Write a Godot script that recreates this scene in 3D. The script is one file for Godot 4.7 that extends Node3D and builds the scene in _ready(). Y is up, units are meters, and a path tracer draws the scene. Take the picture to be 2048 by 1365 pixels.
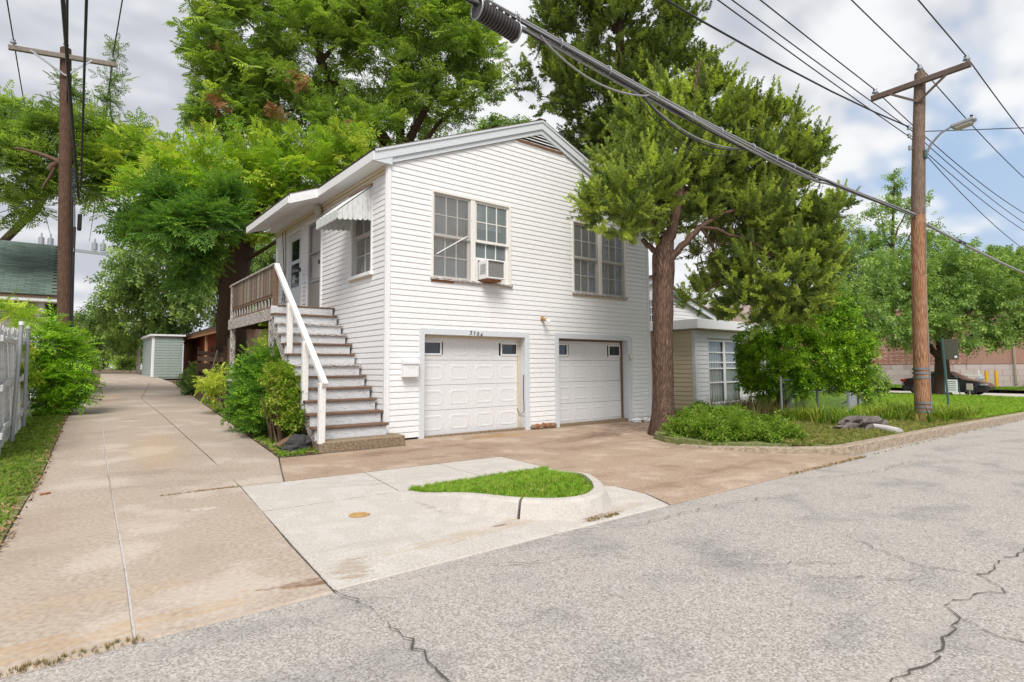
extends Node3D
# A white weatherboard garage apartment on the corner of a street and an alley.
# Axes: x runs along the street, -z runs up the alley, metres; the ground at the camera is y = 0.

const CAM := Vector3(0, 1.356, 0)
const FOCAL := 1140.55
const FRONT := -9.2      # plane of the garage front
const SIDE := 4.495      # plane of the wall above the stairs
const COURSE := 0.102    # exposure of one siding course
var CB := Basis.from_euler(Vector3(0.075066, -0.671940, -0.006665))
var rng := RandomNumberGenerator.new()
var M := {}
var taken := {}

# ---------------------------------------------------------------- picture to place
func ray(u: float, v: float) -> Vector3:
	return CB * Vector3((u - 1024.0) / FOCAL, -(v - 649.48) / FOCAL, -1.0)
func at(u: float, v: float, depth: float) -> Vector3:
	return CAM + ray(u, v) * depth
func on_z(u: float, v: float, z: float) -> Vector3:
	var d := ray(u, v)
	return CAM + d * ((z - CAM.z) / d.z)
func on_x(u: float, v: float, x: float) -> Vector3:
	var d := ray(u, v)
	return CAM + d * ((x - CAM.x) / d.x)

# ---------------------------------------------------------------- the lie of the land
func street_y(x: float) -> float:
	return -0.005 * clampf(x - 5.0, 0, 7) - 0.012 * clampf(x - 12.0, 0, 8) - 0.016 * clampf(x - 20.0, 0, 25)
func land(x: float, z: float) -> float:
	return street_y(x) + 0.045 * clampf((-3.5 - z) / 5.7, 0, 1) + 0.03 * maxf(0, -8.0 - maxf(z, -60.0)) * (1.0 - smoothstep(5.0, 12.0, x))
func on_land(x: float, z: float, up := 0.0) -> Vector3:
	return Vector3(x, land(x, z) + up, z)

# ---------------------------------------------------------------- nodes
func numbered(called: String) -> String:
	var n: int = taken.get(called, -1) + 1
	taken[called] = n
	return called if n == 0 else "%s_%03d" % [called, n]
func tag(o: Node, label: String, category := "", group := "", kind := "") -> Node:
	if label: o.set_meta("label", label)
	if category: o.set_meta("category", category)
	if group: o.set_meta("group", group)
	if kind: o.set_meta("kind", kind)
	return o
func thing(called: String, label: String, category: String, where := Vector3.ZERO, group := "") -> Node3D:
	var o := Node3D.new()
	o.name = numbered(called)
	add_child(o)
	o.position = where
	tag(o, label, category, group)
	return o
func setting(called: String, label: String, category: String, where := Vector3.ZERO) -> Node3D:
	var o := thing(called, label, category, where)
	o.set_meta("kind", "structure")
	return o
func origin_of(n: Node) -> Vector3:
	var p := Vector3.ZERO
	while n is Node3D and n != self:
		p += n.position
		n = n.get_parent()
	return p
func node(called: String, parent: Node3D) -> Node3D:
	var o := Node3D.new()
	o.name = called
	parent.add_child(o, true)
	return o
func part(called: String, mesh: Mesh, m: Material, parent: Node3D, xf := Transform3D()) -> MeshInstance3D:
	var o := MeshInstance3D.new()
	o.name = called
	o.mesh = mesh
	o.material_override = null
	o.set_surface_override_material(0, m)
	parent.add_child(o, true)
	o.transform = Transform3D(xf.basis, xf.origin - origin_of(parent))
	return o
func put(b: B, called: String, m: Material, parent: Node3D) -> MeshInstance3D:
	return part(called, b.mesh(origin_of(parent)), m, parent, Transform3D(Basis(), origin_of(parent)))
func scatter(called: String, mesh: Mesh, m: Material, xfs: Array, tints: PackedColorArray, parent: Node3D) -> MultiMeshInstance3D:
	var mm := MultiMesh.new()
	mm.transform_format = MultiMesh.TRANSFORM_3D
	mm.use_colors = true
	mm.mesh = mesh
	mm.instance_count = xfs.size()
	var og := origin_of(parent)
	for i in xfs.size():
		var t: Transform3D = xfs[i]
		t.origin -= og
		mm.set_instance_transform(i, t)
		mm.set_instance_color(i, tints[i])
	var o := MultiMeshInstance3D.new()
	o.name = called
	o.multimesh = mm
	o.material_override = m
	parent.add_child(o, true)
	o.set_meta("kind", "stuff")
	return o

# ---------------------------------------------------------------- mesh builder: corners go counter-clockwise seen from outside
class B:
	var v := PackedVector3Array()
	var n := PackedVector3Array()
	var uv := PackedVector2Array()
	func tri(a: Vector3, b: Vector3, c: Vector3) -> void:
		var m := (b - a).cross(c - a).normalized()
		v.append_array([a, c, b])
		n.append_array([m, m, m])
	func quad(a: Vector3, b: Vector3, c: Vector3, d: Vector3) -> void:
		tri(a, b, c)
		tri(a, c, d)
	func stri(a: Vector3, b: Vector3, c: Vector3, na: Vector3, nb: Vector3, nc: Vector3) -> void:
		v.append_array([a, c, b])
		n.append_array([na, nc, nb])
	func box(c: Vector3, s: Vector3, q := Basis()) -> void:
		cbox(c, s, 0.0, q)
	func span(a: Vector3, b: Vector3, bev := 0.0) -> void:   # box between two corners
		cbox((a + b) * 0.5, (b - a).abs(), bev)
	func cbox(c: Vector3, s: Vector3, bev := 0.0, q := Basis()) -> void:
		var h := s * 0.5
		bev = minf(bev, minf(h.x, minf(h.y, h.z)) * 0.9)
		for ax in 3:
			for sg in [-1.0, 1.0]:
				var i := (ax + 1) % 3
				var j := (ax + 2) % 3
				var p: Array[Vector3] = []
				for k in [[-1, -1], [1, -1], [1, 1], [-1, 1]]:
					var w := Vector3()
					w[ax] = sg * h[ax]
					w[i] = k[0] * (h[i] - bev)
					w[j] = k[1] * (h[j] - bev)
					p.append(c + q * w)
				if sg > 0: quad(p[0], p[1], p[2], p[3])
				else: quad(p[3], p[2], p[1], p[0])
		if bev <= 0.0: return
		for ax in 3:
			var i := (ax + 1) % 3
			var j := (ax + 2) % 3
			for si in [-1.0, 1.0]:
				for sj in [-1.0, 1.0]:
					var p: Array[Vector3] = []
					for k in [[-1, 0], [1, 0], [1, 1], [-1, 1]]:
						var w := Vector3()
						w[ax] = k[0] * (h[ax] - bev)
						w[i] = si * (h[i] if k[1] == 0 else h[i] - bev)
						w[j] = sj * (h[j] - bev if k[1] == 0 else h[j])
						p.append(c + q * w)
					if si * sj > 0: quad(p[0], p[3], p[2], p[1]) if false else _out(p, c)
					else: _out(p, c)
		for sx in [-1.0, 1.0]:
			for sy in [-1.0, 1.0]:
				for sz in [-1.0, 1.0]:
					var g := Vector3(sx, sy, sz)
					var a := c + q * (g * (h - Vector3(0, bev, bev)))
					var b := c + q * (g * (h - Vector3(bev, 0, bev)))
					var d := c + q * (g * (h - Vector3(bev, bev, 0)))
					if (b - a).cross(d - a).dot(a - c) > 0: tri(a, b, d)
					else: tri(a, d, b)
	func _out(p: Array[Vector3], c: Vector3) -> void:
		if (p[1] - p[0]).cross(p[2] - p[0]).dot((p[0] + p[2]) * 0.5 - c) > 0: quad(p[0], p[1], p[2], p[3])
		else: quad(p[3], p[2], p[1], p[0])
	func bar(a: Vector3, b: Vector3, w: float, t: float, up := Vector3.UP, bev := 0.0) -> void:   # a beam from a to b: w across, t along up
		var f := (b - a).normalized()
		var r := f.cross(up).normalized()
		var u := r.cross(f).normalized()
		cbox((a + b) * 0.5, Vector3(w, t, a.distance_to(b)), bev, Basis(r, u, -f))
	func tube(p: PackedVector3Array, r: PackedFloat32Array, sides := 8, caps := true) -> void:
		var last := p.size() - 1
		var f0 := (p[1] - p[0]).normalized()
		var x := f0.cross(Vector3.UP if absf(f0.y) < 0.9 else Vector3.RIGHT).normalized()
		var rings: Array = []
		var norms: Array = []
		for i in p.size():
			var f := (p[mini(i + 1, last)] - p[maxi(i - 1, 0)]).normalized()
			x = (x - f * x.dot(f)).normalized()
			var y := f.cross(x)
			var ring := PackedVector3Array()
			var nr := PackedVector3Array()
			for k in sides:
				var a := TAU * k / sides
				var d := x * cos(a) + y * sin(a)
				ring.append(p[i] + d * r[i])
				nr.append(d)
			rings.append(ring)
			norms.append(nr)
		for i in last:
			for k in sides:
				var k2 := (k + 1) % sides
				stri(rings[i][k], rings[i][k2], rings[i + 1][k2], norms[i][k], norms[i][k2], norms[i + 1][k2])
				stri(rings[i][k], rings[i + 1][k2], rings[i + 1][k], norms[i][k], norms[i + 1][k2], norms[i + 1][k])
		if caps:
			for k in sides:
				tri(p[0], rings[0][(k + 1) % sides], rings[0][k])
				tri(p[last], rings[last][k], rings[last][(k + 1) % sides])
	func rod(a: Vector3, b: Vector3, ra: float, rb := -1.0, sides := 10) -> void:
		tube(PackedVector3Array([a, b]), PackedFloat32Array([ra, ra if rb < 0 else rb]), sides)
	func sheet(pts: Array, cols: int) -> void:   # a grid of points, rows of cols; counter-clockwise from above when rows go +z and cols +x
		var rows: int = pts.size() / cols
		for j in rows - 1:
			for i in cols - 1:
				var a: Vector3 = pts[j * cols + i]
				var b: Vector3 = pts[(j + 1) * cols + i]
				var c: Vector3 = pts[(j + 1) * cols + i + 1]
				var d: Vector3 = pts[j * cols + i + 1]
				quad(a, b, c, d)
	func slab(top: PackedVector3Array, thick: float, bev := 0.012) -> void:   # a flat-ish plate with any outline, its edges chamfered
		var flat := PackedVector2Array()
		for p in top: flat.append(Vector2(p.x, p.z))
		var idx := Geometry2D.triangulate_polygon(flat)
		var cw := Geometry2D.is_polygon_clockwise(flat)
		var k := top.size()
		var inner := PackedVector3Array()
		for i in k:
			var a := (top[i] - top[(i + k - 1) % k]).normalized()
			var b := (top[(i + 1) % k] - top[i]).normalized()
			var na := Vector3(a.z, 0, -a.x)
			var nb := Vector3(b.z, 0, -b.x)
			var m := (na + nb).normalized()
			if not cw: m = -m
			inner.append(top[i] + m * bev * (1.0 / maxf(0.5, m.dot(-na if not cw else na))))
		for i in range(0, idx.size(), 3):
			var a := inner[idx[i]]
			var b := inner[idx[i + 1]]
			var c := inner[idx[i + 2]]
			if (b - a).cross(c - a).y > 0: tri(a, b, c)
			else: tri(a, c, b)
		for i in k:
			var j := (i + 1) % k
			var e := Vector3(0, -bev, 0)
			var d := Vector3(0, -thick, 0)
			if not cw:
				quad(inner[j], inner[i], top[i] + e, top[j] + e)
				quad(top[j] + e, top[i] + e, top[i] + d, top[j] + d)
			else:
				quad(inner[i], inner[j], top[j] + e, top[i] + e)
				quad(top[i] + e, top[j] + e, top[j] + d, top[i] + d)
	func extrude(poly: PackedVector2Array, q: Transform3D, depth: float) -> void:   # outline in the plane z = 0 of q, pushed to z = depth
		var idx := Geometry2D.triangulate_polygon(poly)
		var k := poly.size()
		var cw := Geometry2D.is_polygon_clockwise(poly)
		for i in range(0, idx.size(), 3):
			var a := Vector3(poly[idx[i]].x, poly[idx[i]].y, 0)
			var b := Vector3(poly[idx[i + 1]].x, poly[idx[i + 1]].y, 0)
			var c := Vector3(poly[idx[i + 2]].x, poly[idx[i + 2]].y, 0)
			var z := Vector3(0, 0, depth)
			if (b - a).cross(c - a).z < 0:
				var t := b
				b = c
				c = t
			tri(q * (a + z), q * (b + z), q * (c + z))
			tri(q * a, q * c, q * b)
		for i in k:
			var j := (i + 1) % k
			var a := Vector3(poly[i].x, poly[i].y, 0)
			var b := Vector3(poly[j].x, poly[j].y, 0)
			var z := Vector3(0, 0, depth)
			if not cw: quad(q * b, q * a, q * (a + z), q * (b + z)) if false else quad(q * a, q * b, q * (b + z), q * (a + z))
			else: quad(q * b, q * a, q * (a + z), q * (b + z))
	func mesh(og := Vector3.ZERO) -> ArrayMesh:
		var a := []
		a.resize(Mesh.ARRAY_MAX)
		var w := v.duplicate()
		if og != Vector3.ZERO:
			for i in w.size(): w[i] -= og
		a[Mesh.ARRAY_VERTEX] = w
		a[Mesh.ARRAY_NORMAL] = n
		if uv.size() == v.size(): a[Mesh.ARRAY_TEX_UV] = uv
		var m := ArrayMesh.new()
		m.add_surface_from_arrays(Mesh.PRIMITIVE_TRIANGLES, a)
		return m

# ---------------------------------------------------------------- materials: colours given as linear base colours
func lin(r: float, g: float, b: float) -> Color:
	return Color(r, g, b).linear_to_srgb()
func noise_image(size: int, freq: float, sd: int, octaves := 4, kind := FastNoiseLite.TYPE_SIMPLEX_SMOOTH, cell := -1) -> Image:
	var f := FastNoiseLite.new()
	f.seed = sd
	f.noise_type = kind
	f.frequency = freq
	f.fractal_type = FastNoiseLite.FRACTAL_FBM if octaves > 1 else FastNoiseLite.FRACTAL_NONE
	f.fractal_octaves = octaves
	if cell >= 0: f.cellular_return_type = cell
	var im := f.get_seamless_image(size, size)
	im.convert(Image.FORMAT_L8)
	return im
func toned(im: Image, stops: Array) -> Image:   # stops: [position, linear colour, alpha]
	var lut := PackedInt32Array()
	lut.resize(256)
	for i in 256:
		var t := i / 255.0
		var c: Color = stops[0][1]
		var al: float = stops[0][2]
		for k in stops.size() - 1:
			if t >= stops[k][0]:
				var w: float = clampf((t - stops[k][0]) / maxf(0.0001, stops[k + 1][0] - stops[k][0]), 0, 1)
				c = (stops[k][1] as Color).lerp(stops[k + 1][1], w)
				al = lerpf(stops[k][2], stops[k + 1][2], w)
		var s := c.linear_to_srgb()
		lut[i] = int(clampf(s.r, 0, 1) * 255) | (int(clampf(s.g, 0, 1) * 255) << 8) | (int(clampf(s.b, 0, 1) * 255) << 16) | (int(al * 255) << 24)
	var src := im.get_data()
	var out := PackedInt32Array()
	out.resize(src.size())
	for i in src.size(): out[i] = lut[src[i]]
	return Image.create_from_data(im.get_width(), im.get_height(), false, Image.FORMAT_RGBA8, out.to_byte_array())
func over(base: Image, layer: Image) -> void:
	base.blend_rect(layer, Rect2i(0, 0, layer.get_width(), layer.get_height()), Vector2i.ZERO)
func surf(c: Color, rough := 0.8, im: Image = null, scale := Vector3.ONE, bump: Image = null, depth := 0.0) -> StandardMaterial3D:
	var m := StandardMaterial3D.new()
	m.albedo_color = c
	m.roughness = rough
	m.metallic_specular = 0.4
	if im != null or bump != null:
		m.uv1_triplanar = true
		m.uv1_world_triplanar = true
		m.uv1_triplanar_sharpness = 6.0
		m.uv1_scale = scale
	if im != null: m.albedo_texture = tex(im)
	if bump != null:
		m.heightmap_enabled = true
		m.heightmap_texture = tex(bump)
		m.heightmap_scale = depth
	return m
var made_tex := {}
func tex(im: Image) -> ImageTexture:
	if not made_tex.has(im): made_tex[im] = ImageTexture.create_from_image(im)
	return made_tex[im]
func tinted(m: StandardMaterial3D, c: Color) -> StandardMaterial3D:
	var k: StandardMaterial3D = m.duplicate()
	k.albedo_color = c
	return k
func leafy(rough := 0.55, through := 0.5) -> StandardMaterial3D:
	var m := StandardMaterial3D.new()
	m.vertex_color_use_as_albedo = true
	m.roughness = rough
	m.metallic_specular = 0.35
	m.backlight_enabled = true
	m.backlight = Color(through, through, through * 0.6)
	m.cull_mode = BaseMaterial3D.CULL_DISABLED
	return m
func rnd(a: float, b: float) -> float:
	return rng.randf_range(a, b)
func jit(a: float) -> Vector3:
	return Vector3(rnd(-a, a), rnd(-a, a), rnd(-a, a))

func tiled(im: Image, times: int) -> Image:
	var w := im.get_width()
	var o := Image.create(w * times, w * times, false, im.get_format())
	for i in times:
		for j in times: o.blit_rect(im, Rect2i(0, 0, w, w), Vector2i(i * w, j * w))
	return o
func stain(im: Image, org: Vector2, metres: float, c: Vector2, r: Vector2, turn: float, col: Color, strength: float, sd: int, grain := 9.0) -> void:
	# a blotch of dirt, rust, lichen or deeper tone with a ragged edge, set where the slab carries it; colours linear
	var f := FastNoiseLite.new()
	f.seed = sd
	f.frequency = 1.0
	f.fractal_octaves = 5
	var w := im.get_width()
	var k := w / metres
	var m := maxf(r.x, r.y) * 1.3
	var s := col.linear_to_srgb()
	for j in range(maxi(0, int((c.y - m - org.y) * k)), mini(w, int((c.y + m - org.y) * k))):
		for i in range(maxi(0, int((c.x - m - org.x) * k)), mini(w, int((c.x + m - org.x) * k))):
			var p := Vector2(i / k + org.x, j / k + org.y) - c
			p = p.rotated(-turn) / r
			var d := p.length()
			if d > 1.3: continue
			var n := f.get_noise_2d(p.x * r.x * grain * 0.25, p.y * r.y * grain) * 0.75 + f.get_noise_2d(i * 0.09, j * 0.09) * 0.4
			var a := smoothstep(0.0, 0.55, 1.0 - d + n * 0.9 - 0.1) * strength * (0.55 + 0.75 * n)
			if a <= 0.01: continue
			im.set_pixel(i, j, im.get_pixel(i, j).lerp(s, minf(a, 0.95)))
func placed(m: StandardMaterial3D, org: Vector2, metres: float) -> StandardMaterial3D:
	m.uv1_scale = Vector3.ONE / metres
	m.uv1_offset = Vector3(-org.x / metres, 0, -org.y / metres)
	return m

func make_materials() -> void:
	var W := Color(1, 1, 1)
	var fine := noise_image(1024, 0.12, 3, 3)
	var mid := noise_image(1024, 0.018, 5, 5)
	var big := noise_image(1024, 0.006, 9, 5)
	var cells := noise_image(1024, 0.11, 4, 1, FastNoiseLite.TYPE_CELLULAR, FastNoiseLite.RETURN_DISTANCE)
	var grain := noise_image(512, 0.05, 11, 4)
	# asphalt: fine pale worn stones in a darker binder; broad wear and damp patches on a second layer
	var stones := noise_image(1024, 0.22, 21, 1, FastNoiseLite.TYPE_CELLULAR, FastNoiseLite.RETURN_CELL_VALUE)
	var stone_h := noise_image(1024, 0.22, 21, 1, FastNoiseLite.TYPE_CELLULAR, FastNoiseLite.RETURN_DISTANCE)
	var a := toned(stones, [[0.0, Color(0.27, 0.245, 0.22), 1.0], [0.3, Color(0.36, 0.33, 0.3), 1.0], [0.6, Color(0.43, 0.395, 0.36), 1.0], [0.85, Color(0.47, 0.435, 0.4), 1.0], [1.0, Color(0.56, 0.53, 0.49), 1.0]])
	over(a, toned(stone_h, [[0.0, Color(0.1, 0.09, 0.08), 0.0], [0.5, Color(0.1, 0.09, 0.08), 0.0], [0.85, Color(0.09, 0.08, 0.07), 0.55], [1.0, Color(0.07, 0.065, 0.06), 0.8]]))
	over(a, toned(noise_image(1024, 0.02, 37, 5), [[0.0, Color(0.22, 0.21, 0.2), 0.4], [0.35, W, 0.0], [0.7, W, 0.0], [1.0, Color(0.52, 0.48, 0.44), 0.25]]))
	M.asphalt = surf(Color.WHITE, 0.92, a, Vector3.ONE / 2.3, stone_h, -0.25)
	var wear := toned(noise_image(1024, 0.012, 31, 6), [[0.0, Color(0.66, 0.68, 0.71), 1.0], [0.22, Color(0.8, 0.81, 0.83), 1.0], [0.42, Color(0.94, 0.945, 0.955), 1.0], [1.0, Color(1.0, 0.99, 0.98), 1.0]])
	M.asphalt.detail_enabled = true
	M.asphalt.detail_albedo = tex(wear)
	M.asphalt.detail_mask = tex(Image.create_from_data(1, 1, false, Image.FORMAT_RGBA8, PackedByteArray([255, 255, 255, 255])))
	M.asphalt.detail_blend_mode = BaseMaterial3D.BLEND_MODE_MUL
	M.asphalt.detail_uv_layer = BaseMaterial3D.DETAIL_UV_2
	M.asphalt.uv2_triplanar = true
	M.asphalt.uv2_world_triplanar = true
	M.asphalt.uv2_scale = Vector3(1.0 / 13.0, 1.0 / 13.0, 1.0 / 9.0)
	# concretes, each with its own stains and blotches of tone
	var c1 := toned(tiled(fine, 2), [[0.0, Color(0.27, 0.22, 0.185), 1.0], [0.4, Color(0.38, 0.32, 0.27), 1.0], [0.75, Color(0.43, 0.37, 0.315), 1.0], [1.0, Color(0.52, 0.46, 0.4), 1.0]])
	over(c1, toned(noise_image(2048, 0.004, 9, 6), [[0.0, Color(0.27, 0.22, 0.18), 0.6], [0.4, Color(0.33, 0.27, 0.22), 0.0], [0.6, W, 0.0], [1.0, Color(0.5, 0.44, 0.37), 0.5]]))
	over(c1, toned(tiled(cells, 2), [[0.0, Color(0.2, 0.15, 0.12), 0.0], [0.86, Color(0.2, 0.15, 0.12), 0.0], [1.0, Color(0.14, 0.11, 0.09), 0.5]]))
	var o1 := Vector2(-2.4, -15.0)
	for s in [[1.25, -10.5, 0.5, 2.6, 0.1, Color(0.5, 0.33, 0.18), 0.45], [0.9, -8.6, 0.45, 0.3, 0.3, Color(0.19, 0.16, 0.14), 0.5], [1.05, -7.7, 0.7, 0.25, 0.2, Color(0.22, 0.18, 0.15), 0.35], [1.12, -6.2, 0.14, 0.09, 0.0, Color(0.6, 0.57, 0.53), 0.9], [1.12, -6.2, 0.035, 0.025, 0.0, Color(0.08, 0.08, 0.08), 1.0], [1.25, -3.75, 0.28, 0.1, 0.3, Color(0.16, 0.09, 0.05), 0.9], [0.0, -3.7, 1.4, 0.16, 0.0, Color(0.42, 0.28, 0.15), 0.5], [0.1, -4.3, 0.9, 0.2, 0.15, Color(0.46, 0.34, 0.22), 0.35], [0.2, -12.0, 0.3, 2.2, 0.05, Color(0.25, 0.2, 0.16), 0.35], [2.3, -10.0, 0.3, 2.0, -0.1, Color(0.27, 0.22, 0.2), 0.4], [1.5, -7.15, 0.5, 0.05, 0.05, Color(0.25, 0.14, 0.07), 0.8], [-0.1, -6.6, 0.35, 0.7, 0.1, Color(0.3, 0.23, 0.17), 0.4]]:
		stain(c1, o1, 11.6, Vector2(s[0], s[1]), Vector2(s[2], s[3]), s[4], s[5], s[6], int(absf(s[0] * 31 + s[1] * 17)))
	M.alley = placed(surf(lin(1.0, 0.97, 0.93), 0.9, c1, Vector3.ONE), o1, 11.6)
	var c2 := toned(fine, [[0.0, Color(0.38, 0.345, 0.305), 1.0], [0.45, Color(0.47, 0.435, 0.395), 1.0], [1.0, Color(0.57, 0.535, 0.495), 1.0]])
	over(c2, toned(big, [[0.0, Color(0.4, 0.37, 0.34), 0.4], [0.4, W, 0.0], [0.65, W, 0.0], [1.0, Color(0.55, 0.51, 0.45), 0.35]]))
	M.plain_concrete = surf(Color.WHITE, 0.9, c2, Vector3.ONE / 2.7, fine, 0.1)
	var c5: Image = c2.duplicate()
	var o5 := Vector2(1.2, -7.3)
	for s in [[3.0, -3.95, 1.3, 0.16, -0.05, Color(0.42, 0.32, 0.22), 0.6], [3.9, -3.66, 0.35, 0.1, 0.0, Color(0.2, 0.13, 0.08), 0.8], [3.05, -3.98, 0.12, 0.03, 0.1, Color(0.12, 0.08, 0.05), 1.0], [3.2, -4.3, 0.5, 0.05, 0.9, Color(0.24, 0.22, 0.2), 0.6], [2.9, -5.1, 0.07, 0.6, 0.1, Color(0.25, 0.23, 0.21), 0.6], [2.7, -6.3, 0.9, 0.06, 0.35, Color(0.33, 0.31, 0.29), 0.55], [2.8, -6.5, 0.9, 0.04, 0.35, Color(0.33, 0.31, 0.29), 0.5], [2.0, -4.2, 0.7, 0.12, 0.2, Color(0.4, 0.36, 0.31), 0.5], [4.3, -3.75, 0.5, 0.12, 0.1, Color(0.38, 0.3, 0.23), 0.5], [4.6, -6.3, 0.5, 0.35, 0.0, Color(0.4, 0.38, 0.36), 0.4], [3.6, -6.3, 0.5, 0.3, 0.0, Color(0.4, 0.38, 0.36), 0.35], [1.6, -3.8, 0.16, 0.25, 0.4, Color(0.3, 0.22, 0.15), 0.7]]:
		stain(c5, o5, 4.2, Vector2(s[0], s[1]), Vector2(s[2], s[3]), s[4], s[5], s[6], int(absf(s[0] * 31 + s[1] * 17)))
	M.new_concrete = placed(surf(Color.WHITE, 0.9, c5, Vector3.ONE, fine, 0.1), o5, 4.2)
	var c3 := toned(tiled(fine, 2), [[0.0, Color(0.22, 0.165, 0.125), 1.0], [0.4, Color(0.33, 0.255, 0.2), 1.0], [0.8, Color(0.4, 0.315, 0.25), 1.0], [1.0, Color(0.47, 0.39, 0.33), 1.0]])
	over(c3, toned(noise_image(2048, 0.005, 61, 6), [[0.0, Color(0.17, 0.115, 0.085), 0.6], [0.4, Color(0.22, 0.15, 0.1), 0.0], [0.6, W, 0.0], [1.0, Color(0.46, 0.38, 0.31), 0.5]]))
	var o3 := Vector2(2.0, -11.0)
	for s in [[9.0, -7.9, 1.6, 0.45, -0.2, Color(0.1, 0.065, 0.045), 0.75], [7.6, -7.6, 1.5, 0.3, -0.15, Color(0.13, 0.085, 0.06), 0.55], [6.7, -8.75, 0.9, 0.22, 0.0, Color(0.38, 0.2, 0.05), 0.75], [6.1, -8.7, 0.7, 0.25, 0.0, Color(0.2, 0.13, 0.08), 0.6], [4.4, -8.2, 1.3, 0.25, 0.0, Color(0.15, 0.1, 0.07), 0.5], [3.4, -8.4, 0.5, 0.1, 0.0, Color(0.36, 0.2, 0.08), 0.6], [4.6, -7.4, 1.2, 0.2, 0.0, Color(0.18, 0.12, 0.085), 0.5], [10.3, -8.6, 1.2, 0.5, -0.2, Color(0.14, 0.085, 0.055), 0.65], [7.0, -5.2, 1.8, 0.25, -0.12, Color(0.46, 0.39, 0.33), 0.5], [6.4, -6.2, 1.6, 0.2, -0.15, Color(0.45, 0.38, 0.31), 0.45], [7.6, -4.3, 1.8, 0.14, -0.05, Color(0.2, 0.14, 0.1), 0.5], [5.6, -4.1, 1.0, 0.12, 0.05, Color(0.22, 0.15, 0.11), 0.5], [8.3, -5.8, 0.5, 0.5, 0.0, Color(0.16, 0.11, 0.08), 0.5], [6.6, -3.85, 2.4, 0.1, 0.0, Color(0.48, 0.4, 0.32), 0.5], [8.2, -6.9, 1.0, 0.2, -0.2, Color(0.42, 0.35, 0.29), 0.4], [7.2, -6.9, 1.9, 0.1, 0.06, Color(0.2, 0.14, 0.1), 0.5]]:  # the dark brown blotches near the cedar just deepen the slab colour
		stain(c3, o3, 10.4, Vector2(s[0], s[1]), Vector2(s[2], s[3]), s[4], s[5], s[6], int(absf(s[0] * 31 + s[1] * 17)))
	M.driveway = placed(surf(lin(1.0, 0.955, 0.89), 0.88, c3, Vector3.ONE), o3, 10.4)
	var c4 := toned(fine, [[0.0, Color(0.2, 0.15, 0.1), 1.0], [0.5, Color(0.34, 0.27, 0.2), 1.0], [1.0, Color(0.46, 0.4, 0.32), 1.0]])
	over(c4, toned(mid, [[0.0, Color(0.1, 0.08, 0.05), 0.8], [0.45, Color(0.2, 0.15, 0.1), 0.1], [0.6, W, 0.0], [1.0, Color(0.48, 0.42, 0.33), 0.5]]))
	M.kerb = surf(Color.WHITE, 0.9, c4, Vector3.ONE / 1.7, cells, -0.3)
	M.step = surf(lin(0.8, 0.74, 0.66), 0.9, c4, Vector3.ONE / 0.9, cells, -0.5)
	# earth and leaf litter
	var e := toned(fine, [[0.0, Color(0.05, 0.03, 0.02), 1.0], [0.5, Color(0.12, 0.08, 0.05), 1.0], [0.8, Color(0.2, 0.14, 0.09), 1.0], [1.0, Color(0.32, 0.25, 0.18), 1.0]])
	over(e, toned(mid, [[0.0, Color(0.06, 0.07, 0.03), 0.6], [0.4, W, 0.0], [0.6, W, 0.0], [1.0, Color(0.28, 0.2, 0.12), 0.6]]))
	M.earth = surf(Color.WHITE, 0.95, e, Vector3.ONE / 1.9, fine, 1.2)
	var gs := toned(fine, [[0.0, Color(0.07, 0.08, 0.025), 1.0], [0.5, Color(0.15, 0.18, 0.05), 1.0], [1.0, Color(0.28, 0.27, 0.11), 1.0]])
	over(gs, toned(mid, [[0.0, Color(0.26, 0.19, 0.1), 0.7], [0.45, W, 0.0], [0.7, W, 0.0], [1.0, Color(0.18, 0.27, 0.06), 0.5]]))
	M.turf = surf(Color.WHITE, 0.95, gs, Vector3.ONE / 2.3, fine, 1.0)
	var speck := toned(noise_image(512, 0.12, 3, 3), [[0.0, Color(0.5, 0.5, 0.5), 1.0], [1.0, Color(1, 1, 1), 1.0]])
	var soft := noise_image(512, 0.018, 5, 5)
	# white vinyl and paints
	var vin := toned(mid, [[0.0, Color(0.73, 0.725, 0.72), 1.0], [0.5, Color(0.805, 0.805, 0.81), 1.0], [1.0, Color(0.85, 0.855, 0.865), 1.0]])
	over(vin, toned(fine, [[0.0, Color(0.6, 0.56, 0.5), 0.3], [0.3, Color(0.7, 0.68, 0.65), 0.0], [1.0, W, 0.0]]))
	M.vinyl = surf(Color.WHITE, 0.5, vin, Vector3(0.35, 1.3, 0.35))
	M.trim = surf(lin(0.98, 0.985, 1.0), 0.5, vin, Vector3(0.8, 0.8, 0.8))
	M.metal_trim = surf(lin(0.78, 0.82, 0.86), 0.4, vin, Vector3(0.9, 0.9, 0.9))
	M.garage = surf(lin(0.9, 0.9, 0.905), 0.42, vin, Vector3(0.6, 0.9, 0.6))
	M.cream = surf(lin(0.78, 0.66, 0.47), 0.6, vin, Vector3(0.5, 0.5, 0.5))
	# peeling paint on weathered wood, grain along x, y or z
	var bare := toned(grain, [[0.0, Color(0.06, 0.035, 0.022), 1.0], [0.35, Color(0.15, 0.095, 0.065), 1.0], [0.7, Color(0.25, 0.17, 0.12), 1.0], [1.0, Color(0.36, 0.27, 0.21), 1.0]])
	var peel: Image = bare.duplicate()
	over(peel, toned(noise_image(512, 0.03, 17, 5), [[0.0, Color(0.52, 0.54, 0.57), 0.0], [0.2, Color(0.52, 0.54, 0.57), 0.0], [0.25, Color(0.6, 0.62, 0.65), 1.0], [0.6, Color(0.66, 0.68, 0.7), 1.0], [1.0, Color(0.72, 0.74, 0.76), 1.0]]))
	var peel2: Image = bare.duplicate()
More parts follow.
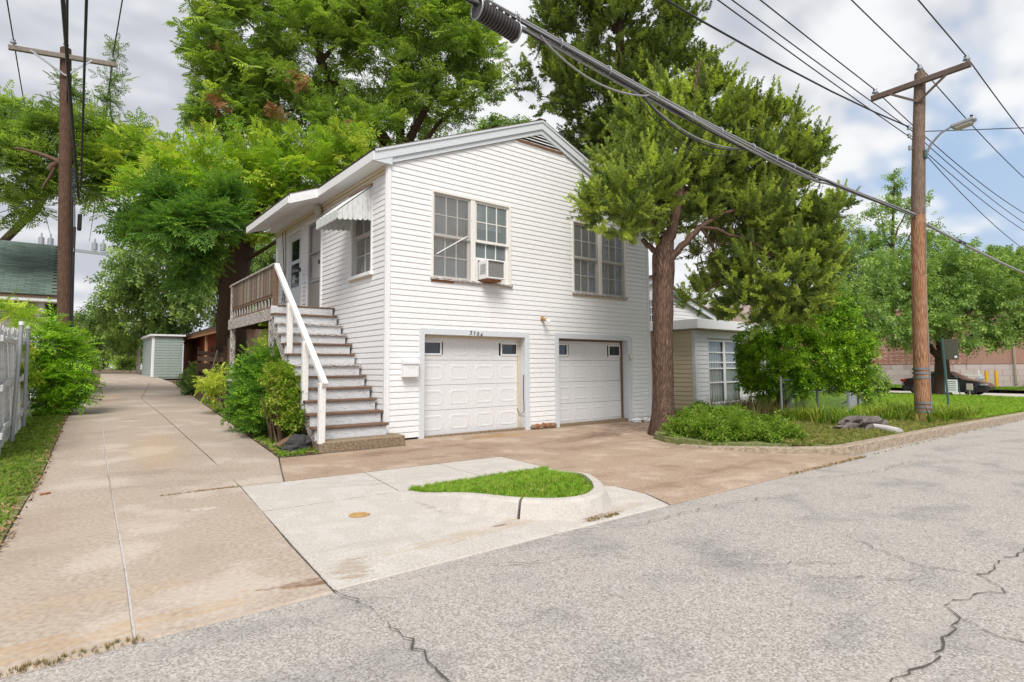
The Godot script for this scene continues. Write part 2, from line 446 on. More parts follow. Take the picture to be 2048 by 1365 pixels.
	over(peel2, toned(noise_image(512, 0.03, 19, 5), [[0.0, Color(0.5, 0.5, 0.5), 0.0], [0.47, Color(0.5, 0.5, 0.5), 0.0], [0.53, Color(0.66, 0.66, 0.66), 1.0], [1.0, Color(0.74, 0.74, 0.73), 1.0]]))
	var stretch := {"x": Vector3(0.55, 7.0, 7.0), "y": Vector3(7.0, 0.55, 7.0), "z": Vector3(7.0, 7.0, 0.55)}
	for k in stretch:
		M["bare_" + k] = surf(lin(1.0, 0.95, 0.92), 0.85, bare, stretch[k], grain, 0.4)
		M["peel_" + k] = surf(Color.WHITE, 0.75, peel, stretch[k] * Vector3(0.8, 0.8, 0.8), grain, 0.3)
		M["flake_" + k] = surf(Color.WHITE, 0.8, peel2, stretch[k] * Vector3(0.8, 0.8, 0.8), grain, 0.4)
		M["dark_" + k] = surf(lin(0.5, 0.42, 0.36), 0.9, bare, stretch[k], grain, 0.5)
	var rail: Image = bare.duplicate()
	over(rail, toned(noise_image(512, 0.03, 23, 5), [[0.0, W, 0.0], [0.13, W, 0.0], [0.17, Color(0.74, 0.73, 0.71), 1.0], [1.0, Color(0.86, 0.85, 0.83), 1.0]]))
	M.rail_white = surf(Color.WHITE, 0.6, rail, Vector3(2.4, 0.7, 0.7))
	var gry := toned(grain, [[0.0, Color(0.1, 0.075, 0.06), 1.0], [0.4, Color(0.24, 0.2, 0.17), 1.0], [0.7, Color(0.36, 0.32, 0.28), 1.0], [1.0, Color(0.52, 0.48, 0.44), 1.0]])
	M.grey_wood = surf(Color.WHITE, 0.9, gry, stretch.y, grain, 0.4)
	M.grey_boards = [M.grey_wood, tinted(M.grey_wood, lin(0.62, 0.55, 0.5)), tinted(M.grey_wood, lin(0.8, 0.7, 0.62)), tinted(M.grey_wood, lin(0.5, 0.4, 0.34))]
	M.grey_wood_x = surf(Color.WHITE, 0.9, gry, stretch.x, grain, 0.4)
	M.pole = surf(lin(0.92, 0.76, 0.64), 0.85, toned(grain, [[0.0, Color(0.05, 0.03, 0.02), 1.0], [0.25, Color(0.2, 0.1, 0.055), 1.0], [0.5, Color(0.42, 0.25, 0.15), 1.0], [0.75, Color(0.5, 0.38, 0.29), 1.0], [1.0, Color(0.62, 0.54, 0.48), 1.0]]), Vector3(2.6, 0.14, 2.6), grain, 1.2)
	M.pole_grey = surf(lin(0.8, 0.66, 0.58), 0.88, gry, Vector3(2.8, 0.16, 2.8), grain, 1.0)
	M.pole_dark = surf(lin(0.42, 0.28, 0.22), 0.9, gry, Vector3(2.6, 0.15, 2.6), grain, 1.0)
	M.arm = surf(lin(0.55, 0.47, 0.45), 0.85, gry, stretch.z, grain, 0.3)
	var bk := toned(grain, [[0.0, Color(0.04, 0.028, 0.02), 1.0], [0.4, Color(0.15, 0.1, 0.075), 1.0], [0.75, Color(0.28, 0.2, 0.16), 1.0], [1.0, Color(0.42, 0.34, 0.29), 1.0]])
	M.cedar_bark = surf(lin(1.0, 0.9, 0.84), 0.95, bk, Vector3(2.4, 0.16, 2.4), grain, 4.0)
	M.bark = surf(lin(0.5, 0.44, 0.38), 0.95, bk, Vector3(2.5, 0.8, 2.5), grain, 3.0)
	M.twig = surf(lin(0.75, 0.68, 0.6), 0.95, bk, Vector3(3, 3, 3))
	# metals, glass, small things
	M.steel = surf(lin(0.38, 0.4, 0.42), 0.45); M.steel.metallic = 0.7
	M.band = surf(lin(0.25, 0.27, 0.3), 0.45); M.band.metallic = 0.6
	M.galv = surf(lin(0.5, 0.53, 0.56), 0.5, vin, Vector3(3, 3, 3)); M.galv.metallic = 0.5
	M.awning = surf(lin(0.83, 0.85, 0.84), 0.5, toned(soft, [[0.0, Color(0.35, 0.36, 0.33), 1.0], [0.35, Color(0.72, 0.73, 0.72), 1.0], [1.0, Color(0.85, 0.86, 0.86), 1.0]]), Vector3(2, 0.6, 2))
	M.black = surf(lin(0.02, 0.02, 0.022), 0.5)
	M.cable = surf(lin(0.035, 0.035, 0.04), 0.55)
	M.cable_grey = surf(lin(0.3, 0.3, 0.31), 0.5)
	M.dark = surf(lin(0.02, 0.018, 0.016), 0.9)
	M.rust = surf(Color.WHITE, 0.9, toned(soft, [[0.0, Color(0.1, 0.04, 0.02), 1.0], [0.5, Color(0.3, 0.11, 0.04), 1.0], [1.0, Color(0.5, 0.28, 0.14), 1.0]]), Vector3.ONE * 4.0)
	M.glass = surf(Color(0.75, 0.8, 0.82, 0.22), 0.03)
	M.glass.transparency = BaseMaterial3D.TRANSPARENCY_ALPHA
	M.glass.metallic_specular = 0.7
	M.tinted_glass = surf(lin(0.012, 0.014, 0.016), 0.06); M.tinted_glass.metallic_specular = 0.7
	M.screen = surf(Color(0.5, 0.48, 0.46, 0.17), 0.7)
	M.screen.transparency = BaseMaterial3D.TRANSPARENCY_ALPHA
	M.blind = surf(lin(0.3, 0.28, 0.265), 0.9, toned(soft, [[0.0, Color(0.75, 0.75, 0.75), 1.0], [1.0, Color(1, 1, 1), 1.0]]), Vector3(1, 3, 1))
	M.brown_blind = tinted(M.blind, lin(0.27, 0.225, 0.185))
	M.sash = surf(lin(0.97, 0.96, 0.94), 0.6, rail, Vector3(1.5, 1.5, 1.5))
	M.shingle_green = []
	M.shingle_brown = []
	for i in 3:
		M.shingle_green.append(surf(lin(0.12 + 0.025 * i, 0.17 + 0.03 * i, 0.145 + 0.025 * i), 0.95, speck, Vector3.ONE * 0.9))
		M.shingle_brown.append(surf(lin(0.15 + 0.03 * i, 0.115 + 0.025 * i, 0.095 + 0.02 * i), 0.95, speck, Vector3.ONE * 0.9))
	M.shed = surf(lin(0.36, 0.44, 0.41), 0.7, toned(soft, [[0.0, Color(0.55, 0.55, 0.52), 1.0], [0.4, Color(0.85, 0.85, 0.83), 1.0], [1.0, Color(1, 1, 1), 1.0]]), Vector3(0.5, 3, 0.5))
	M.brick = []
	for c in [Color(0.36, 0.075, 0.03), Color(0.42, 0.1, 0.04), Color(0.3, 0.06, 0.025)]:
		M.brick.append(surf(c.linear_to_srgb(), 0.9, speck, Vector3.ONE * 2.0))
	M.mortar = surf(lin(0.45, 0.3, 0.22), 0.95)
	M.orange_paint = surf(lin(0.62, 0.36, 0.18), 0.7, vin, Vector3.ONE)
	M.beige = surf(lin(0.56, 0.52, 0.43), 0.7, vin, Vector3(0.6, 2, 0.6))
	M.fence_white = surf(lin(1.0, 0.99, 0.97), 0.75, peel, Vector3(6, 0.6, 6), grain, 0.4)
	M.pale_block = [surf(lin(0.72, 0.56, 0.53), 0.9, vin, Vector3.ONE), surf(lin(0.86, 0.73, 0.7), 0.9, vin, Vector3.ONE), surf(lin(0.8, 0.63, 0.59), 0.9, vin, Vector3.ONE)]
	M.red_block = [surf(lin(0.6, 0.28, 0.2), 0.9, vin, Vector3.ONE), surf(lin(0.7, 0.41, 0.33), 0.9, vin, Vector3.ONE), surf(lin(0.84, 0.62, 0.52), 0.9, vin, Vector3.ONE)]
	M.stone_band = surf(lin(0.85, 0.78, 0.66), 0.9, c2, Vector3.ONE / 2.0)
	M.yellow = surf(lin(0.75, 0.42, 0.02), 0.45)
	M.green_post = surf(lin(0.07, 0.16, 0.15), 0.5, vin, Vector3.ONE)
	M.sign_back = surf(lin(0.13, 0.13, 0.1), 0.6, toned(soft, [[0.0, Color(0.3, 0.25, 0.2), 1.0], [0.5, Color(0.9, 0.9, 0.85), 1.0], [1.0, Color(1, 1, 1), 1.0]]), Vector3.ONE * 3.0)
	M.sign_green = surf(lin(0.0, 0.2, 0.12), 0.4)
	M.paper = surf(lin(0.82, 0.84, 0.86), 0.5)
	M.car = surf(lin(0.008, 0.008, 0.01), 0.25); M.car.clearcoat_enabled = true; M.car.clearcoat = 1.0; M.car.clearcoat_roughness = 0.04
	M.car_white = surf(lin(0.75, 0.76, 0.78), 0.3); M.car_white.clearcoat_enabled = true
	M.chrome = surf(lin(0.75, 0.76, 0.78), 0.2); M.chrome.metallic = 1.0
	M.red_lens = surf(lin(0.42, 0.01, 0.015), 0.15)
	M.brass = surf(Color.WHITE, 0.6, toned(soft, [[0.0, Color(0.16, 0.07, 0.02), 1.0], [0.45, Color(0.45, 0.28, 0.1), 1.0], [1.0, Color(0.6, 0.45, 0.25), 1.0]]), Vector3.ONE * 9.0)
	M.rot = surf(Color.WHITE, 0.95, toned(grain, [[0.0, Color(0.03, 0.025, 0.02), 1.0], [0.4, Color(0.12, 0.09, 0.08), 1.0], [0.7, Color(0.35, 0.32, 0.3), 1.0], [1.0, Color(0.6, 0.58, 0.56), 1.0]]), Vector3(1.5, 6, 1.5), grain, 2.5)
	M.cloth = surf(lin(0.24, 0.23, 0.24), 0.95, grain, Vector3.ONE * 3.0)
	M.leaf = leafy(0.55, 0.95)
	M.needle = leafy(0.7, 0.8)
	M.gloss = leafy(0.34, 0.7)
	M.blade = leafy(0.6, 0.8)
	M.dry = leafy(0.9, 0.2)
	M.crack = surf(lin(0.09, 0.08, 0.07), 0.95)
	M.seal = surf(Color.WHITE, 0.7, toned(fine, [[0.0, Color(0.12, 0.11, 0.1), 1.0], [0.42, Color(0.2, 0.19, 0.18), 1.0], [0.5, Color(0.62, 0.62, 0.63), 1.0], [1.0, Color(0.75, 0.75, 0.76), 1.0]]), Vector3.ONE * 1.6)
	M.curtain = surf(lin(0.62, 0.62, 0.58), 0.9)

func make_sky() -> PanoramaSkyMaterial:
	var w := 1024
	var h := 512
	var im := Image.create(w, h, false, Image.FORMAT_RGBF)
	var a := FastNoiseLite.new()
	a.seed = 12
	a.frequency = 0.9
	a.fractal_octaves = 6
	a.fractal_gain = 0.55
	var s := FastNoiseLite.new()
	s.seed = 44
	s.frequency = 0.35
	s.fractal_octaves = 3
	for j in h:
		var th := PI * (j + 0.5) / h
		var y := cos(th)
		for i in w:
			var ph := TAU * (i + 0.5) / w
			var d := Vector3(sin(ph) * sin(th), y, -cos(ph) * sin(th))
			if y < -0.02:
				im.set_pixel(i, j, Color(0.3, 0.29, 0.27))
				continue
			var e := maxf(y, 0.0) + 0.13
			var q := Vector3(d.x / e, d.z / e, 0.0)
			var n := a.get_noise_2d(q.x * 1.5, q.y * 2.4) * 0.5 + 0.5
			var lump := s.get_noise_2d(q.x * 2.2, q.y * 2.2) * 0.5 + 0.5
			var fleck := a.get_noise_2d(q.x * 5.0 + 40.0, q.y * 8.0) * 0.5 + 0.5
			# the cloud deck thins towards the east, low down
			var east := d.x * 0.9 + d.z * 0.3
			var cover := n * 0.9 + 0.42 + 0.25 * (fleck - 0.5) - 0.72 * smoothstep(0.45, 0.96, east) * (1.0 - smoothstep(0.24, 0.56, y)) + 0.1 * lump
			var k := smoothstep(0.34, 0.66, cover)
			var blue := Color(0.24, 0.335, 0.47).lerp(Color(0.34, 0.41, 0.5), 1.0 - smoothstep(0.0, 0.35, y))
			var grey := Color(0.34, 0.352, 0.39)
			var white := Color(0.555, 0.56, 0.57)
			var t := smoothstep(0.38, 0.66, lump * 0.35 + n * 0.4 + fleck * 0.25 + 0.1 * east)
			var cloud := grey.lerp(white, t)
			im.set_pixel(i, j, blue.lerp(cloud, k))
	var m := PanoramaSkyMaterial.new()
	m.panorama = ImageTexture.create_from_image(im)
	return m

func make_view() -> void:
	var c := Camera3D.new()
	c.name = "camera"
	add_child(c)
	c.position = CAM
	c.basis = CB
	c.projection = Camera3D.PROJECTION_FRUSTUM
	c.near = 0.05
	c.far = 1500.0
	c.size = 2.0 * 0.05 * 682.5 / FOCAL
	c.frustum_offset = Vector2(0, -0.05 * 33.02 / FOCAL)
	c.current = true
	var e := Environment.new()
	e.background_mode = Environment.BG_SKY
	e.sky = Sky.new()
	e.sky.sky_material = make_sky()
	e.tonemap_mode = Environment.TONE_MAPPER_LINEAR
	e.tonemap_exposure = 1.72
	e.sdfgi_enabled = true
	e.ssao_enabled = true
	e.ssil_enabled = true
	var we := WorldEnvironment.new()
	we.name = "environment"
	we.environment = e
	add_child(we)
	var sun := DirectionalLight3D.new()
	sun.name = "sun"
	add_child(sun)
	sun.look_at_from_position(Vector3(-0.42, 1.0, 0.62), Vector3.ZERO)
	sun.light_energy = 0.75
	sun.light_angular_distance = 28.0
	sun.light_color = Color(1.0, 0.98, 0.955)
	sun.shadow_enabled = true

func slab_at(called: String, pts: Array, m: Material, parent: Node3D, up := 0.0, gap := 0.008) -> void:
	var top := PackedVector3Array()
	var c := Vector2.ZERO
	for p in pts: c += Vector2(p[0], p[1]) / pts.size()
	for p in pts: top.append(on_land(p[0], p[1], up))
	var b := B.new()
	b.slab(top, 0.12, gap)
	put(b, called, m, parent)

func strip(called: String, label: String, cat: String, rows: Array, nx: int, up: float, m: Material, rough := 0.03) -> void:
	# an uneven sheet of earth or turf between two edges, with its sides turned down; rows: [z, x0, x1]
	var o := setting(called, label, cat)
	var f := FastNoiseLite.new()
	f.seed = 7
	f.frequency = 0.8
	var b := B.new()
	var pts := []
	for j in range(rows.size() - 1, -1, -1):
		var r: Array = rows[j]
		for i in nx + 1:
			var t := pow(float(i) / nx, 1.0)
			var x: float = lerpf(r[1], r[2], t)
			var edge: bool = i == 0 or i == nx or j == 0 or j == rows.size() - 1
			if i == 0: pts.append(on_land(x - 0.001, r[0], up - 0.3))
			pts.append(on_land(x, r[0], up + (0.0 if edge else f.get_noise_2d(x, r[0]) * rough)))
			if i == nx: pts.append(on_land(x + 0.001, r[0], up - 0.3))
	b.sheet(pts, nx + 3)
	put(b, "surface", m, o)

func patch(called: String, label: String, cat: String, x0: float, x1: float, z0: float, z1: float, up: float, m: Material, inside: Callable, step := 0.4, rough := 0.03) -> Node3D:
	# an uneven sheet of earth or turf over the land
	var o := setting(called, label, cat)
	var f := FastNoiseLite.new()
	f.seed = 7
	f.frequency = 0.8
	var b := B.new()
	var nx := int((x1 - x0) / step)
	var nz := int((z1 - z0) / step)
	for j in nz:
		for i in nx:
			var c := Vector2(x0 + (i + 0.5) * step, z0 + (j + 0.5) * step)
			if not inside.call(c.x, c.y): continue
			var p := []
			for k in [[0, 0], [0, 1], [1, 1], [1, 0]]:
				var x: float = x0 + (i + k[0]) * step
				var z: float = z0 + (j + k[1]) * step
				p.append(on_land(x, z, up + f.get_noise_2d(x, z) * rough))
			b.quad(p[0], p[1], p[2], p[3])
	put(b, "surface", m, o)
	return o

func ribbon(pts: Array, w: float, up: float, m: Material, called: String, parent: Node3D, wob := 0.02) -> void:
	# a thin irregular strip of filler lying in a crack
	var b := B.new()
	var fine: Array = []
	for i in pts.size() - 1:
		var a := Vector2(pts[i][0], pts[i][1])
		var c := Vector2(pts[i + 1][0], pts[i + 1][1])
		var k := maxi(2, int(a.distance_to(c) / 0.06))
		for j in k:
			var t := float(j) / k
			fine.append(a.lerp(c, t) + Vector2(rnd(-wob, wob), rnd(-wob, wob)))
	fine.append(Vector2(pts[-1][0], pts[-1][1]))
	for i in fine.size() - 1:
		var a: Vector2 = fine[i]
		var c: Vector2 = fine[i + 1]
		if wob > 0.01 and rng.randf() < 0.1: continue
		var d := (c - a).normalized().orthogonal() * w * rnd(0.15, 1.2) * 0.5
		var d2 := (c - a).normalized().orthogonal() * w * rnd(0.15, 1.2) * 0.5
		var q := [on_land(a.x - d.x, a.y - d.y, up), on_land(a.x + d.x, a.y + d.y, up), on_land(c.x + d2.x, c.y + d2.y, up), on_land(c.x - d2.x, c.y - d2.y, up)]
		if (q[1] - q[0]).cross(q[2] - q[0]).y > 0: b.quad(q[0], q[1], q[2], q[3])
		else: b.quad(q[3], q[2], q[1], q[0])
	put(b, called, m, parent)

var island_toe := [Vector2(2.88, -5.72), Vector2(2.88, -5.3), Vector2(2.93, -4.88), Vector2(3.05, -4.45), Vector2(3.28, -4.03), Vector2(3.58, -3.77), Vector2(3.92, -3.7), Vector2(4.25, -3.83), Vector2(4.55, -4.12), Vector2(4.85, -4.58), Vector2(5.05, -5.05), Vector2(5.15, -5.72)]

func make_ground() -> void:
	var g := setting("ground", "bare brown earth under and around the plots", "ground")
	var b := B.new()
	var pts := []
	var xs := [-420.0, -150.0, -60.0, -30.0, -15.0, -8.0, -4.0, -2.0, 0.0, 2.0, 4.0, 5.0, 6.0, 8.0, 10.0, 12.0, 16.0, 20.0, 26.0, 32.0, 45.0, 60.0, 100.0, 200.0, 420.0]
	var zs := [-420.0, -150.0, -80.0, -60.0, -45.0, -30.0, -20.0, -15.0, -12.0, -9.2, -8.0, -6.0, -4.6, -3.5, 0.0, 10.0, 40.0, 150.0, 420.0]
	for z in zs:
		for x in xs: pts.append(on_land(x, z, -0.16))
	b.sheet(pts, xs.size())
	put(b, "surface", M.earth, g)

	# the street
	var s := setting("street", "weathered pale grey asphalt street with worn stones and cracks", "street")
	b = B.new()
	pts = []
	xs = [-70.0, -40.0, -20.0, -10.0, -5.0, 0.0, 5.0, 8.0, 12.0, 16.0, 20.0, 27.0, 34.0, 45.0, 60.0, 90.0, 140.0]
	for z in [-3.72, -3.5, -2.0, 0.0, 3.0, 6.5]:
		for x in xs: pts.append(Vector3(x, street_y(x) - 0.012 + 0.02 * sin(clampf((z + 3.5) / 10.0, 0, 1) * PI), z))
	b.sheet(pts, xs.size())
	put(b, "surface", M.asphalt, s)
	for c in [[[5.9, -1.03, 5.61, -1.03, 4.7, -1.08, 4.45, -0.9, 4.32, -1.01, 3.95, -1.1, 3.83, -0.98, 3.3, -0.94, 2.89, -0.97, 2.4, -1.0], 0.011], [[3.2, -3.5, 3.48, -3.44, 3.98, -3.25, 4.83, -3.22, 5.48, -3.14, 6.4, -2.9], 0.009], [[1.4, -3.47, 1.44, -2.95, 1.42, -2.6, 1.39, -2.2, 1.3, -1.5], 0.011], [[3.75, -1.8, 3.89, -1.7, 4.11, -1.49, 4.3, -1.32], 0.008], [[3.5, -2.3, 3.7, -2.12, 4.0, -1.95, 4.3, -1.7], 0.006], [[5.0, -2.0, 4.75, -1.7, 4.6, -1.35, 4.7, -1.08], 0.007], [[3.83, -0.98, 3.7, -0.8, 3.75, -0.6], 0.008], [[2.2, -3.45, 2.6, -3.1, 3.0, -3.0, 3.3, -2.7], 0.006], [[7.0, -3.4, 7.6, -3.1, 8.4, -2.9, 9.6, -2.95], 0.009]]:
		var l := []
		for i in range(0, c[0].size(), 2): l.append([c[0][i], c[0][i + 1]])
		ribbon(l, c[1], 0.01, M.crack, "crack", s, 0.025)

	# the alley and its slabs
	var al := setting("alley", "tan concrete alley paved in long slabs beside the white house", "alley")
	var L := [[-1.7, -3.5], [-0.75, -4.6], [-0.3, -5.75], [-0.22, -7.3], [-0.1, -9.1], [0.18, -16.1], [0.6, -21.5], [1.5, -31.5], [2.1, -44.0]]
	var J := [[0.36, -3.5], [0.41, -4.6], [0.455, -5.88], [0.5, -7.25], [0.56, -9.1], [0.82, -16.1], [1.0, -21.5], [2.2, -31.5], [3.0, -44.0]]
	var K := [[1.38, -3.5], [1.46, -4.6], [1.57, -5.75], [1.68, -7.06], [1.77, -9.1], [2.0, -16.1], [2.1, -21.5], [3.4, -31.5], [3.6, -44.0]]
	var R := [[0, 0], [0, 0], [0, 0], [2.15, -7.06], [2.58, -8.75], [3.15, -16.1], [3.58, -21.5], [4.3, -31.5], [4.5, -44.0]]
	var cuts := [[0, 2], [2, 3], [3, 6], [6, 7], [7, 8]]
	for c in cuts:
		for pair in [[L, J], [J, K], [K, R]]:
			if pair[1] == R and c[0] < 3: continue
			var o := []
			for i in range(c[0], c[1] + 1): o.append(pair[0][i])
			for i in range(c[1], c[0] - 1, -1): o.append(pair[1][i])
			slab_at("slab", o, M.alley, al, 0.0, 0.011)
	var seal := []
	for i in 7: seal.append(J[i])
	ribbon(seal, 0.02, -0.006, M.seal, "joint_filler", al, 0.003)
	for l in [K, L]:
		var jd := []
		for i in range(0, 8): jd.append([l[i][0], l[i][1]])
		ribbon(jd, 0.016, -0.003, M.crack, "joint_dirt", al, 0.003)
	for c in [[2, 3], [3, 4], [6, 4]]:
		var jd := [L[c[0]], J[c[0]], K[c[0]]]
		if c[1] == 4: jd.append(R[c[0]])
		ribbon(jd, 0.016, -0.003, M.crack, "joint_dirt", al, 0.003)
	# the pale new apron and walk
	var ap := setting("apron", "pale new concrete apron and walk panels beside the grass island", "pavement")
	slab_at("slab", [[1.68, -7.05], [3.12, -6.97], [2.97, -5.73], [1.565, -5.76]], M.new_concrete, ap, 0.003)
	slab_at("slab", [[3.12, -6.97], [4.18, -6.92], [4.15, -5.74], [2.97, -5.73]], M.new_concrete, ap, 0.003)
	slab_at("slab", [[4.18, -6.92], [5.23, -6.87], [5.18, -5.75], [4.15, -5.74]], M.new_concrete, ap, 0.003)
	var low := [[1.565, -5.75], [2.88, -5.715]]
	for i in range(1, 10): low.append([island_toe[i].x, island_toe[i].y])
	low.append_array([[4.98, -4.4], [4.95, -3.95], [4.75, -3.52], [1.385, -3.52]])
	slab_at("slab", low, M.new_concrete, ap, 0.003)
	# the brown driveway
	var dr := setting("driveway", "brown stained concrete driveway sloping to the street before the garage", "driveway")
	slab_at("slab", [[2.16, -7.07], [2.58, -8.7], [3.18, -8.66], [4.64, -8.66], [4.64, -9.22], [5.3, -9.22], [5.23, -6.9]], M.driveway, dr, 0.004)
	slab_at("slab", [[5.24, -6.9], [5.31, -9.22], [8.2, -9.22], [12.0, -9.22], [12.0, -8.6], [9.9, -7.5], [8.75, -6.75]], M.driveway, dr, 0.004)
	slab_at("slab", [[5.24, -6.88], [8.75, -6.73], [8.4, -5.9], [8.45, -5.3], [8.65, -4.9], [9.0, -4.3], [9.4, -3.85], [9.65, -3.53], [4.78, -3.53], [4.97, -3.95], [5.0, -4.4], [4.88, -4.62], [5.08, -5.05], [5.18, -5.74]], M.driveway, dr, 0.004)
	slab_at("threshold", [[2.0, -9.215], [2.0, -9.3], [12.0, -9.3], [12.0, -9.215]], M.driveway, dr, -0.01)

	for l in [[[1.6, -7.06], [3.12, -6.98], [4.18, -6.93], [5.24, -6.885], [8.75, -6.74]], [[3.12, -6.97], [2.97, -5.73]], [[4.18, -6.92], [4.15, -5.74]], [[1.565, -5.755], [2.88, -5.72]], [[5.24, -6.89], [5.305, -9.2]], [[5.18, -5.74], [5.235, -6.88]], [[2.16, -7.07], [2.58, -8.7]], [[4.77, -3.53], [4.96, -3.95], [4.99, -4.4]]]:
		ribbon(l, 0.014, 0.0015, M.crack, "joint_dirt", dr, 0.003)

	# island kerb in three lengths, rising from the walk
	var ik := setting("island_kerb", "smooth pale kerb curving round the grass island", "kerb")
	var segs := [[0, 4], [4, 8], [8, 11]]
	for sg in segs:
		b = B.new()
		var prof := []
		for i in range(sg[0] * 3, sg[1] * 3 + 1):
			var t := i / 3.0
			if i == sg[1] * 3 and sg[1] < 11: t -= 0.06
			var p := island_curve(t)
			var p2 := island_curve(t + 0.05)
			var nrm := (p2 - p).normalized().orthogonal()
			if nrm.dot(Vector2(4.0, -5.0) - p) < 0: nrm = -nrm
			var hh := 0.14 * smoothstep(-0.2, 3.2, t) * (1.0 - smoothstep(8.5, 11.2, t)) + 0.012
			prof.append([p, nrm, hh])
		for i in prof.size() - 1:
			for k in 5:
				var q := []
				for m in [[i, k], [i + 1, k], [i + 1, k + 1], [i, k + 1]]:
					var pr: Array = prof[m[0]]
					var o: Vector2 = pr[0] + pr[1] * [-0.015, 0.03, 0.06, 0.1, 0.17, 0.19][m[1]]
					q.append(on_land(o.x, o.y, pr[2] * [0.0, 0.45, 0.85, 1.0, 1.02, -0.2][m[1]] + (0.0 if m[1] > 0 else -0.02)))
				if (q[1] - q[0]).cross(q[2] - q[0]).y > 0: b.quad(q[0], q[1], q[2], q[3])
				else: b.quad(q[3], q[2], q[1], q[0])
		for pr in [prof[0], prof[-1]]:
			var e := []
			for k in 6:
				var o: Vector2 = pr[0] + pr[1] * [-0.015, 0.03, 0.06, 0.1, 0.17, 0.19][k]
				e.append(on_land(o.x, o.y, pr[2] * [0.0, 0.45, 0.85, 1.0, 1.02, -0.2][k] - (0.02 if k == 0 else 0.0)))
			for k in range(1, 5): b.tri(e[0], e[k], e[k + 1])
		put(b, "kerb_length", M.plain_concrete, ik)
	# island earth
	var isl := setting("island", "low mound of soil inside the curved kerb", "soil")
	var top := PackedVector3Array()
	for i in range(0, 34):
		var t := i / 3.0
		var p := island_curve(t)
		var p2 := island_curve(t + 0.05)
		var nrm := (p2 - p).normalized().orthogonal()
		if nrm.dot(Vector2(4.0, -5.0) - p) < 0: nrm = -nrm
		p += nrm * 0.16
		p.y = maxf(p.y, -5.72)
		top.append(on_land(p.x, p.y, 0.115 * smoothstep(-0.2, 3.2, t) * (1.0 - smoothstep(8.5, 11.2, t)) + 0.004))
	b = B.new()
	b.slab(top, 0.2, 0.01)
	put(b, "surface", M.turf, isl)

	# street kerb to the right of the driveway
	var k := setting("kerb", "worn tan concrete kerb along the street beyond the driveway", "kerb")
	var line := [[8.35, -5.95], [8.4, -5.35], [8.62, -4.87], [8.98, -4.27], [9.35, -3.85], [9.62, -3.7], [12.6, -3.66], [15.6, -3.64], [18.6, -3.62], [21.6, -3.6], [24.6, -3.6], [27.6, -3.6], [30.6, -3.6], [34.0, -3.6]]
	for i in line.size() - 1:
		var a := Vector2(line[i][0], line[i][1])
		var c := Vector2(line[i + 1][0], line[i + 1][1])
		var nrm := (c - a).normalized().orthogonal()
		if nrm.dot(Vector2(14, -9) - a) < 0: nrm = -nrm
		var h0 := 0.15 if i > 4 else 0.02 + 0.026 * i
		var h1 := 0.15 if i > 3 else 0.02 + 0.026 * (i + 1)
		var e := (c - a).normalized() * (0.006 if i > 4 else 0.0)
		a += e
		c -= e
		b = B.new()
		var q := []
		for m in [[a, h0], [c, h1]]:
			for o in [[0.0, -0.08], [0.012, 0.86], [0.03, 1.0], [0.16, 1.0], [0.17, -0.3]]:
				var w: Vector2 = m[0] + nrm * o[0]
				q.append(Vector3(w.x, land(w.x, w.y) + m[1] * o[1], w.y))
		for j in 4:
			if (q[j + 1] - q[j]).cross(q[j + 5] - q[j]).dot(Vector3(-nrm.x, 1.0 if j < 3 else 0.0, -nrm.y)) > 0: b.quad(q[j], q[j + 1], q[j + 6], q[j + 5])
			else: b.quad(q[j + 5], q[j + 6], q[j + 1], q[j])
		for s2 in [0, 5]:
			for j in 3: b.tri(q[s2], q[s2 + j + 1], q[s2 + j + 2])
		put(b, "kerb_stone", M.kerb, k)

	# earth and turf sheets
	var rows := []
	for i in 44:
		var z := -8.72 - i * 0.5
		rows.append([z, 2.6 + (-8.75 - z) * 0.0785, 4.52])
	strip("dirt_strip", "strip of dirt and leaf litter between alley and staircase", "soil", rows, 9, 0.004, M.earth, 0.02)
	rows = []
	for i in 60:
		var z := -3.55 - i * 0.45
		rows.append([z, -4.5, verge_edge(z) - 0.004])
	strip("verge", "grass verge along the alley below the picket fence", "verge", rows, 12, 0.012, M.turf, 0.02)
	rows = []
	for i in 60:
		var z := -3.8 - i * 0.42
		var xl := 9.75 - smoothstep(-3.8, -5.6, z) * 1.25 + maxf(0.0, -6.6 - z) * 1.55
		rows.append([z, minf(xl, 14.0) if z > -9.3 else 12.1, 36.0])
	strip("front_yard", "yard of dry turf between the street kerb and the neighbouring house", "yard", rows, 46, 0.1, M.turf, 0.03)
	var cs := setting("cross_street", "pale concrete side street beyond the lawn", "street")
	b = B.new()
	pts = []
	for z in [-70.0, -40.0, -20.0, -12.0, -6.0, -3.4]:
		for x in [36.2, 40.0, 45.0, 47.6]: pts.append(Vector3(x, street_y(x) + 0.012, z))
	b.sheet(pts, 4)
	put(b, "surface", M.plain_concrete, cs)
	patch("far_lawn", "mown grass below the brick building", "lawn", 47.6, 53.0, -60.0, -3.0, 0.2, M.turf, func(_x, _z): return true, 0.9)

func island_curve(t: float) -> Vector2:
	t = clampf(t, 0, island_toe.size() - 1.001)
	var i := int(t)
	var f := t - i
	var p0: Vector2 = island_toe[maxi(i - 1, 0)]
	var p1: Vector2 = island_toe[i]
	var p2: Vector2 = island_toe[i + 1]
	var p3: Vector2 = island_toe[mini(i + 2, island_toe.size() - 1)]
	return p1.cubic_interpolate(p2, p0, p3, f)

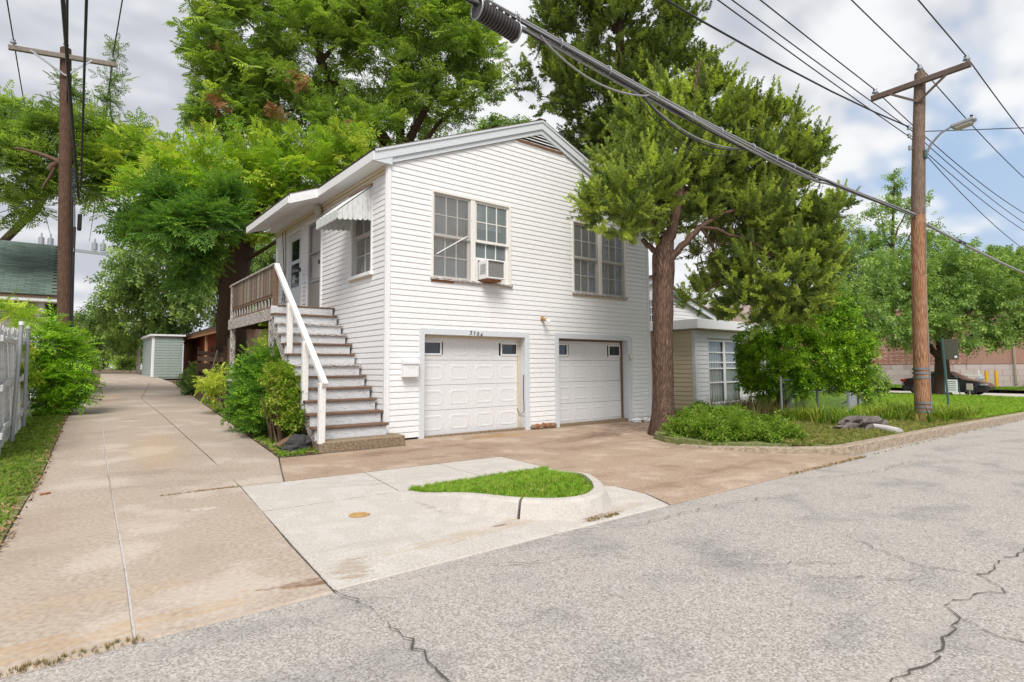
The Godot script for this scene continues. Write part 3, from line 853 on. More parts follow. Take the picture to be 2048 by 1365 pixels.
# ---------------------------------------------------------------- carpentry in a frame: x along the wall, y up, z out of the wall
func fbox(b: B, q: Transform3D, x0: float, x1: float, y0: float, y1: float, z0: float, z1: float, bev := 0.0) -> void:
	b.cbox(q * Vector3((x0 + x1) * 0.5, (y0 + y1) * 0.5, (z0 + z1) * 0.5), Vector3(absf(x1 - x0), absf(y1 - y0), absf(z1 - z0)), bev, q.basis)
func one(called: String, q: Transform3D, x0: float, x1: float, y0: float, y1: float, z0: float, z1: float, m: Material, parent: Node3D, bev := 0.0) -> MeshInstance3D:
	var b := B.new()
	fbox(b, q, x0, x1, y0, y1, z0, z1, bev)
	return put(b, called, m, parent)

func siding_board(q: Transform3D, xb0: float, xb1: float, xt0: float, xt1: float, y: float, h: float, lip: float) -> B:
	var b := B.new()
	var prof := [Vector2(-0.002, 0.0), Vector2(lip, 0.0), Vector2(lip + 0.0015, 0.006), Vector2(0.72 * lip, 0.78 * h), Vector2(0.003, h), Vector2(-0.002, h)]
	var l := []
	var r := []
	for p in prof:
		var t: float = p.y / h
		l.append(q * Vector3(lerpf(xb0, xt0, t), y + p.y, p.x))
		r.append(q * Vector3(lerpf(xb1, xt1, t), y + p.y, p.x))
	for i in 5: b.quad(l[i], r[i], r[i + 1], l[i + 1])
	for i in range(1, 5):
		b.tri(l[0], l[i], l[i + 1])
		b.tri(r[0], r[i + 1], r[i])
	return b

func siding(wall: Node3D, q: Transform3D, y0: float, left: Callable, right: Callable, top: float, holes: Array, m: Material, lip := 0.017, course := COURSE) -> void:
	# holes: [x0, x1, y0, y1]; left and right give the wall's ends at a height
	var y := y0
	while y < top - 0.02:
		var h := minf(course, top - y)
		var mid := y + h * 0.5
		var cuts := [[left.call(mid), right.call(mid), true, true]]
		for o in holes:
			if mid < o[2] or mid > o[3]: continue
			var next := []
			for c in cuts:
				if o[1] <= c[0] or o[0] >= c[1]:
					next.append(c)
					continue
				if o[0] > c[0] + 0.02: next.append([c[0], o[0], c[2], false])
				if o[1] < c[1] - 0.02: next.append([o[1], c[1], false, c[3]])
			cuts = next
		for c in cuts:
			var a0: float = left.call(y) if c[2] else c[0]
			var a1: float = right.call(y) if c[3] else c[1]
			var t0: float = left.call(y + h) if c[2] else c[0]
			var t1: float = right.call(y + h) if c[3] else c[1]
			if a1 - a0 < 0.03: continue
			if a1 - a0 > 3.9 and t1 - t0 > 3.9:
				var seam := a0 + 1.4 + fmod(y * 37.3, 1.0) * (a1 - a0 - 2.8)
				put(siding_board(q, a0, seam - 0.0008, t0, seam - 0.0008, y, h, lip), "siding_board", m, wall)
				put(siding_board(q, seam + 0.0008, a1, seam + 0.0008, t1, y, h, lip * 0.93), "siding_board", m, wall)
				continue
			if t1 - t0 < 0.005:
				t0 = (t0 + t1) * 0.5
				t1 = t0 + 0.004
			put(siding_board(q, a0, a1, t0, t1, y, h, lip), "siding_board", m, wall)
		y += course

func backing(q: Transform3D, x0: float, x1: float, y0: float, y1: float, holes: Array, thick: float) -> B:
	# a sheathed wall with real openings
	var xs := [x0, x1]
	var ys := [y0, y1]
	for o in holes:
		for v in [o[0], o[1]]:
			if v > x0 and v < x1: xs.append(v)
		for v in [o[2], o[3]]:
			if v > y0 and v < y1: ys.append(v)
	xs.sort()
	ys.sort()
	var b := B.new()
	for i in xs.size() - 1:
		if xs[i + 1] - xs[i] < 0.001: continue
		for j in ys.size() - 1:
			if ys[j + 1] - ys[j] < 0.001: continue
			var cx: float = (xs[i] + xs[i + 1]) * 0.5
			var cy: float = (ys[j] + ys[j + 1]) * 0.5
			var open := false
			for o in holes:
				if cx > o[0] and cx < o[1] and cy > o[2] and cy < o[3]: open = true
			if not open: fbox(b, q, xs[i], xs[i + 1], ys[j], ys[j + 1], -thick, 0.0)
	return b

func sash(win: Node3D, q: Transform3D, x0: float, x1: float, y0: float, y1: float, z: float, cols: int, rows: int, fm: Material, glass: Material, rail := 0.045) -> void:
	var b := B.new()
	fbox(b, q, x0, x0 + rail, y0, y1, z - 0.035, z, 0.004)
	fbox(b, q, x1 - rail, x1, y0, y1, z - 0.035, z, 0.004)
	fbox(b, q, x0 + rail, x1 - rail, y1 - rail, y1, z - 0.034, z - 0.001, 0.004)
	fbox(b, q, x0 + rail, x1 - rail, y0, y0 + rail * 1.2, z - 0.034, z - 0.001, 0.004)
	put(b, "sash_frame", fm, win)
	var ax := x0 + rail
	var bx := x1 - rail
	var ay := y0 + rail * 1.2
	var by := y1 - rail
	var mu := 0.02
	for i in range(1, cols):
		var x := lerpf(ax, bx, float(i) / cols)
		one("muntin", q, x - mu * 0.5, x + mu * 0.5, ay, by, z - 0.03, z - 0.006, fm, win, 0.004)
	for j in range(1, rows):
		var y := lerpf(ay, by, float(j) / rows)
		one("muntin", q, ax, bx, y - mu * 0.5, y + mu * 0.5, z - 0.028, z - 0.008, fm, win, 0.004)
	for i in cols:
		for j in rows:
			one("pane", q, lerpf(ax, bx, float(i) / cols) + mu * 0.5, lerpf(ax, bx, (i + 1.0) / cols) - mu * 0.5, lerpf(ay, by, float(j) / rows) + mu * 0.5, lerpf(ay, by, (j + 1.0) / rows) - mu * 0.5, z - 0.021, z - 0.017, glass, win)

func roof_plane(roof: Node3D, x_low: float, y_low: float, x_high: float, y_high: float, z0: float, z1: float, thick: float, deck: Material, shingles: Array, course := 0.14) -> void:
	# a deck with courses of shingles laid on it, low edge to ridge; slope across x
	var d := Vector2(x_high - x_low, y_high - y_low)
	var run := d.length()
	var u := d / run
	var nrm := Vector2(-u.y, u.x)
	if nrm.y < 0: nrm = -nrm
	var b := B.new()
	var poly := PackedVector2Array([Vector2(x_low, y_low), Vector2(x_high, y_high), Vector2(x_high, y_high - thick), Vector2(x_low, y_low - thick)])
	b.extrude(poly, Transform3D(Basis(), Vector3(0, 0, z1)), z0 - z1)
	put(b, "roof_deck", deck, roof)
	var k := int(ceil(run / course))
	for i in k:
		var s0 := i * course - (0.03 if i == 0 else 0.0)
		var s1 := minf((i + 1) * course + 0.03, run)
		var a := Vector2(x_low, y_low) + u * s0 + nrm * 0.016
		var c := Vector2(x_low, y_low) + u * s1 + nrm * 0.005
		b = B.new()
		b.extrude(PackedVector2Array([a, c, c - nrm * 0.004, a - nrm * 0.012]), Transform3D(Basis(), Vector3(0, 0, z1 - 0.01)), z0 - z1 + 0.02)
		put(b, "shingle_course", shingles[(i * 7 + 3) % shingles.size()], roof)

func make_house() -> void:
	var x1 := 11.795
	var back := -15.8
	var ridge := 8.145
	var h := thing("garage_apartment", "white two-storey clapboard garage apartment with two garage doors and gable roof", "house", Vector3(SIDE, 0.05, FRONT))
	var qf := Transform3D(Basis(), Vector3(0, 0, FRONT))
	var qs := Transform3D(Basis(Vector3(0, 0, 1), Vector3.UP, Vector3(-1, 0, 0)), Vector3(SIDE, 0, 0))
	var slope := 0.403
	var ytop := func(x: float) -> float: return 5.03 + slope * (x - SIDE if x < ridge else 2.0 * ridge - SIDE - x)
	var holes := [[5.41, 7.26, 3.07, 4.71], [9.1, 10.9, 3.07, 4.71], [5.245, 7.655, -0.2, 1.975], [8.61, 10.93, -0.2, 1.99]]
	var clad := [[5.38, 7.29, 3.0, 4.735], [9.07, 10.93, 3.02, 4.735], [5.14, 7.77, -0.2, 2.09], [8.5, 11.1, -0.2, 2.1], [7.3, 8.99, 6.2, 7.0]]
	# front wall
	var wf := put(backing(qf, SIDE + 0.1, x1, 0.0, 5.03, holes, 0.1), "wall", M.vinyl, h)
	var b := B.new()
	b.extrude(PackedVector2Array([Vector2(SIDE, 5.03), Vector2(x1, 5.03), Vector2(2.0 * ridge - 7.4, 6.2), Vector2(7.4, 6.2)]), Transform3D(Basis(), Vector3(0, 0, FRONT - 0.1)), 0.1)
	put(b, "gable_wall", M.vinyl, h)
	var lf := func(y: float) -> float: return SIDE + 0.06 if y < 5.03 else minf(ridge - 0.002, SIDE + 0.06 + (y - 5.03) / slope)
	var rf := func(y: float) -> float: return x1 - 0.06 if y < 5.03 else maxf(ridge + 0.002, x1 - 0.06 - (y - 5.03) / slope)
	siding(wf, qf, 0.117, lf, rf, 6.4, clad, M.vinyl)
	# side wall over the stairs
	var shole := [[-10.74, -9.82, 3.16, 4.66], [-13.28, -12.4, 2.65, 4.72], [-14.68, -13.68, 2.65, 4.72]]
	var sclad := [[-10.79, -9.78, 3.1, 4.72], [-13.33, -12.36, 2.6, 4.8], [-14.74, -13.64, 2.6, 4.8]]
	var ws := put(backing(qs, back, FRONT, 0.0, 5.03, shole, 0.1), "wall", M.vinyl, h)
	siding(ws, qs, 0.117, func(_y): return back + 0.06, func(_y): return FRONT - 0.06, 4.86, sclad, M.vinyl)
	# the two walls out of sight
	b = B.new()
	b.span(Vector3(x1 - 0.1, 0, back), Vector3(x1, 5.03, FRONT - 0.1))
	b.span(Vector3(SIDE + 0.1, 0, back), Vector3(x1 - 0.1, 5.03, back + 0.1))
	put(b, "wall", M.vinyl, h)
	b = B.new()
	b.span(Vector3(SIDE + 0.1, 2.45, back + 0.1), Vector3(x1 - 0.1, 2.6, FRONT - 0.1))
	put(b, "floor", M.bare_x, h)
	b = B.new()
	b.span(Vector3(SIDE + 0.1, 4.9, back + 0.1), Vector3(x1 - 0.1, 5.0, FRONT - 0.1))
	put(b, "ceiling", M.blind, h)
	# corner boards
	one("corner_board", qf, SIDE - 0.016, SIDE + 0.06, 0.42, 5.0, 0.0, 0.03, M.trim, h, 0.006)
	one("corner_board", qs, FRONT - 0.062, FRONT - 0.001, 0.42, 5.0, 0.0, 0.028, M.trim, h, 0.006)
	one("corner_board", qf, x1 - 0.06, x1 + 0.02, 0.05, 5.0, 0.0, 0.03, M.trim, h, 0.006)
	one("corner_board", qs, back, back + 0.06, 2.6, 5.0, 0.0, 0.03, M.trim, h, 0.006)
	one("foundation", qf, SIDE, x1, -0.2, 0.11, -0.1, -0.012, M.step, h)
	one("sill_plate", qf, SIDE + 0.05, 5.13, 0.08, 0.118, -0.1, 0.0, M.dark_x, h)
	# rakes: drip strip, fascia, frieze
	for s in [-1.0, 1.0]:
		var e: float = ridge + s * (ridge - 4.2)
		var rp := []
		for o in [[0.0, -0.045, 0.105], [-0.045, -0.2, 0.085], [-0.2, -0.3, 0.055]]:
			var end: float = e if o[1] > -0.25 else ridge + s * (ridge - SIDE)
			var drop := slope * absf(end - ridge)
			b = B.new()
			b.extrude(PackedVector2Array([Vector2(ridge, 6.79 + o[0]), Vector2(end, 6.79 - drop + o[0]), Vector2(end, 6.79 - drop + o[1]), Vector2(ridge, 6.79 + o[1])]), Transform3D(Basis(), Vector3(0, 0, FRONT - 0.02)), 0.02 + o[2])
			put(b, "rake_board", M.metal_trim, h)
	b = B.new()
	b.extrude(PackedVector2Array([Vector2(4.19, 4.995), Vector2(SIDE + 0.05, 4.995), Vector2(SIDE + 0.05, 5.25), Vector2(4.19, 5.15)]), Transform3D(Basis(), Vector3(0, 0, FRONT)), 0.078)
	put(b, "eave_return", M.metal_trim, h)
	# gable louvre
	var vent := node("gable_vent", h)
	for i in 5:
		var y := 6.215 + i * 0.066
		var w := (6.6 - y) / slope - 0.06
		if w < 0.05: continue
		b = B.new()
		b.cbox(Vector3(ridge, y + 0.028, FRONT + 0.022), Vector3(2.0 * w, 0.008, 0.075), 0.002, Basis(Vector3.RIGHT, 0.75))
		put(b, "slat", M.trim if i > 0 else M.flake_x, vent)
	one("rusty_ledge", qf, 7.5, 8.8, 6.188, 6.204, 0.0, 0.045, M.rust, vent)
	# roof
	var roof := node("roof", h)
	roof_plane(roof, 4.2, 5.2, ridge, 6.79, FRONT + 0.1, back - 0.3, 0.05, M.trim, M.shingle_brown)
	roof_plane(roof, 2.0 * ridge - 4.2, 5.2, ridge, 6.79, FRONT + 0.1, back - 0.3, 0.05, M.trim, M.shingle_brown)
	# the roof runs on over the landing
	roof_plane(roof, 3.6, 4.96, 4.2, 5.2, -11.86, -15.25, 0.05, M.trim, M.shingle_brown)
	one("ridge_cap", qf, ridge - 0.1, ridge + 0.1, 6.78, 6.815, back - 0.3 - FRONT, 0.115, M.shingle_brown[0], roof, 0.012)
	# eave fascias and soffit boards
	b = B.new()
	b.span(Vector3(4.175, 5.0, FRONT + 0.085), Vector3(4.2, 5.17, -11.86), 0.004)
	put(b, "fascia", M.trim, h)
	b = B.new()
	b.span(Vector3(3.575, 4.77, -11.88), Vector3(3.6, 4.93, -15.25), 0.004)
	put(b, "fascia", M.trim, h)
	b = B.new()
	b.extrude(PackedVector2Array([Vector2(3.6, 4.94), Vector2(4.2, 5.18), Vector2(4.2, 5.0), Vector2(3.6, 4.76)]), Transform3D(Basis(), Vector3(0, 0, -11.885)), 0.03)
	put(b, "fascia", M.trim, h)
	for i in 3:
		b = B.new()
		b.span(Vector3(4.2 + i * 0.098, 5.0, FRONT + 0.05), Vector3(4.296 + i * 0.098, 5.012 + 0.002 * (i % 2), back))
		put(b, "soffit_board", M.trim, h)
	for i in 11:
		var z := -11.9 - i * 0.305
		b = B.new()
		b.bar(Vector3(3.6, 4.775, z - 0.15), Vector3(4.2, 5.0, z - 0.15), 0.298, 0.012, Vector3.UP)
		put(b, "soffit_board", M.trim, h)
	b = B.new()
	b.span(Vector3(SIDE - 0.05, 4.93, FRONT - 0.06), Vector3(SIDE, 5.0, back), 0.01)
	b.span(Vector3(SIDE - 0.03, 4.86, FRONT - 0.06), Vector3(SIDE, 4.925, back), 0.01)
	put(b, "frieze_board", M.cream, h)

	# ---- front windows
	for k in 2:
		var wx0: float = [5.38, 9.07][k]
		var wx1: float = [7.29, 10.93][k]
		var wm: float = (wx0 + wx1) * 0.5
		var win := node("window", h)
		tag(win, ["paired twelve-pane window with the air conditioner in one half", "paired twelve-pane window half covered by cedar branches"][k])
		b = B.new()
		fbox(b, qf, wx0, wx0 + 0.05, 3.05, 4.735, -0.1, 0.035, 0.005)
		fbox(b, qf, wx1 - 0.05, wx1, 3.05, 4.735, -0.1, 0.035, 0.005)
		fbox(b, qf, wx0 + 0.05, wx1 - 0.05, 4.68, 4.734, -0.1, 0.034, 0.005)
		fbox(b, qf, wm - 0.055, wm + 0.055, 3.05, 4.68, -0.1, 0.025, 0.005)
		put(b, "frame", M.sash, win)
		one("sill", qf, wx0 - 0.02, wx1 + 0.02, 3.005, 3.05, -0.1, 0.06, M.flake_x, win, 0.008)
		b = B.new()
		fbox(b, qf, wx0 + 0.02, wx0 + (0.5 if k == 0 else 1.8), 2.975, 3.003, 0.0, 0.035, 0.004)
		put(b, "apron_board", M.rust if k == 0 else M.cream, win)
		for s in 2:
			var a: float = [wx0 + 0.05, wm + 0.055][s]
			var c: float = [wm - 0.055, wx1 - 0.05][s]
			sash(win, qf, a, c, 3.85, 4.68, 0.0, 3, 2, M.sash, M.glass)
			var low := 3.05 if not (k == 0 and s == 1) else 3.5
			if k == 0 and s == 1:
				sash(win, qf, a, c, low, 3.9, -0.04, 3, 1, M.sash, M.glass)
			else:
				sash(win, qf, a, c, low, 3.885, -0.04, 3, 2, M.sash, M.glass)
			if not (k == 0 and s == 1): one("insect_screen", qf, a + 0.005, c - 0.005, 3.06, 4.67, 0.008, 0.01, M.screen, win)
			if not (k == 0 and s == 1): one("blind", qf, a, c, 3.05, 4.68, -0.2, -0.19, M.blind if k == 0 else M.brown_blind, win)
			else: one("blind", qf, a, c, 4.2, 4.68, -0.26, -0.25, M.blind, win)
		if k == 0:
			b = B.new()
			b.rod(qf * Vector3(5.5, 3.5, 0.02), qf * Vector3(6.2, 3.93, 0.02), 0.011, 0.011, 6)
			put(b, "loose_stick", M.trim, win)
			one("filler_panel", qf, 6.39, 6.48, 3.05, 3.5, -0.05, -0.03, M.sash, win)
			one("filler_panel", qf, 6.93, 7.24, 3.05, 3.5, -0.05, -0.03, M.sash, win)
		else:
			var cu := B.new()
			for i in 14:
				fbox(cu, qf, 10.3 + i * 0.035, 10.33 + i * 0.035, 3.1, 4.2, -0.165 - 0.02 * (i % 2), -0.15 - 0.02 * (i % 2), 0.006)
			put(cu, "curtain", M.curtain, win)
	# ---- side window
	var sw := node("window", h)
	tag(sw, "narrow screened window beneath the scalloped awning")
	b = B.new()
	fbox(b, qs, -10.79, -10.74, 3.15, 4.72, -0.1, 0.035, 0.005)
	fbox(b, qs, -9.83, -9.78, 3.15, 4.72, -0.1, 0.035, 0.005)
	fbox(b, qs, -10.74, -9.83, 4.67, 4.719, -0.1, 0.034, 0.005)
	put(b, "frame", M.trim, sw)
	one("sill", qs, -10.82, -9.75, 3.08, 3.15, -0.1, 0.075, M.trim, sw, 0.008)
	one("apron_board", qs, -10.78, -9.8, 3.055, 3.078, 0.0, 0.045, M.cream, sw)
	sash(sw, qs, -10.74, -9.83, 3.9, 4.67, -0.02, 2, 2, M.sash, M.glass)
	sash(sw, qs, -10.74, -9.83, 3.15, 3.93, -0.056, 2, 2, M.sash, M.glass)
	one("insect_screen", qs, -10.735, -9.835, 3.16, 4.66, 0.004, 0.006, M.screen, sw)
	one("blind", qs, -10.74, -9.83, 3.15, 4.67, -0.2, -0.19, M.blind, sw)
	# ---- doors
	for k in 2:
		var z0: float = [-13.33, -14.74][k]
		var z1: float = [-12.36, -13.64][k]
		var d := node("door", h)
		tag(d, ["brown screened storm door at the top of the stairs", "white storm door with two tall glass lights"][k])
		b = B.new()
		fbox(b, qs, z0, z0 + 0.07, 2.63, 4.78, -0.1, 0.04, 0.006)
		fbox(b, qs, z1 - 0.07, z1, 2.63, 4.78, -0.1, 0.04, 0.006)
		fbox(b, qs, z0 + 0.07, z1 - 0.07, 4.71, 4.779, -0.1, 0.039, 0.006)
		put(b, "frame", M.trim, d)
		var a := z0 + 0.08
		var c := z1 - 0.08
		b = B.new()
		if k == 0:
			fbox(b, qs, a, a + 0.05, 2.66, 4.7, -0.01, 0.02, 0.003)
			fbox(b, qs, c - 0.05, c, 2.66, 4.7, -0.01, 0.02, 0.003)
			for yy in [2.66, 3.32, 3.98, 4.66]: fbox(b, qs, a + 0.05, c - 0.05, yy, yy + 0.045, -0.009, 0.019, 0.003)
			put(b, "storm_frame", M.galv, d)
			one("kick_panel", qs, a + 0.05, c - 0.05, 2.7, 3.32, 0.0, 0.008, M.blind, d)
			one("insect_screen", qs, a + 0.05, c - 0.05, 3.365, 3.98, 0.0, 0.002, M.screen, d)
			one("insect_screen", qs, a + 0.05, c - 0.05, 4.025, 4.66, 0.0, 0.002, M.screen, d)
			one("inner_door", qs, a, c, 2.63, 4.7, -0.09, -0.05, M.sash, d)
			for i in 3: one("door_panel", qs, a + 0.12 + 0.0, c - 0.12, 2.8 + i * 0.62, 3.3 + i * 0.62, -0.05, -0.04, M.sash, d, 0.008)
		else:
			fbox(b, qs, a, a + 0.16, 2.66, 4.7, -0.01, 0.025, 0.004)
			fbox(b, qs, c - 0.16, c, 2.66, 4.7, -0.01, 0.025, 0.004)
			for yy in [[2.66, 3.35], [3.93, 4.02], [4.52, 4.7]]: fbox(b, qs, a + 0.16, c - 0.16, yy[0], yy[1], -0.009, 0.024, 0.004)
			put(b, "leaf", M.metal_trim, d)
			for yy in [[3.35, 3.93], [4.02, 4.52]]:
				one("light", qs, a + 0.16, c - 0.16, yy[0], yy[1], 0.0, 0.006, M.tinted_glass, d)
		one("handle", qs, c - 0.06, c - 0.03, 3.68, 3.78, 0.02, 0.06, M.black, d, 0.008)
		one("threshold", qs, z0 + 0.05, z1 - 0.05, 2.6, 2.66, -0.1, 0.06, M.bare_z, d, 0.01)
	# ---- garage doors
	for k in 2:
		var g0: float = [5.25, 8.615][k]
		var g1: float = [7.65, 10.925][k]
		var yt: float = [1.975, 1.99][k]
		var yb := land(0.5 * (g0 + g1), FRONT) + 0.012
		var tr := node("garage_trim", h)
		b = B.new()
		fbox(b, qf, g0 - 0.11, g0, yb - 0.03, yt + 0.115, -0.19, 0.028, 0.004)
		put(b, "jamb", M.metal_trim, tr)
		b = B.new()
		fbox(b, qf, g1, g1 + 0.12, yb - 0.03, yt + 0.115, -0.19, 0.028, 0.004)
		put(b, "jamb", M.metal_trim, tr)
		b = B.new()
		fbox(b, qf, g0, g1, yt, yt + 0.115, -0.19, 0.0275, 0.004)
		put(b, "header", M.metal_trim, tr)
		b = B.new()
		fbox(b, qf, g1 - 0.05, g1 - 0.001, yb, yt - 0.002, -0.185, -0.15, 0.003)
		fbox(b, qf, g0 + 0.001, g0 + 0.03, yb, yt - 0.002, -0.185, -0.15, 0.003)
		fbox(b, qf, g0 + 0.031, g1 - 0.051, yt - 0.04, yt - 0.002, -0.185, -0.15, 0.003)
		put(b, "stop_strip", M.cream if k == 0 else M.bare_y, tr)
		var gd := node("garage_door", h)
		tag(gd, ["white sectional garage door with chamfered panels beneath the house number", "white sectional garage door with plain square panels beside the cedar trunk"][k])
		var sec := (yt - yb) / 4.0
		for r in 4:
			var y0 := yb + r * sec
			var cols := 4
			var pw := (g1 - g0) / cols
			b = B.new()
			if r == 3:
				fbox(b, qf, g0 + pw * 0.78 + 0.06, g1 - pw * 0.78 - 0.06, y0 + 0.003, y0 + sec - 0.003, -0.235, -0.19, 0.004)
				for e in [[g0, g0 + pw * 0.78 + 0.06], [g1 - pw * 0.78 - 0.06, g1]]:
					fbox(b, qf, e[0], e[1], y0 + 0.003, y0 + 0.1, -0.235, -0.1905, 0.004)
					fbox(b, qf, e[0], e[1], y0 + sec - 0.12, y0 + sec - 0.003, -0.235, -0.1905, 0.004)
			else: fbox(b, qf, g0, g1, y0 + 0.003, y0 + sec - 0.003, -0.235, -0.19, 0.004)
			put(b, "section", M.garage, gd)
			for c in cols:
				var px0 := g0 + c * pw + 0.07
				var px1 := g0 + (c + 1) * pw - 0.07
				if r == 3 and (c == 0 or c == 3):
					var wx0 := g0 + 0.03 if c == 0 else g1 - pw * 0.78
					var wx1 := g0 + pw * 0.78 if c == 0 else g1 - 0.06
					b = B.new()
					fbox(b, qf, wx0 - 0.02, wx1 + 0.02, y0 + 0.095, y0 + 0.13, -0.2, -0.175, 0.004)
					fbox(b, qf, wx0 - 0.02, wx1 + 0.02, y0 + sec - 0.14, y0 + sec - 0.105, -0.2, -0.175, 0.004)
					fbox(b, qf, wx0 - 0.02, wx0 + 0.014, y0 + 0.13, y0 + sec - 0.14, -0.2, -0.176, 0.004)
					fbox(b, qf, wx1 - 0.014, wx1 + 0.02, y0 + 0.13, y0 + sec - 0.14, -0.2, -0.176, 0.004)
					put(b, "window_frame", M.trim, gd)
					one("pane", qf, wx0, wx1, y0 + 0.12, y0 + sec - 0.13, -0.212, -0.208, M.tinted_glass, gd)
					continue
				b = B.new()
				var e0 := y0 + 0.09
				var e1 := y0 + sec - 0.09
				var cut := 0.05 if k == 0 else 0.0
				var o := PackedVector2Array([Vector2(px0 + cut, e0), Vector2(px1 - cut, e0), Vector2(px1, e0 + cut), Vector2(px1, e1 - cut), Vector2(px1 - cut, e1), Vector2(px0 + cut, e1), Vector2(px0, e1 - cut), Vector2(px0, e0 + cut)])
				if k == 1: o = PackedVector2Array([Vector2(px0, e0), Vector2(px1, e0), Vector2(px1, e1), Vector2(px0, e1)])
				var mid := Vector2((px0 + px1) * 0.5, (e0 + e1) * 0.5)
				var n := o.size()
				for i in n:      # a bead that stands proud round the panel, then a field set slightly back
					var j := (i + 1) % n
					var ring := []
					for s in [[0.0, -0.1905], [0.014, -0.186], [0.03, -0.186], [0.055, -0.1893]]:
						for w in [i, j]:
							var v: Vector2 = o[w] + (mid - o[w]).sign() * s[0]
							ring.append(Vector3(v.x, v.y, FRONT + s[1]))
					for t in 3:
						b.quad(ring[t * 2], ring[t * 2 + 1], ring[t * 2 + 3], ring[t * 2 + 2])
				put(b, "raised_panel", M.garage, gd)
		one("bottom_seal", qf, g0, g1, yb - 0.012, yb + 0.004, -0.23, -0.195, M.black, gd)
	# ---- house number
	var f := SystemFont.new()
	f.font_names = PackedStringArray(["Droid Sans"])
	f.font_italic = true
	for i in 4:
		var t := TextMesh.new()
		t.text = "3104"[i]
		t.font = f
		t.font_size = 22
		t.pixel_size = 0.0046
		t.depth = 0.008
		part("number_digit", t, M.black, h, Transform3D(Basis(Vector3(1, 0, 0), Vector3(0.18, 1, 0), Vector3(0, 0, 1)), Vector3(6.27 + i * 0.083, 2.035 - 0.012 * i, FRONT + 0.032)))
	house_fittings(qf, qs)

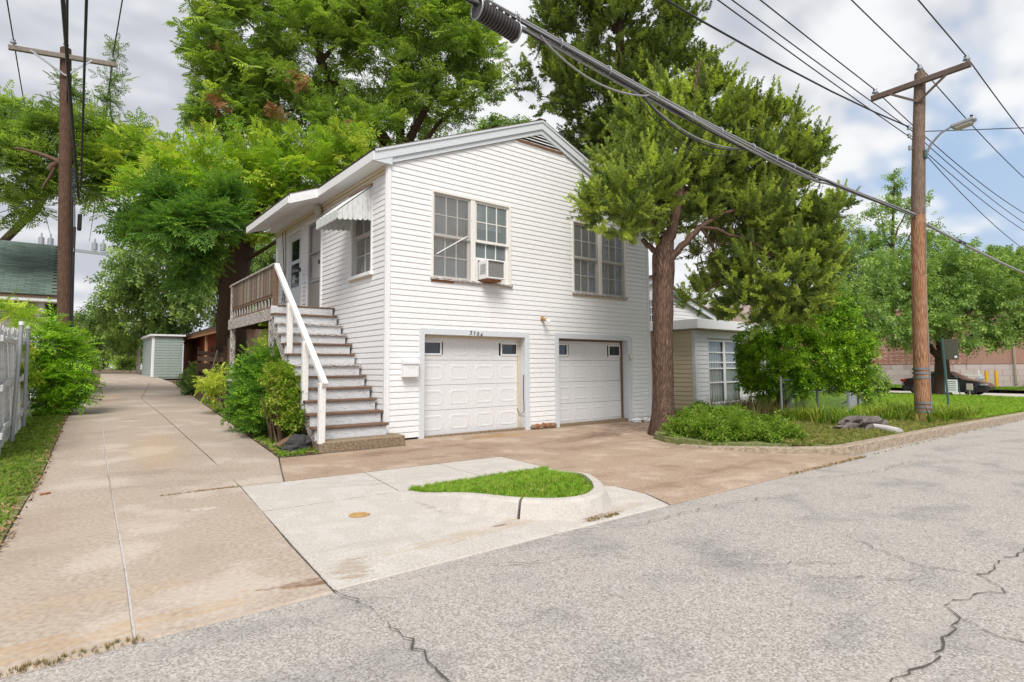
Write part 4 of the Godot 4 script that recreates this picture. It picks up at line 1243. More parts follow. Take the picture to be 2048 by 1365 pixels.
func house_fittings(qf: Transform3D, qs: Transform3D) -> void:
	# air conditioner in the window
	var ac := thing("air_conditioner", "white window air conditioner with dark grille set in the upper window", "air conditioner", Vector3(6.8, 3.07, FRONT))
	var b := B.new()
	fbox(b, qf, 6.5, 6.92, 3.1, 3.46, -0.25, 0.0, 0.01)
	fbox(b, qf, 6.48, 6.505, 3.1, 3.47, 0.0, 0.3, 0.008)
	fbox(b, qf, 6.895, 6.92, 3.1, 3.47, 0.0, 0.3, 0.008)
	fbox(b, qf, 6.505, 6.895, 3.445, 3.469, 0.0, 0.299, 0.008)
	fbox(b, qf, 6.505, 6.895, 3.1, 3.125, 0.0, 0.299, 0.008)
	put(b, "casing", M.trim, ac)
	one("coil", qf, 6.505, 6.895, 3.125, 3.445, 0.2, 0.27, M.blind, ac)
	b = B.new()
	for i in 13: fbox(b, qf, 6.51 + i * 0.03, 6.514 + i * 0.03, 3.125, 3.445, 0.27, 0.28)
	put(b, "grille", M.steel, ac)
	b = B.new()
	for i in 6: fbox(b, qf, 6.473, 6.48, 3.2 + i * 0.035, 3.213 + i * 0.035, 0.06, 0.24)
	put(b, "side_vent", M.steel, ac)
	one("rusty_support", qf, 6.52, 6.88, 3.06, 3.1, 0.0, 0.22, M.rust, ac, 0.01)
	# mailbox
	var mb := thing("mailbox", "small white wall mailbox beside the first garage door", "mailbox", Vector3(4.94, 1.2, FRONT))
	b = B.new()
	fbox(b, qf, 4.78, 5.08, 1.19, 1.46, 0.0, 0.13, 0.012)
	put(b, "box", M.trim, mb)
	b = B.new()
	b.extrude(PackedVector2Array([Vector2(0.0, 1.44), Vector2(0.15, 1.43), Vector2(0.15, 1.47), Vector2(0.04, 1.525), Vector2(0.0, 1.53)]), Transform3D(Basis(Vector3(0, 0, 1), Vector3.UP, Vector3(-1, 0, 0)), Vector3(5.09, 0, FRONT)), 0.32)
	put(b, "lid", M.trim, mb)
	for i in 4: one("letter_mark", qf, 4.87 + i * 0.04, 4.88 + i * 0.04, 1.36 - 0.01 * (i % 2), 1.375 - 0.01 * (i % 2), 0.13, 0.132, M.cable_grey, mb)
	b = B.new()
	b.rod(qf * Vector3(5.08, 1.475, 0.05), qf * Vector3(5.14, 1.465, 0.03), 0.008, 0.008, 6)
	put(b, "hook", M.rust, mb)
	# garage wall lamp
	var lm := thing("wall_lamp", "bare bulb lamp holder between the garage doors", "lamp", Vector3(8.16, 2.39, FRONT))
	b = B.new()
	b.rod(Vector3(8.13, 2.4, FRONT), Vector3(8.13, 2.4, FRONT + 0.05), 0.05, 0.045, 12)
	b.rod(Vector3(8.13, 2.4, FRONT + 0.05), Vector3(8.16, 2.37, FRONT + 0.13), 0.03, 0.036, 10)
	put(b, "holder", M.brass, lm)
	b = B.new()
	b.tube(PackedVector3Array([Vector3(8.16, 2.37, FRONT + 0.13), Vector3(8.168, 2.35, FRONT + 0.16), Vector3(8.175, 2.32, FRONT + 0.19), Vector3(8.18, 2.3, FRONT + 0.2)]), PackedFloat32Array([0.025, 0.042, 0.036, 0.008]), 10)
	put(b, "bulb", M.trim, lm)
	# keypad on the jamb
	var kp := thing("keypad", "small beige opener keypad on the garage door jamb", "keypad", Vector3(10.97, 1.5, FRONT))
	one("casing", qf, 10.955, 11.01, 1.5, 1.66, 0.028, 0.055, M.beige, kp, 0.008)
	one("cover", qf, 10.962, 11.003, 1.56, 1.65, 0.055, 0.062, M.trim, kp, 0.003)
	# porch lamp under the eave
	var pl := thing("porch_lamp", "old jar shaped porch lamp under the eave", "lamp", Vector3(SIDE - 0.05, 4.9, -12.4))
	b = B.new()
	b.rod(Vector3(SIDE - 0.018, 4.88, -12.4), Vector3(SIDE - 0.05, 4.88, -12.4), 0.06, 0.05, 12)
	b.rod(Vector3(SIDE - 0.05, 4.88, -12.4), Vector3(SIDE - 0.13, 4.9, -12.36), 0.03, 0.03, 8)
	put(b, "bracket", M.rust, pl)
	b = B.new()
	b.tube(PackedVector3Array([Vector3(4.36, 4.99, -12.36), Vector3(4.36, 4.94, -12.36), Vector3(4.36, 4.86, -12.36), Vector3(4.36, 4.76, -12.36), Vector3(4.36, 4.7, -12.36)]), PackedFloat32Array([0.015, 0.06, 0.085, 0.075, 0.02]), 12)
	put(b, "jar", M.beige, pl)
	# awning
	var aw := thing("metal_awning", "scalloped white metal awning over the narrow side window", "awning", Vector3(SIDE, 4.78, -10.3))
	var n := 11
	for i in n:
		b = B.new()
		var z0 := -10.84 + i * 0.094
		b.bar(Vector3(SIDE - 0.02, 4.79, z0 + 0.047), Vector3(3.8, 4.2, z0 + 0.047), 0.088, 0.012 if i % 2 == 0 else 0.022, Vector3.UP, 0.004)
		put(b, "roof_slat", M.awning, aw)
	for s in 2:
		var z: float = [-9.815, -10.85][s]
		for i in 7:
			var xa := 4.48 - i * 0.096
			var xb := xa - 0.092
			var ta := 4.765 - (4.48 - xa) * 0.87
			var tb := 4.765 - (4.48 - xb) * 0.87
			var bot := 4.13 - 0.012 * i
			b = B.new()
			var poly := PackedVector2Array([Vector2(xa, ta), Vector2(xb, maxf(tb, bot + 0.03)), Vector2(xb, bot)])
			for t in 5: poly.append(Vector2(lerpf(xb, xa, (t + 0.5) / 5.0), bot - 0.03 * sin((t + 0.5) / 5.0 * PI)))
			poly.append(Vector2(xa, bot))
			b.extrude(poly, Transform3D(Basis(), Vector3(0, 0, z)), 0.012 + 0.006 * (i % 2))
			put(b, "wing_slat", M.awning, aw)
	for i in n:
		b = B.new()
		var z0 := -10.84 + i * 0.094
		var poly := PackedVector2Array([Vector2(z0, 4.2), Vector2(z0, 4.06)])
		for t in 5: poly.append(Vector2(lerpf(z0, z0 + 0.09, (t + 0.5) / 5.0), 4.06 - 0.035 * sin((t + 0.5) / 5.0 * PI)))
		poly.append_array([Vector2(z0 + 0.09, 4.06), Vector2(z0 + 0.09, 4.2)])
		b.extrude(poly, Transform3D(Basis(Vector3(0, 0, 1), Vector3.UP, Vector3(-1, 0, 0)), Vector3(3.805, 0, 0)), 0.01)
		put(b, "valance_slat", M.awning, aw)
	b = B.new()
	b.span(Vector3(4.46, 4.76, -10.86), Vector3(4.49, 4.82, -9.8))
	put(b, "rusty_rail", M.rust, aw)

# ---------------------------------------------------------------- staircase and landing
func make_stairs() -> void:
	var s := thing("wooden_staircase", "peeling white wooden outside staircase with landing and slanted handrail", "staircase", Vector3(3.85, 0.2, -9.0))
	var xl := 3.2
	var xr := 4.44
	for i in 12:
		var y := 0.432 + i * 0.2
		var z := -8.986 - i * 0.2316
		var r := B.new()
		r.cbox(Vector3((xl + xr) * 0.5, y - 0.13, z - 0.05), Vector3(xr - xl - 0.015, 0.18 if i else 0.17, 0.025), 0.004, Basis(Vector3.UP, rnd(-0.004, 0.004)))
		put(r, "riser", M.peel_x, s)
		if i == 11: break
		r = B.new()
		var off := rnd(-0.015, 0.01)
		r.cbox(Vector3((xl + xr) * 0.5 + off, y - 0.02, z - 0.125), Vector3(xr - xl + rnd(0.0, 0.04), 0.04, 0.25), 0.006, Basis(Vector3.UP, rnd(-0.008, 0.008)) * Basis(Vector3.RIGHT, rnd(-0.01, 0.02)))
		put(r, "tread", M.bare_x if i not in [5, 8, 9] else M.flake_x, s)
	for x in [xl + 0.05, xr - 0.12]:
		var b := B.new()
		b.bar(Vector3(x, 0.16, -9.1), Vector3(x, 2.3, -11.62), 0.045, 0.2, Vector3.UP, 0.004)
		put(b, "stringer", M.flake_z, s)
	# landing
	for i in 28:
		var z := -11.56 - i * 0.146
		var b := B.new()
		b.cbox(Vector3(3.9, 2.6, z - 0.07), Vector3(1.16, 0.035, 0.138), 0.004)
		put(b, "deck_board", M.bare_x, s)
	var b := B.new()
	b.span(Vector3(3.3, 2.34, -15.6), Vector3(3.345, 2.58, -11.62), 0.004)
	put(b, "beam", M.flake_z, s)
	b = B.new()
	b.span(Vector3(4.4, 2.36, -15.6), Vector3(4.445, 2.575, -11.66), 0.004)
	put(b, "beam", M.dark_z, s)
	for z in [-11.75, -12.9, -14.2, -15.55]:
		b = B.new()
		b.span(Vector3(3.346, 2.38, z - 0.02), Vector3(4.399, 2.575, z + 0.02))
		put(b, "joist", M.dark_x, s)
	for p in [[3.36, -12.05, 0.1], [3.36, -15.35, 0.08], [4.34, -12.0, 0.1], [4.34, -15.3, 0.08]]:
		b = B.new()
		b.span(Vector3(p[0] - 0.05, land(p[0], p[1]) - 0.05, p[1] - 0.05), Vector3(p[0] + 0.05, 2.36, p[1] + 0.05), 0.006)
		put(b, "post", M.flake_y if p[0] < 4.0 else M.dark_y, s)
	# landing rail: upright boards over a gap with short balusters
	for p in [[-11.75, M.bare_y], [-15.3, M.flake_y]]:
		b = B.new()
		b.span(Vector3(3.285, 2.5, p[0] - 0.045), Vector3(3.375, 3.42, p[0] + 0.045), 0.006)
		put(b, "rail_post", p[1], s)
	b = B.new()
	b.bar(Vector3(3.33, 3.44, -11.68), Vector3(3.33, 3.42, -15.36), 0.12, 0.04, Vector3.UP, 0.006)
	put(b, "top_rail", M.flake_z, s)
	b = B.new()
	b.bar(Vector3(3.335, 2.83, -11.8), Vector3(3.335, 2.83, -15.25), 0.045, 0.07, Vector3.UP, 0.005)
	put(b, "lower_rail", M.bare_z, s)
	var z := -11.82
	while z > -15.22:
		b = B.new()
		var w := rnd(0.085, 0.1)
		b.cbox(Vector3(3.312 + rnd(-0.003, 0.003), 3.13, z - w * 0.5), Vector3(0.02, 0.56 + rnd(-0.02, 0.01), w - 0.012), 0.003, Basis(Vector3.RIGHT, rnd(-0.01, 0.01)))
		put(b, "rail_board", M.grey_boards[rng.randi_range(0, 3)], s)
		z -= w
	for i in 14:
		b = B.new()
		var zz := -11.95 - i * 0.24
		b.span(Vector3(3.32, 2.615, zz - 0.018), Vector3(3.35, 2.8, zz + 0.018), 0.003)
		put(b, "baluster", M.flake_y, s)
	for i in 5:
		b = B.new()
		b.span(Vector3(4.05 + i * 0.085, 2.62, -15.54), Vector3(4.08 + i * 0.085, 3.4, -15.5), 0.003)
		put(b, "baluster", M.flake_y, s)
	b = B.new()
	b.span(Vector3(3.3, 3.4, -15.57), Vector3(4.44, 3.44, -15.47), 0.004)
	put(b, "top_rail", M.flake_x, s)
	# stair handrail
	b = B.new()
	b.bar(Vector3(3.23, 1.1, -8.68), Vector3(3.33, 3.43, -11.72), 0.09, 0.085, Vector3.UP, 0.008)
	put(b, "handrail", M.rail_white, s)
	for p in [[-8.77, 0.2], [-9.66, 0.66], [-10.62, 1.5]]:
		var t: float = (p[0] + 8.68) / (-11.72 + 8.68)
		var x: float = 3.23 + 0.1 * t - 0.02
		b = B.new()
		b.span(Vector3(x - 0.05, p[1], p[0] - 0.045), Vector3(x + 0.05, 1.1 + 2.33 * t - 0.04, p[0] + 0.045), 0.008)
		put(b, "rail_post", M.rail_white, s)
	# concrete step
	var c := thing("concrete_step", "rough brown concrete step block at the foot of the stairs", "step", on_land(3.9, -8.9))
	b = B.new()
	var q := PackedVector3Array()
	for p in [[3.22, -9.16], [3.17, -8.74], [3.3, -8.7], [4.6, -8.7], [4.63, -8.74], [4.62, -9.165]]: q.append(Vector3(p[0], 0.235, p[1]))
	b.slab(q, 0.23, 0.018)
	put(b, "block", M.step, c)

# ---------------------------------------------------------------- leaves
func leaf_quad(b: B, root: Vector3, dir: Vector3, side: Vector3, length: float, width: float, fold := 0.25) -> void:
	var up := side.cross(dir).normalized()
	var m := root + dir * length * 0.45
	var l := m + side * width * 0.5 + up * width * fold
	var r := m - side * width * 0.5 + up * width * fold
	var tip := root + dir * length - up * length * 0.08
	b.tri(root, r, tip)
	b.tri(root, tip, l)
func frond(b: B, root: Vector3, dir: Vector3, up: Vector3, length: float, pairs: int, ll: float, lw: float) -> void:
	# a pinnate leaf: leaflets in pairs along an arching stalk
	var side := dir.cross(up).normalized()
	up = side.cross(dir).normalized()
	var p := root
	for i in pairs:
		var t := (i + 0.8) / pairs
		var q := root + dir * length * t - up * length * 0.28 * t * t
		for s in [-1.0, 1.0]:
			var d: Vector3 = (side * s * 0.85 + dir * 0.55 - up * (0.1 + 0.25 * t) + jit(0.1)).normalized()
			leaf_quad(b, q, d, d.cross(up).normalized(), ll * (0.75 + 0.4 * sin(t * PI)), lw)
		p = q
	leaf_quad(b, p, (dir - up * 0.5).normalized(), side, ll, lw)
func frond_spray(fronds: int, length: float, pairs: int, ll: float, lw: float, sd: int) -> ArrayMesh:
	rng.seed = sd
	var b := B.new()
	for i in fronds:
		var a := TAU * i / fronds + rnd(-0.4, 0.4)
		var d := Vector3(cos(a), rnd(-0.25, 0.7), sin(a)).normalized()
		d = (d + Vector3(0, 0, 0.5)).normalized()
		frond(b, Vector3(0, 0, rnd(-0.25, 0.2)) * length, d, Vector3.UP + jit(0.2), length * rnd(0.7, 1.1), pairs, ll, lw)
	b.rod(Vector3(0, 0, -length), Vector3(0, 0, length * 0.3), 0.006, 0.003, 3)
	return b.mesh()
func sprig(leaves: int, ll: float, lw: float, sd: int, reach := 0.22) -> ArrayMesh:
	rng.seed = sd
	var b := B.new()
	for i in leaves:
		var t := float(i) / leaves
		var a := i * 2.4
		var d := (Vector3(cos(a), sin(a), rnd(0.1, 0.9)) + jit(0.25)).normalized()
		var root := Vector3(0, 0, reach * (t - 0.5)) + jit(0.02)
		leaf_quad(b, root, d, d.cross(Vector3(0.1, 1, 0.2)).normalized(), ll * rnd(0.7, 1.15), lw, 0.15)
	return b.mesh()
func cedar_spray(sd: int, long := false) -> ArrayMesh:
	# a tuft, or a long tapering plume, of scale-leaved twiglets crowded along a branchlet
	rng.seed = sd
	var b := B.new()
	var reach := 0.5 if long else 0.24
	for i in 84 if long else 66:
		var t := rnd(0.0, 1.0)
		var c := Vector3(0, 0.05 * t * t, reach * t)
		var a := rnd(0, TAU)
		var d := (Vector3(cos(a) * 1.1, sin(a) * 0.9 + 0.25, 0.6 + 1.0 * t) + jit(0.35)).normalized()
		var s := d.cross(Vector3(rnd(-1, 1), rnd(-1, 1), rnd(-1, 1))).normalized()
		var l := rnd(0.05, 0.12) * (1.25 - (0.85 if long else 0.5) * t)
		var w := rnd(0.007, 0.012)
		var m := c + d * l * 0.55
		b.tri(c, m + s * w, c + d * l)
		b.tri(c, c + d * l, m - s * w)
		var s2 := d.cross(s)
		b.tri(c, m + s2 * w, c + d * l)
		b.tri(c, c + d * l, m - s2 * w)
	b.rod(Vector3(0, 0, -0.12), Vector3(0, 0.04, reach * 0.8), 0.006, 0.002, 3)
	return b.mesh()
func tuft(blades: int, h: float, w: float, spread: float, sd: int, bend := 0.5) -> ArrayMesh:
	rng.seed = sd
	var b := B.new()
	for i in blades:
		var a := rnd(0, TAU)
		var o := Vector3(cos(a), 0, sin(a)) * rnd(0, spread)
		var f := Vector3(cos(a + rnd(-0.6, 0.6)), 0, sin(a + rnd(-0.6, 0.6)))
		var s := f.cross(Vector3.UP).normalized() * w * 0.5
		var k := h * rnd(0.6, 1.1)
		var p1 := o + Vector3.UP * k * 0.55 + f * k * bend * 0.25
		var p2 := o + Vector3.UP * k * rnd(0.75, 1.0) + f * k * bend * rnd(0.6, 1.2)
		b.quad(o - s, o + s, p1 + s * 0.8, p1 - s * 0.8)
		b.tri(p1 - s * 0.8, p1 + s * 0.8, p2)
	return b.mesh()

func hue(pal: Array, j := 0.18) -> Color:
	var k := rng.randi_range(0, pal.size() - 2)
	var c: Color = (pal[k] as Color).lerp(pal[k + 1], rng.randf())
	var f := 1.0 + rnd(-j, j)
	return Color(c.r * f, c.g * f, c.b * f)

func crown(parent: Node3D, called: String, meshes: Array, m: Material, lobes: Array, per: float, pal: Array, lo: float, hi: float, sd: int, rise := 0.25, gap := 0.45, freq := 0.55) -> void:
	# lobes: [centre, radius]; sprays fill each lobe, thick towards the outside, thinned where the noise is low
	rng.seed = sd
	var f := FastNoiseLite.new()
	f.seed = sd
	f.frequency = freq
	f.fractal_octaves = 2
	var lists: Array = []
	var tints: Array = []
	for i in meshes.size():
		lists.append([])
		tints.append(PackedColorArray())
	for l in lobes:
		var c: Vector3 = l[0]
		var r: float = l[1]
		var n := int(per * r * r)
		for i in n:
			var d := Vector3(rng.randfn(), rng.randfn(), rng.randfn()).normalized()
			var p := c + d * r * Vector3(1.0, 0.82, 1.0) * pow(rng.randf(), 0.45)
			if f.get_noise_3dv(p) * 0.5 + 0.5 < gap: continue
			var o := (d + Vector3(0, rise, 0) + jit(0.45)).normalized()
			var q := Basis.looking_at(-o, Vector3.UP if absf(o.y) < 0.95 else Vector3.RIGHT)
			var s := rnd(lo, hi)
			var k := rng.randi_range(0, meshes.size() - 1)
			lists[k].append(Transform3D(q * Basis(Vector3.BACK, rnd(-0.5, 0.5)) * s, p))
			tints[k].append(hue(pal))
	for k in meshes.size():
		if lists[k].size(): scatter(called, meshes[k], m, lists[k], tints[k], parent)

func limb(parent: Node3D, called: String, a: Vector3, c: Vector3, r0: float, r1: float, m: Material, sag := 0.0, sides := 8, steps := 7) -> void:
	var p := PackedVector3Array()
	var r := PackedFloat32Array()
	var d := a.distance_to(c)
	for i in steps + 1:
		var t := float(i) / steps
		var j := Vector3.ZERO if i == 0 else jit(d * 0.022)
		p.append(a.lerp(c, t) + Vector3(0, sag * sin(t * PI), 0) + j)
		r.append(lerpf(r0, r1, pow(t, 0.8)))
	var b := B.new()
	b.tube(p, r, sides)
	put(b, called, m, parent)

func trunk(parent: Node3D, pts: Array, radii: Array, m: Material, flare := 1.5, sides := 14, ribs := 0.08, sd := 3) -> void:
	# a fluted trunk that spreads at the foot
	var f := FastNoiseLite.new()
	f.seed = sd
	f.frequency = 1.6
	var b := B.new()
	var rings := []
	var ctr := []
	var n := (pts.size() - 1) * 5 + 1
	for i in n:
		var t := i / 5.0
		var k := mini(int(t), pts.size() - 2)
		var u := t - k
		var c: Vector3 = (pts[k] as Vector3).lerp(pts[k + 1], u)
		var r: float = lerpf(radii[k], radii[k + 1], u)
		r *= 1.0 + (flare - 1.0) * pow(maxf(0.0, 1.0 - t / 1.0), 3.0)
		var ring := []
		for s in sides:
			var a := TAU * s / sides
			var o := Vector3(cos(a), 0, sin(a))
			var rib := 1.0 + ribs * (f.get_noise_3d(o.x * 2.2, c.y * 0.35, o.z * 2.2) * 1.6 + f.get_noise_3d(o.x * 7.0, c.y * 0.5 + 9.0, o.z * 7.0) * 0.7)
			ring.append(c + o * r * rib)
		rings.append(ring)
		ctr.append(c)
	for i in n - 1:
		for s in sides:
			var s2 := (s + 1) % sides
			var q := [rings[i][s2], rings[i][s], rings[i + 1][s], rings[i + 1][s2]]
			var nn := []
			for w in [[i, s2], [i, s], [i + 1, s], [i + 1, s2]]: nn.append((rings[w[0]][w[1]] - ctr[w[0]]).normalized())
			b.stri(q[0], q[1], q[2], nn[0], nn[1], nn[2])
			b.stri(q[0], q[2], q[3], nn[0], nn[2], nn[3])
	put(b, "trunk", m, parent)

func px_lobes(l: Array) -> Array:   # [u, v, depth, radius]
	var o := []
	for k in l: o.append([at(k[0], k[1], k[2]), k[3]])
	return o

func grassed(parent: Node3D, called: String, mesh: Mesh, n: int, spot: Callable, pal: Array, lo: float, hi: float, m: Material, sd: int) -> void:
	rng.seed = sd
	var xf := []
	var tn := PackedColorArray()
	for i in n:
		var p = spot.call()
		if p == null: continue
		var s := rnd(lo, hi)
		xf.append(Transform3D(Basis(Vector3.UP, rnd(0, TAU)).scaled(Vector3(s, s * rnd(0.8, 1.2), s)), p))
		tn.append(hue(pal))
	scatter(called, mesh, m, xf, tn, parent)

var GREEN := [Color(0.172, 0.273, 0.0802), Color(0.299, 0.461, 0.0963), Color(0.53, 0.684, 0.144)]
var DEEP := [Color(0.13, 0.215, 0.0802), Color(0.212, 0.34, 0.103), Color(0.377, 0.519, 0.144)]
var LIME := [Color(0.255, 0.432, 0.0558), Color(0.432, 0.641, 0.0761), Color(0.668, 0.75, 0.127)]
var CEDAR := [Color(0.146, 0.212, 0.0765), Color(0.273, 0.374, 0.098), Color(0.455, 0.553, 0.122), Color(0.619, 0.732, 0.153)]
var OAK := [Color(0.16, 0.27, 0.096), Color(0.281, 0.43, 0.132), Color(0.441, 0.592, 0.193)]
var BROWN := [Color(0.216, 0.096, 0.0425), Color(0.405, 0.192, 0.085), Color(0.486, 0.32, 0.187)]
var LAWN := [Color(0.108, 0.224, 0.018), Color(0.192, 0.358, 0.024), Color(0.288, 0.47, 0.042)]
var DRYG := [Color(0.16, 0.21, 0.04), Color(0.28, 0.3, 0.07), Color(0.44, 0.38, 0.15)]

func make_plants() -> void:
	var pecan := [frond_spray(5, 0.36, 4, 0.15, 0.05, 1), frond_spray(5, 0.34, 5, 0.14, 0.046, 2)]
	var heaven := [frond_spray(4, 0.5, 6, 0.15, 0.052, 3), frond_spray(5, 0.45, 5, 0.15, 0.05, 4)]
	var oakl := [sprig(11, 0.18, 0.085, 5, 0.45), sprig(11, 0.16, 0.08, 6, 0.45)]
	var mag := [sprig(13, 0.13, 0.05, 7, 0.2), sprig(11, 0.13, 0.05, 8, 0.2)]
	var small := [sprig(14, 0.06, 0.032, 9, 0.16), sprig(14, 0.055, 0.03, 10, 0.16)]
	var plume := [cedar_spray(11), cedar_spray(12), cedar_spray(13, true)]

	# ---- the great pecan behind the house
	var base := on_land(9.7, -19.1)
	var t := thing("pecan_tree", "huge spreading pecan tree rising behind the white house roof", "tree", base)
	rng.seed = 71
	trunk(t, [base, base + Vector3(-0.2, 3.0, 0), at(800, 330, 21.0)], [0.5, 0.42, 0.34], M.bark)
	var fork := at(800, 330, 21.0)
	var elbow := at(700, 205, 20.6)
	limb(t, "limb", fork, elbow, 0.27, 0.2, M.bark, 0.15, 10)
	limb(t, "limb", elbow, at(640, 120, 20.3), 0.19, 0.15, M.bark, 0.0, 10)
	limb(t, "limb", at(640, 125, 20.3), at(650, -80, 20.5), 0.15, 0.06, M.bark)
	limb(t, "limb", at(640, 125, 20.3), at(730, 20, 20.8), 0.1, 0.04, M.bark)
	limb(t, "limb", elbow, at(500, 140, 20.0), 0.12, 0.04, M.bark, 0.2)
	limb(t, "limb", elbow, at(560, 230, 19.8), 0.1, 0.03, M.bark, 0.2)
	limb(t, "limb", fork, at(900, 120, 21.2), 0.22, 0.05, M.bark, 0.2)
	limb(t, "limb", fork, at(980, 180, 21.2), 0.12, 0.03, M.bark, 0.3)
	limb(t, "limb", fork, at(800, 0, 21.5), 0.2, 0.05, M.bark)
	crown(t, "crown", pecan, M.leaf, px_lobes([[520, 60, 20, 2.4], [620, -60, 21, 2.8], [760, -50, 21.4, 2.8], [870, 50, 21.4, 2.4], [955, 175, 21.2, 1.1], [700, 90, 21.2, 2.6], [560, 170, 20, 2.0], [830, 190, 21.4, 1.9], [455, 150, 20, 1.5], [470, 245, 20, 1.6], [620, 255, 20, 1.8], [725, 250, 20.4, 1.6], [425, 60, 20, 1.1], [935, 100, 21, 1.5], [410, 225, 20, 0.8], [500, -60, 20.5, 2.2], [890, -60, 21.5, 2.0], [900, 215, 21.2, 0.9], [385, 95, 20, 0.5]]), 110, GREEN, 0.7, 1.35, 101, 0.15, 0.49, 0.75)
	crown(t, "dead_spray", pecan, M.dry, px_lobes([[598, 158, 18.2, 0.42], [438, 205, 18.4, 0.38], [425, 95, 18.5, 0.16], [550, 222, 18.0, 0.36], [700, 245, 18.4, 0.18]]), 150, BROWN, 0.35, 0.6, 102, -0.6, 0.2)
	# ---- the second pecan by the fence, with the low bright boughs
	base = on_land(4.6, -20.6)
	t = thing("pecan_tree", "leaning pecan tree with dark trunk beside the plank fence", "tree", base)
	rng.seed = 72
	trunk(t, [base, at(463, 640, 19.0), at(473, 530, 19.0), at(500, 440, 19.0)], [0.52, 0.46, 0.42, 0.34], M.bark, 1.4)
	limb(t, "limb", at(455, 620, 19.0), at(420, 480, 18.6), 0.2, 0.12, M.bark)
	limb(t, "limb", at(420, 480, 18.6), at(340, 380, 17.8), 0.12, 0.05, M.bark)
	limb(t, "limb", at(473, 530, 19.0), at(540, 330, 18.8), 0.2, 0.08, M.bark)
	limb(t, "limb", at(500, 440, 19.0), at(620, 300, 18.6), 0.2, 0.06, M.bark)
	limb(t, "limb", at(500, 440, 19.0), at(470, 300, 19.0), 0.2, 0.06, M.bark)
	limb(t, "limb", at(473, 530, 19.0), at(560, 480, 18.4), 0.1, 0.04, M.bark)
	crown(t, "crown", pecan, M.leaf, px_lobes([[625, 335, 18.6, 1.5], [520, 330, 18.6, 1.6], [410, 350, 18, 1.7], [330, 390, 17.6, 1.5], [545, 400, 18.6, 1.1], [310, 320, 18.6, 1.3], [705, 305, 19, 1.1], [250, 320, 19, 1.2], [560, 460, 19.4, 1.0], [440, 420, 18, 1.2]]), 130, LIME, 0.7, 1.25, 103, 0.3, 0.46, 0.8)
	crown(t, "crown", heaven, M.leaf, px_lobes([[420, 455, 15.6, 0.95], [350, 460, 15.4, 0.8], [400, 520, 15.8, 0.6], [330, 400, 15.8, 0.8], [450, 400, 16.2, 0.7], [375, 560, 16.0, 0.4], [250, 440, 17.0, 0.7], [300, 450, 16.5, 0.6]]), 150, [Color(0.091, 0.208, 0.0455), Color(0.156, 0.325, 0.065), Color(0.286, 0.468, 0.078)], 0.7, 1.1, 104, -0.1, 0.35, 0.7)
	# ---- tree of heaven around the alley pole
	base = on_land(-3.2, -31.2)
	t = thing("sumac_tree", "feathery tree with a broken bare limb around the alley pole", "tree", base)
	rng.seed = 73
	trunk(t, [base, base + Vector3(0.1, 4.0, 0.6), at(70, 420, 21.5), at(125, 330, 18.0)], [0.24, 0.2, 0.15, 0.11], M.bark, 1.3)
	limb(t, "broken_limb", at(130, 330, 16.2), at(30, 298, 16.0), 0.08, 0.03, M.twig, 0.1)
	limb(t, "broken_limb", at(100, 340, 16.2), at(150, 290, 16.2), 0.1, 0.07, M.twig, 0.0)
	limb(t, "broken_limb", at(110, 335, 16.2), at(85, 378, 16.2), 0.06, 0.03, M.twig)
	limb(t, "limb", at(130, 330, 17.6), at(220, 290, 18.5), 0.09, 0.03, M.bark)
	limb(t, "limb", at(100, 375, 19.8), at(30, 330, 17.4), 0.08, 0.03, M.bark)
	limb(t, "limb", at(220, 290, 18.5), at(222, 130, 18.8), 0.025, 0.01, M.bark)
	crown(t, "crown", heaven, M.leaf, px_lobes([[50, 265, 17.5, 1.0], [15, 330, 17, 1.1], [175, 265, 18.6, 1.2], [245, 330, 18.6, 1.2], [120, 260, 17.6, 0.8], [40, 400, 17.6, 0.8], [200, 360, 18.8, 1.1], [15, 225, 18, 0.7], [-30, 280, 17, 1.2], [100, 350, 17.8, 0.6], [260, 280, 19, 0.8], [15, 455, 17.4, 0.4]]), 135, GREEN, 0.6, 1.0, 105, 0.1, 0.42, 0.8)
	crown(t, "crown", heaven, M.leaf, px_lobes([[130, 165, 17.9, 0.4], [145, 190, 17.9, 0.3], [225, 165, 18.6, 0.45], [232, 105, 18.7, 0.35], [215, 200, 18.6, 0.35], [160, 205, 18.2, 0.3]]), 130, DEEP, 0.4, 0.7, 106, 0.4, 0.3, 1.2)
	# ---- the trees that close the alley
	for d in [["broadleaf_tree", "dense dark tree arching over the alley behind the shed", 4.8, -44.5, [[300, 520, 33, 2.2], [360, 600, 34, 2.0], [280, 600, 35, 2.0], [250, 560, 35, 1.8], [340, 650, 35, 1.4], [240, 650, 37, 1.4], [310, 660, 36.5, 1.2], [225, 610, 36, 1.2], [190, 640, 38, 1.2], [265, 690, 38, 0.9], [240, 690, 39, 0.9], [255, 725, 40, 0.6]], 107, DEEP], ["broadleaf_tree", "shadowed tree behind the brick bungalow and its low roof", 11.0, -47.5, [[420, 530, 42, 2.8], [390, 590, 43, 1.8], [470, 570, 43, 2.2], [500, 510, 42, 2.4], [560, 540, 42, 2.2], [370, 480, 42, 2.0], [620, 500, 42, 2.8], [520, 610, 42, 1.8], [700, 430, 42, 3.0], [440, 640, 43, 1.2]], 108, DEEP], ["broadleaf_tree", "pale distant tree at the far end of the alley", -1.0, -66.0, [[215, 660, 50, 2.0], [190, 690, 50, 1.8], [245, 690, 50, 1.6], [160, 660, 49, 1.8], [210, 715, 49, 1.1], [140, 700, 47, 1.4], [250, 725, 48, 1.0], [235, 735, 47, 0.7], [180, 730, 48, 0.9], [270, 710, 47, 1.2]], 109, GREEN]]:
		base = on_land(d[2], d[3])
		t = thing(d[0], d[1], "tree", base)
		rng.seed = d[5]
		var ll := px_lobes(d[4])
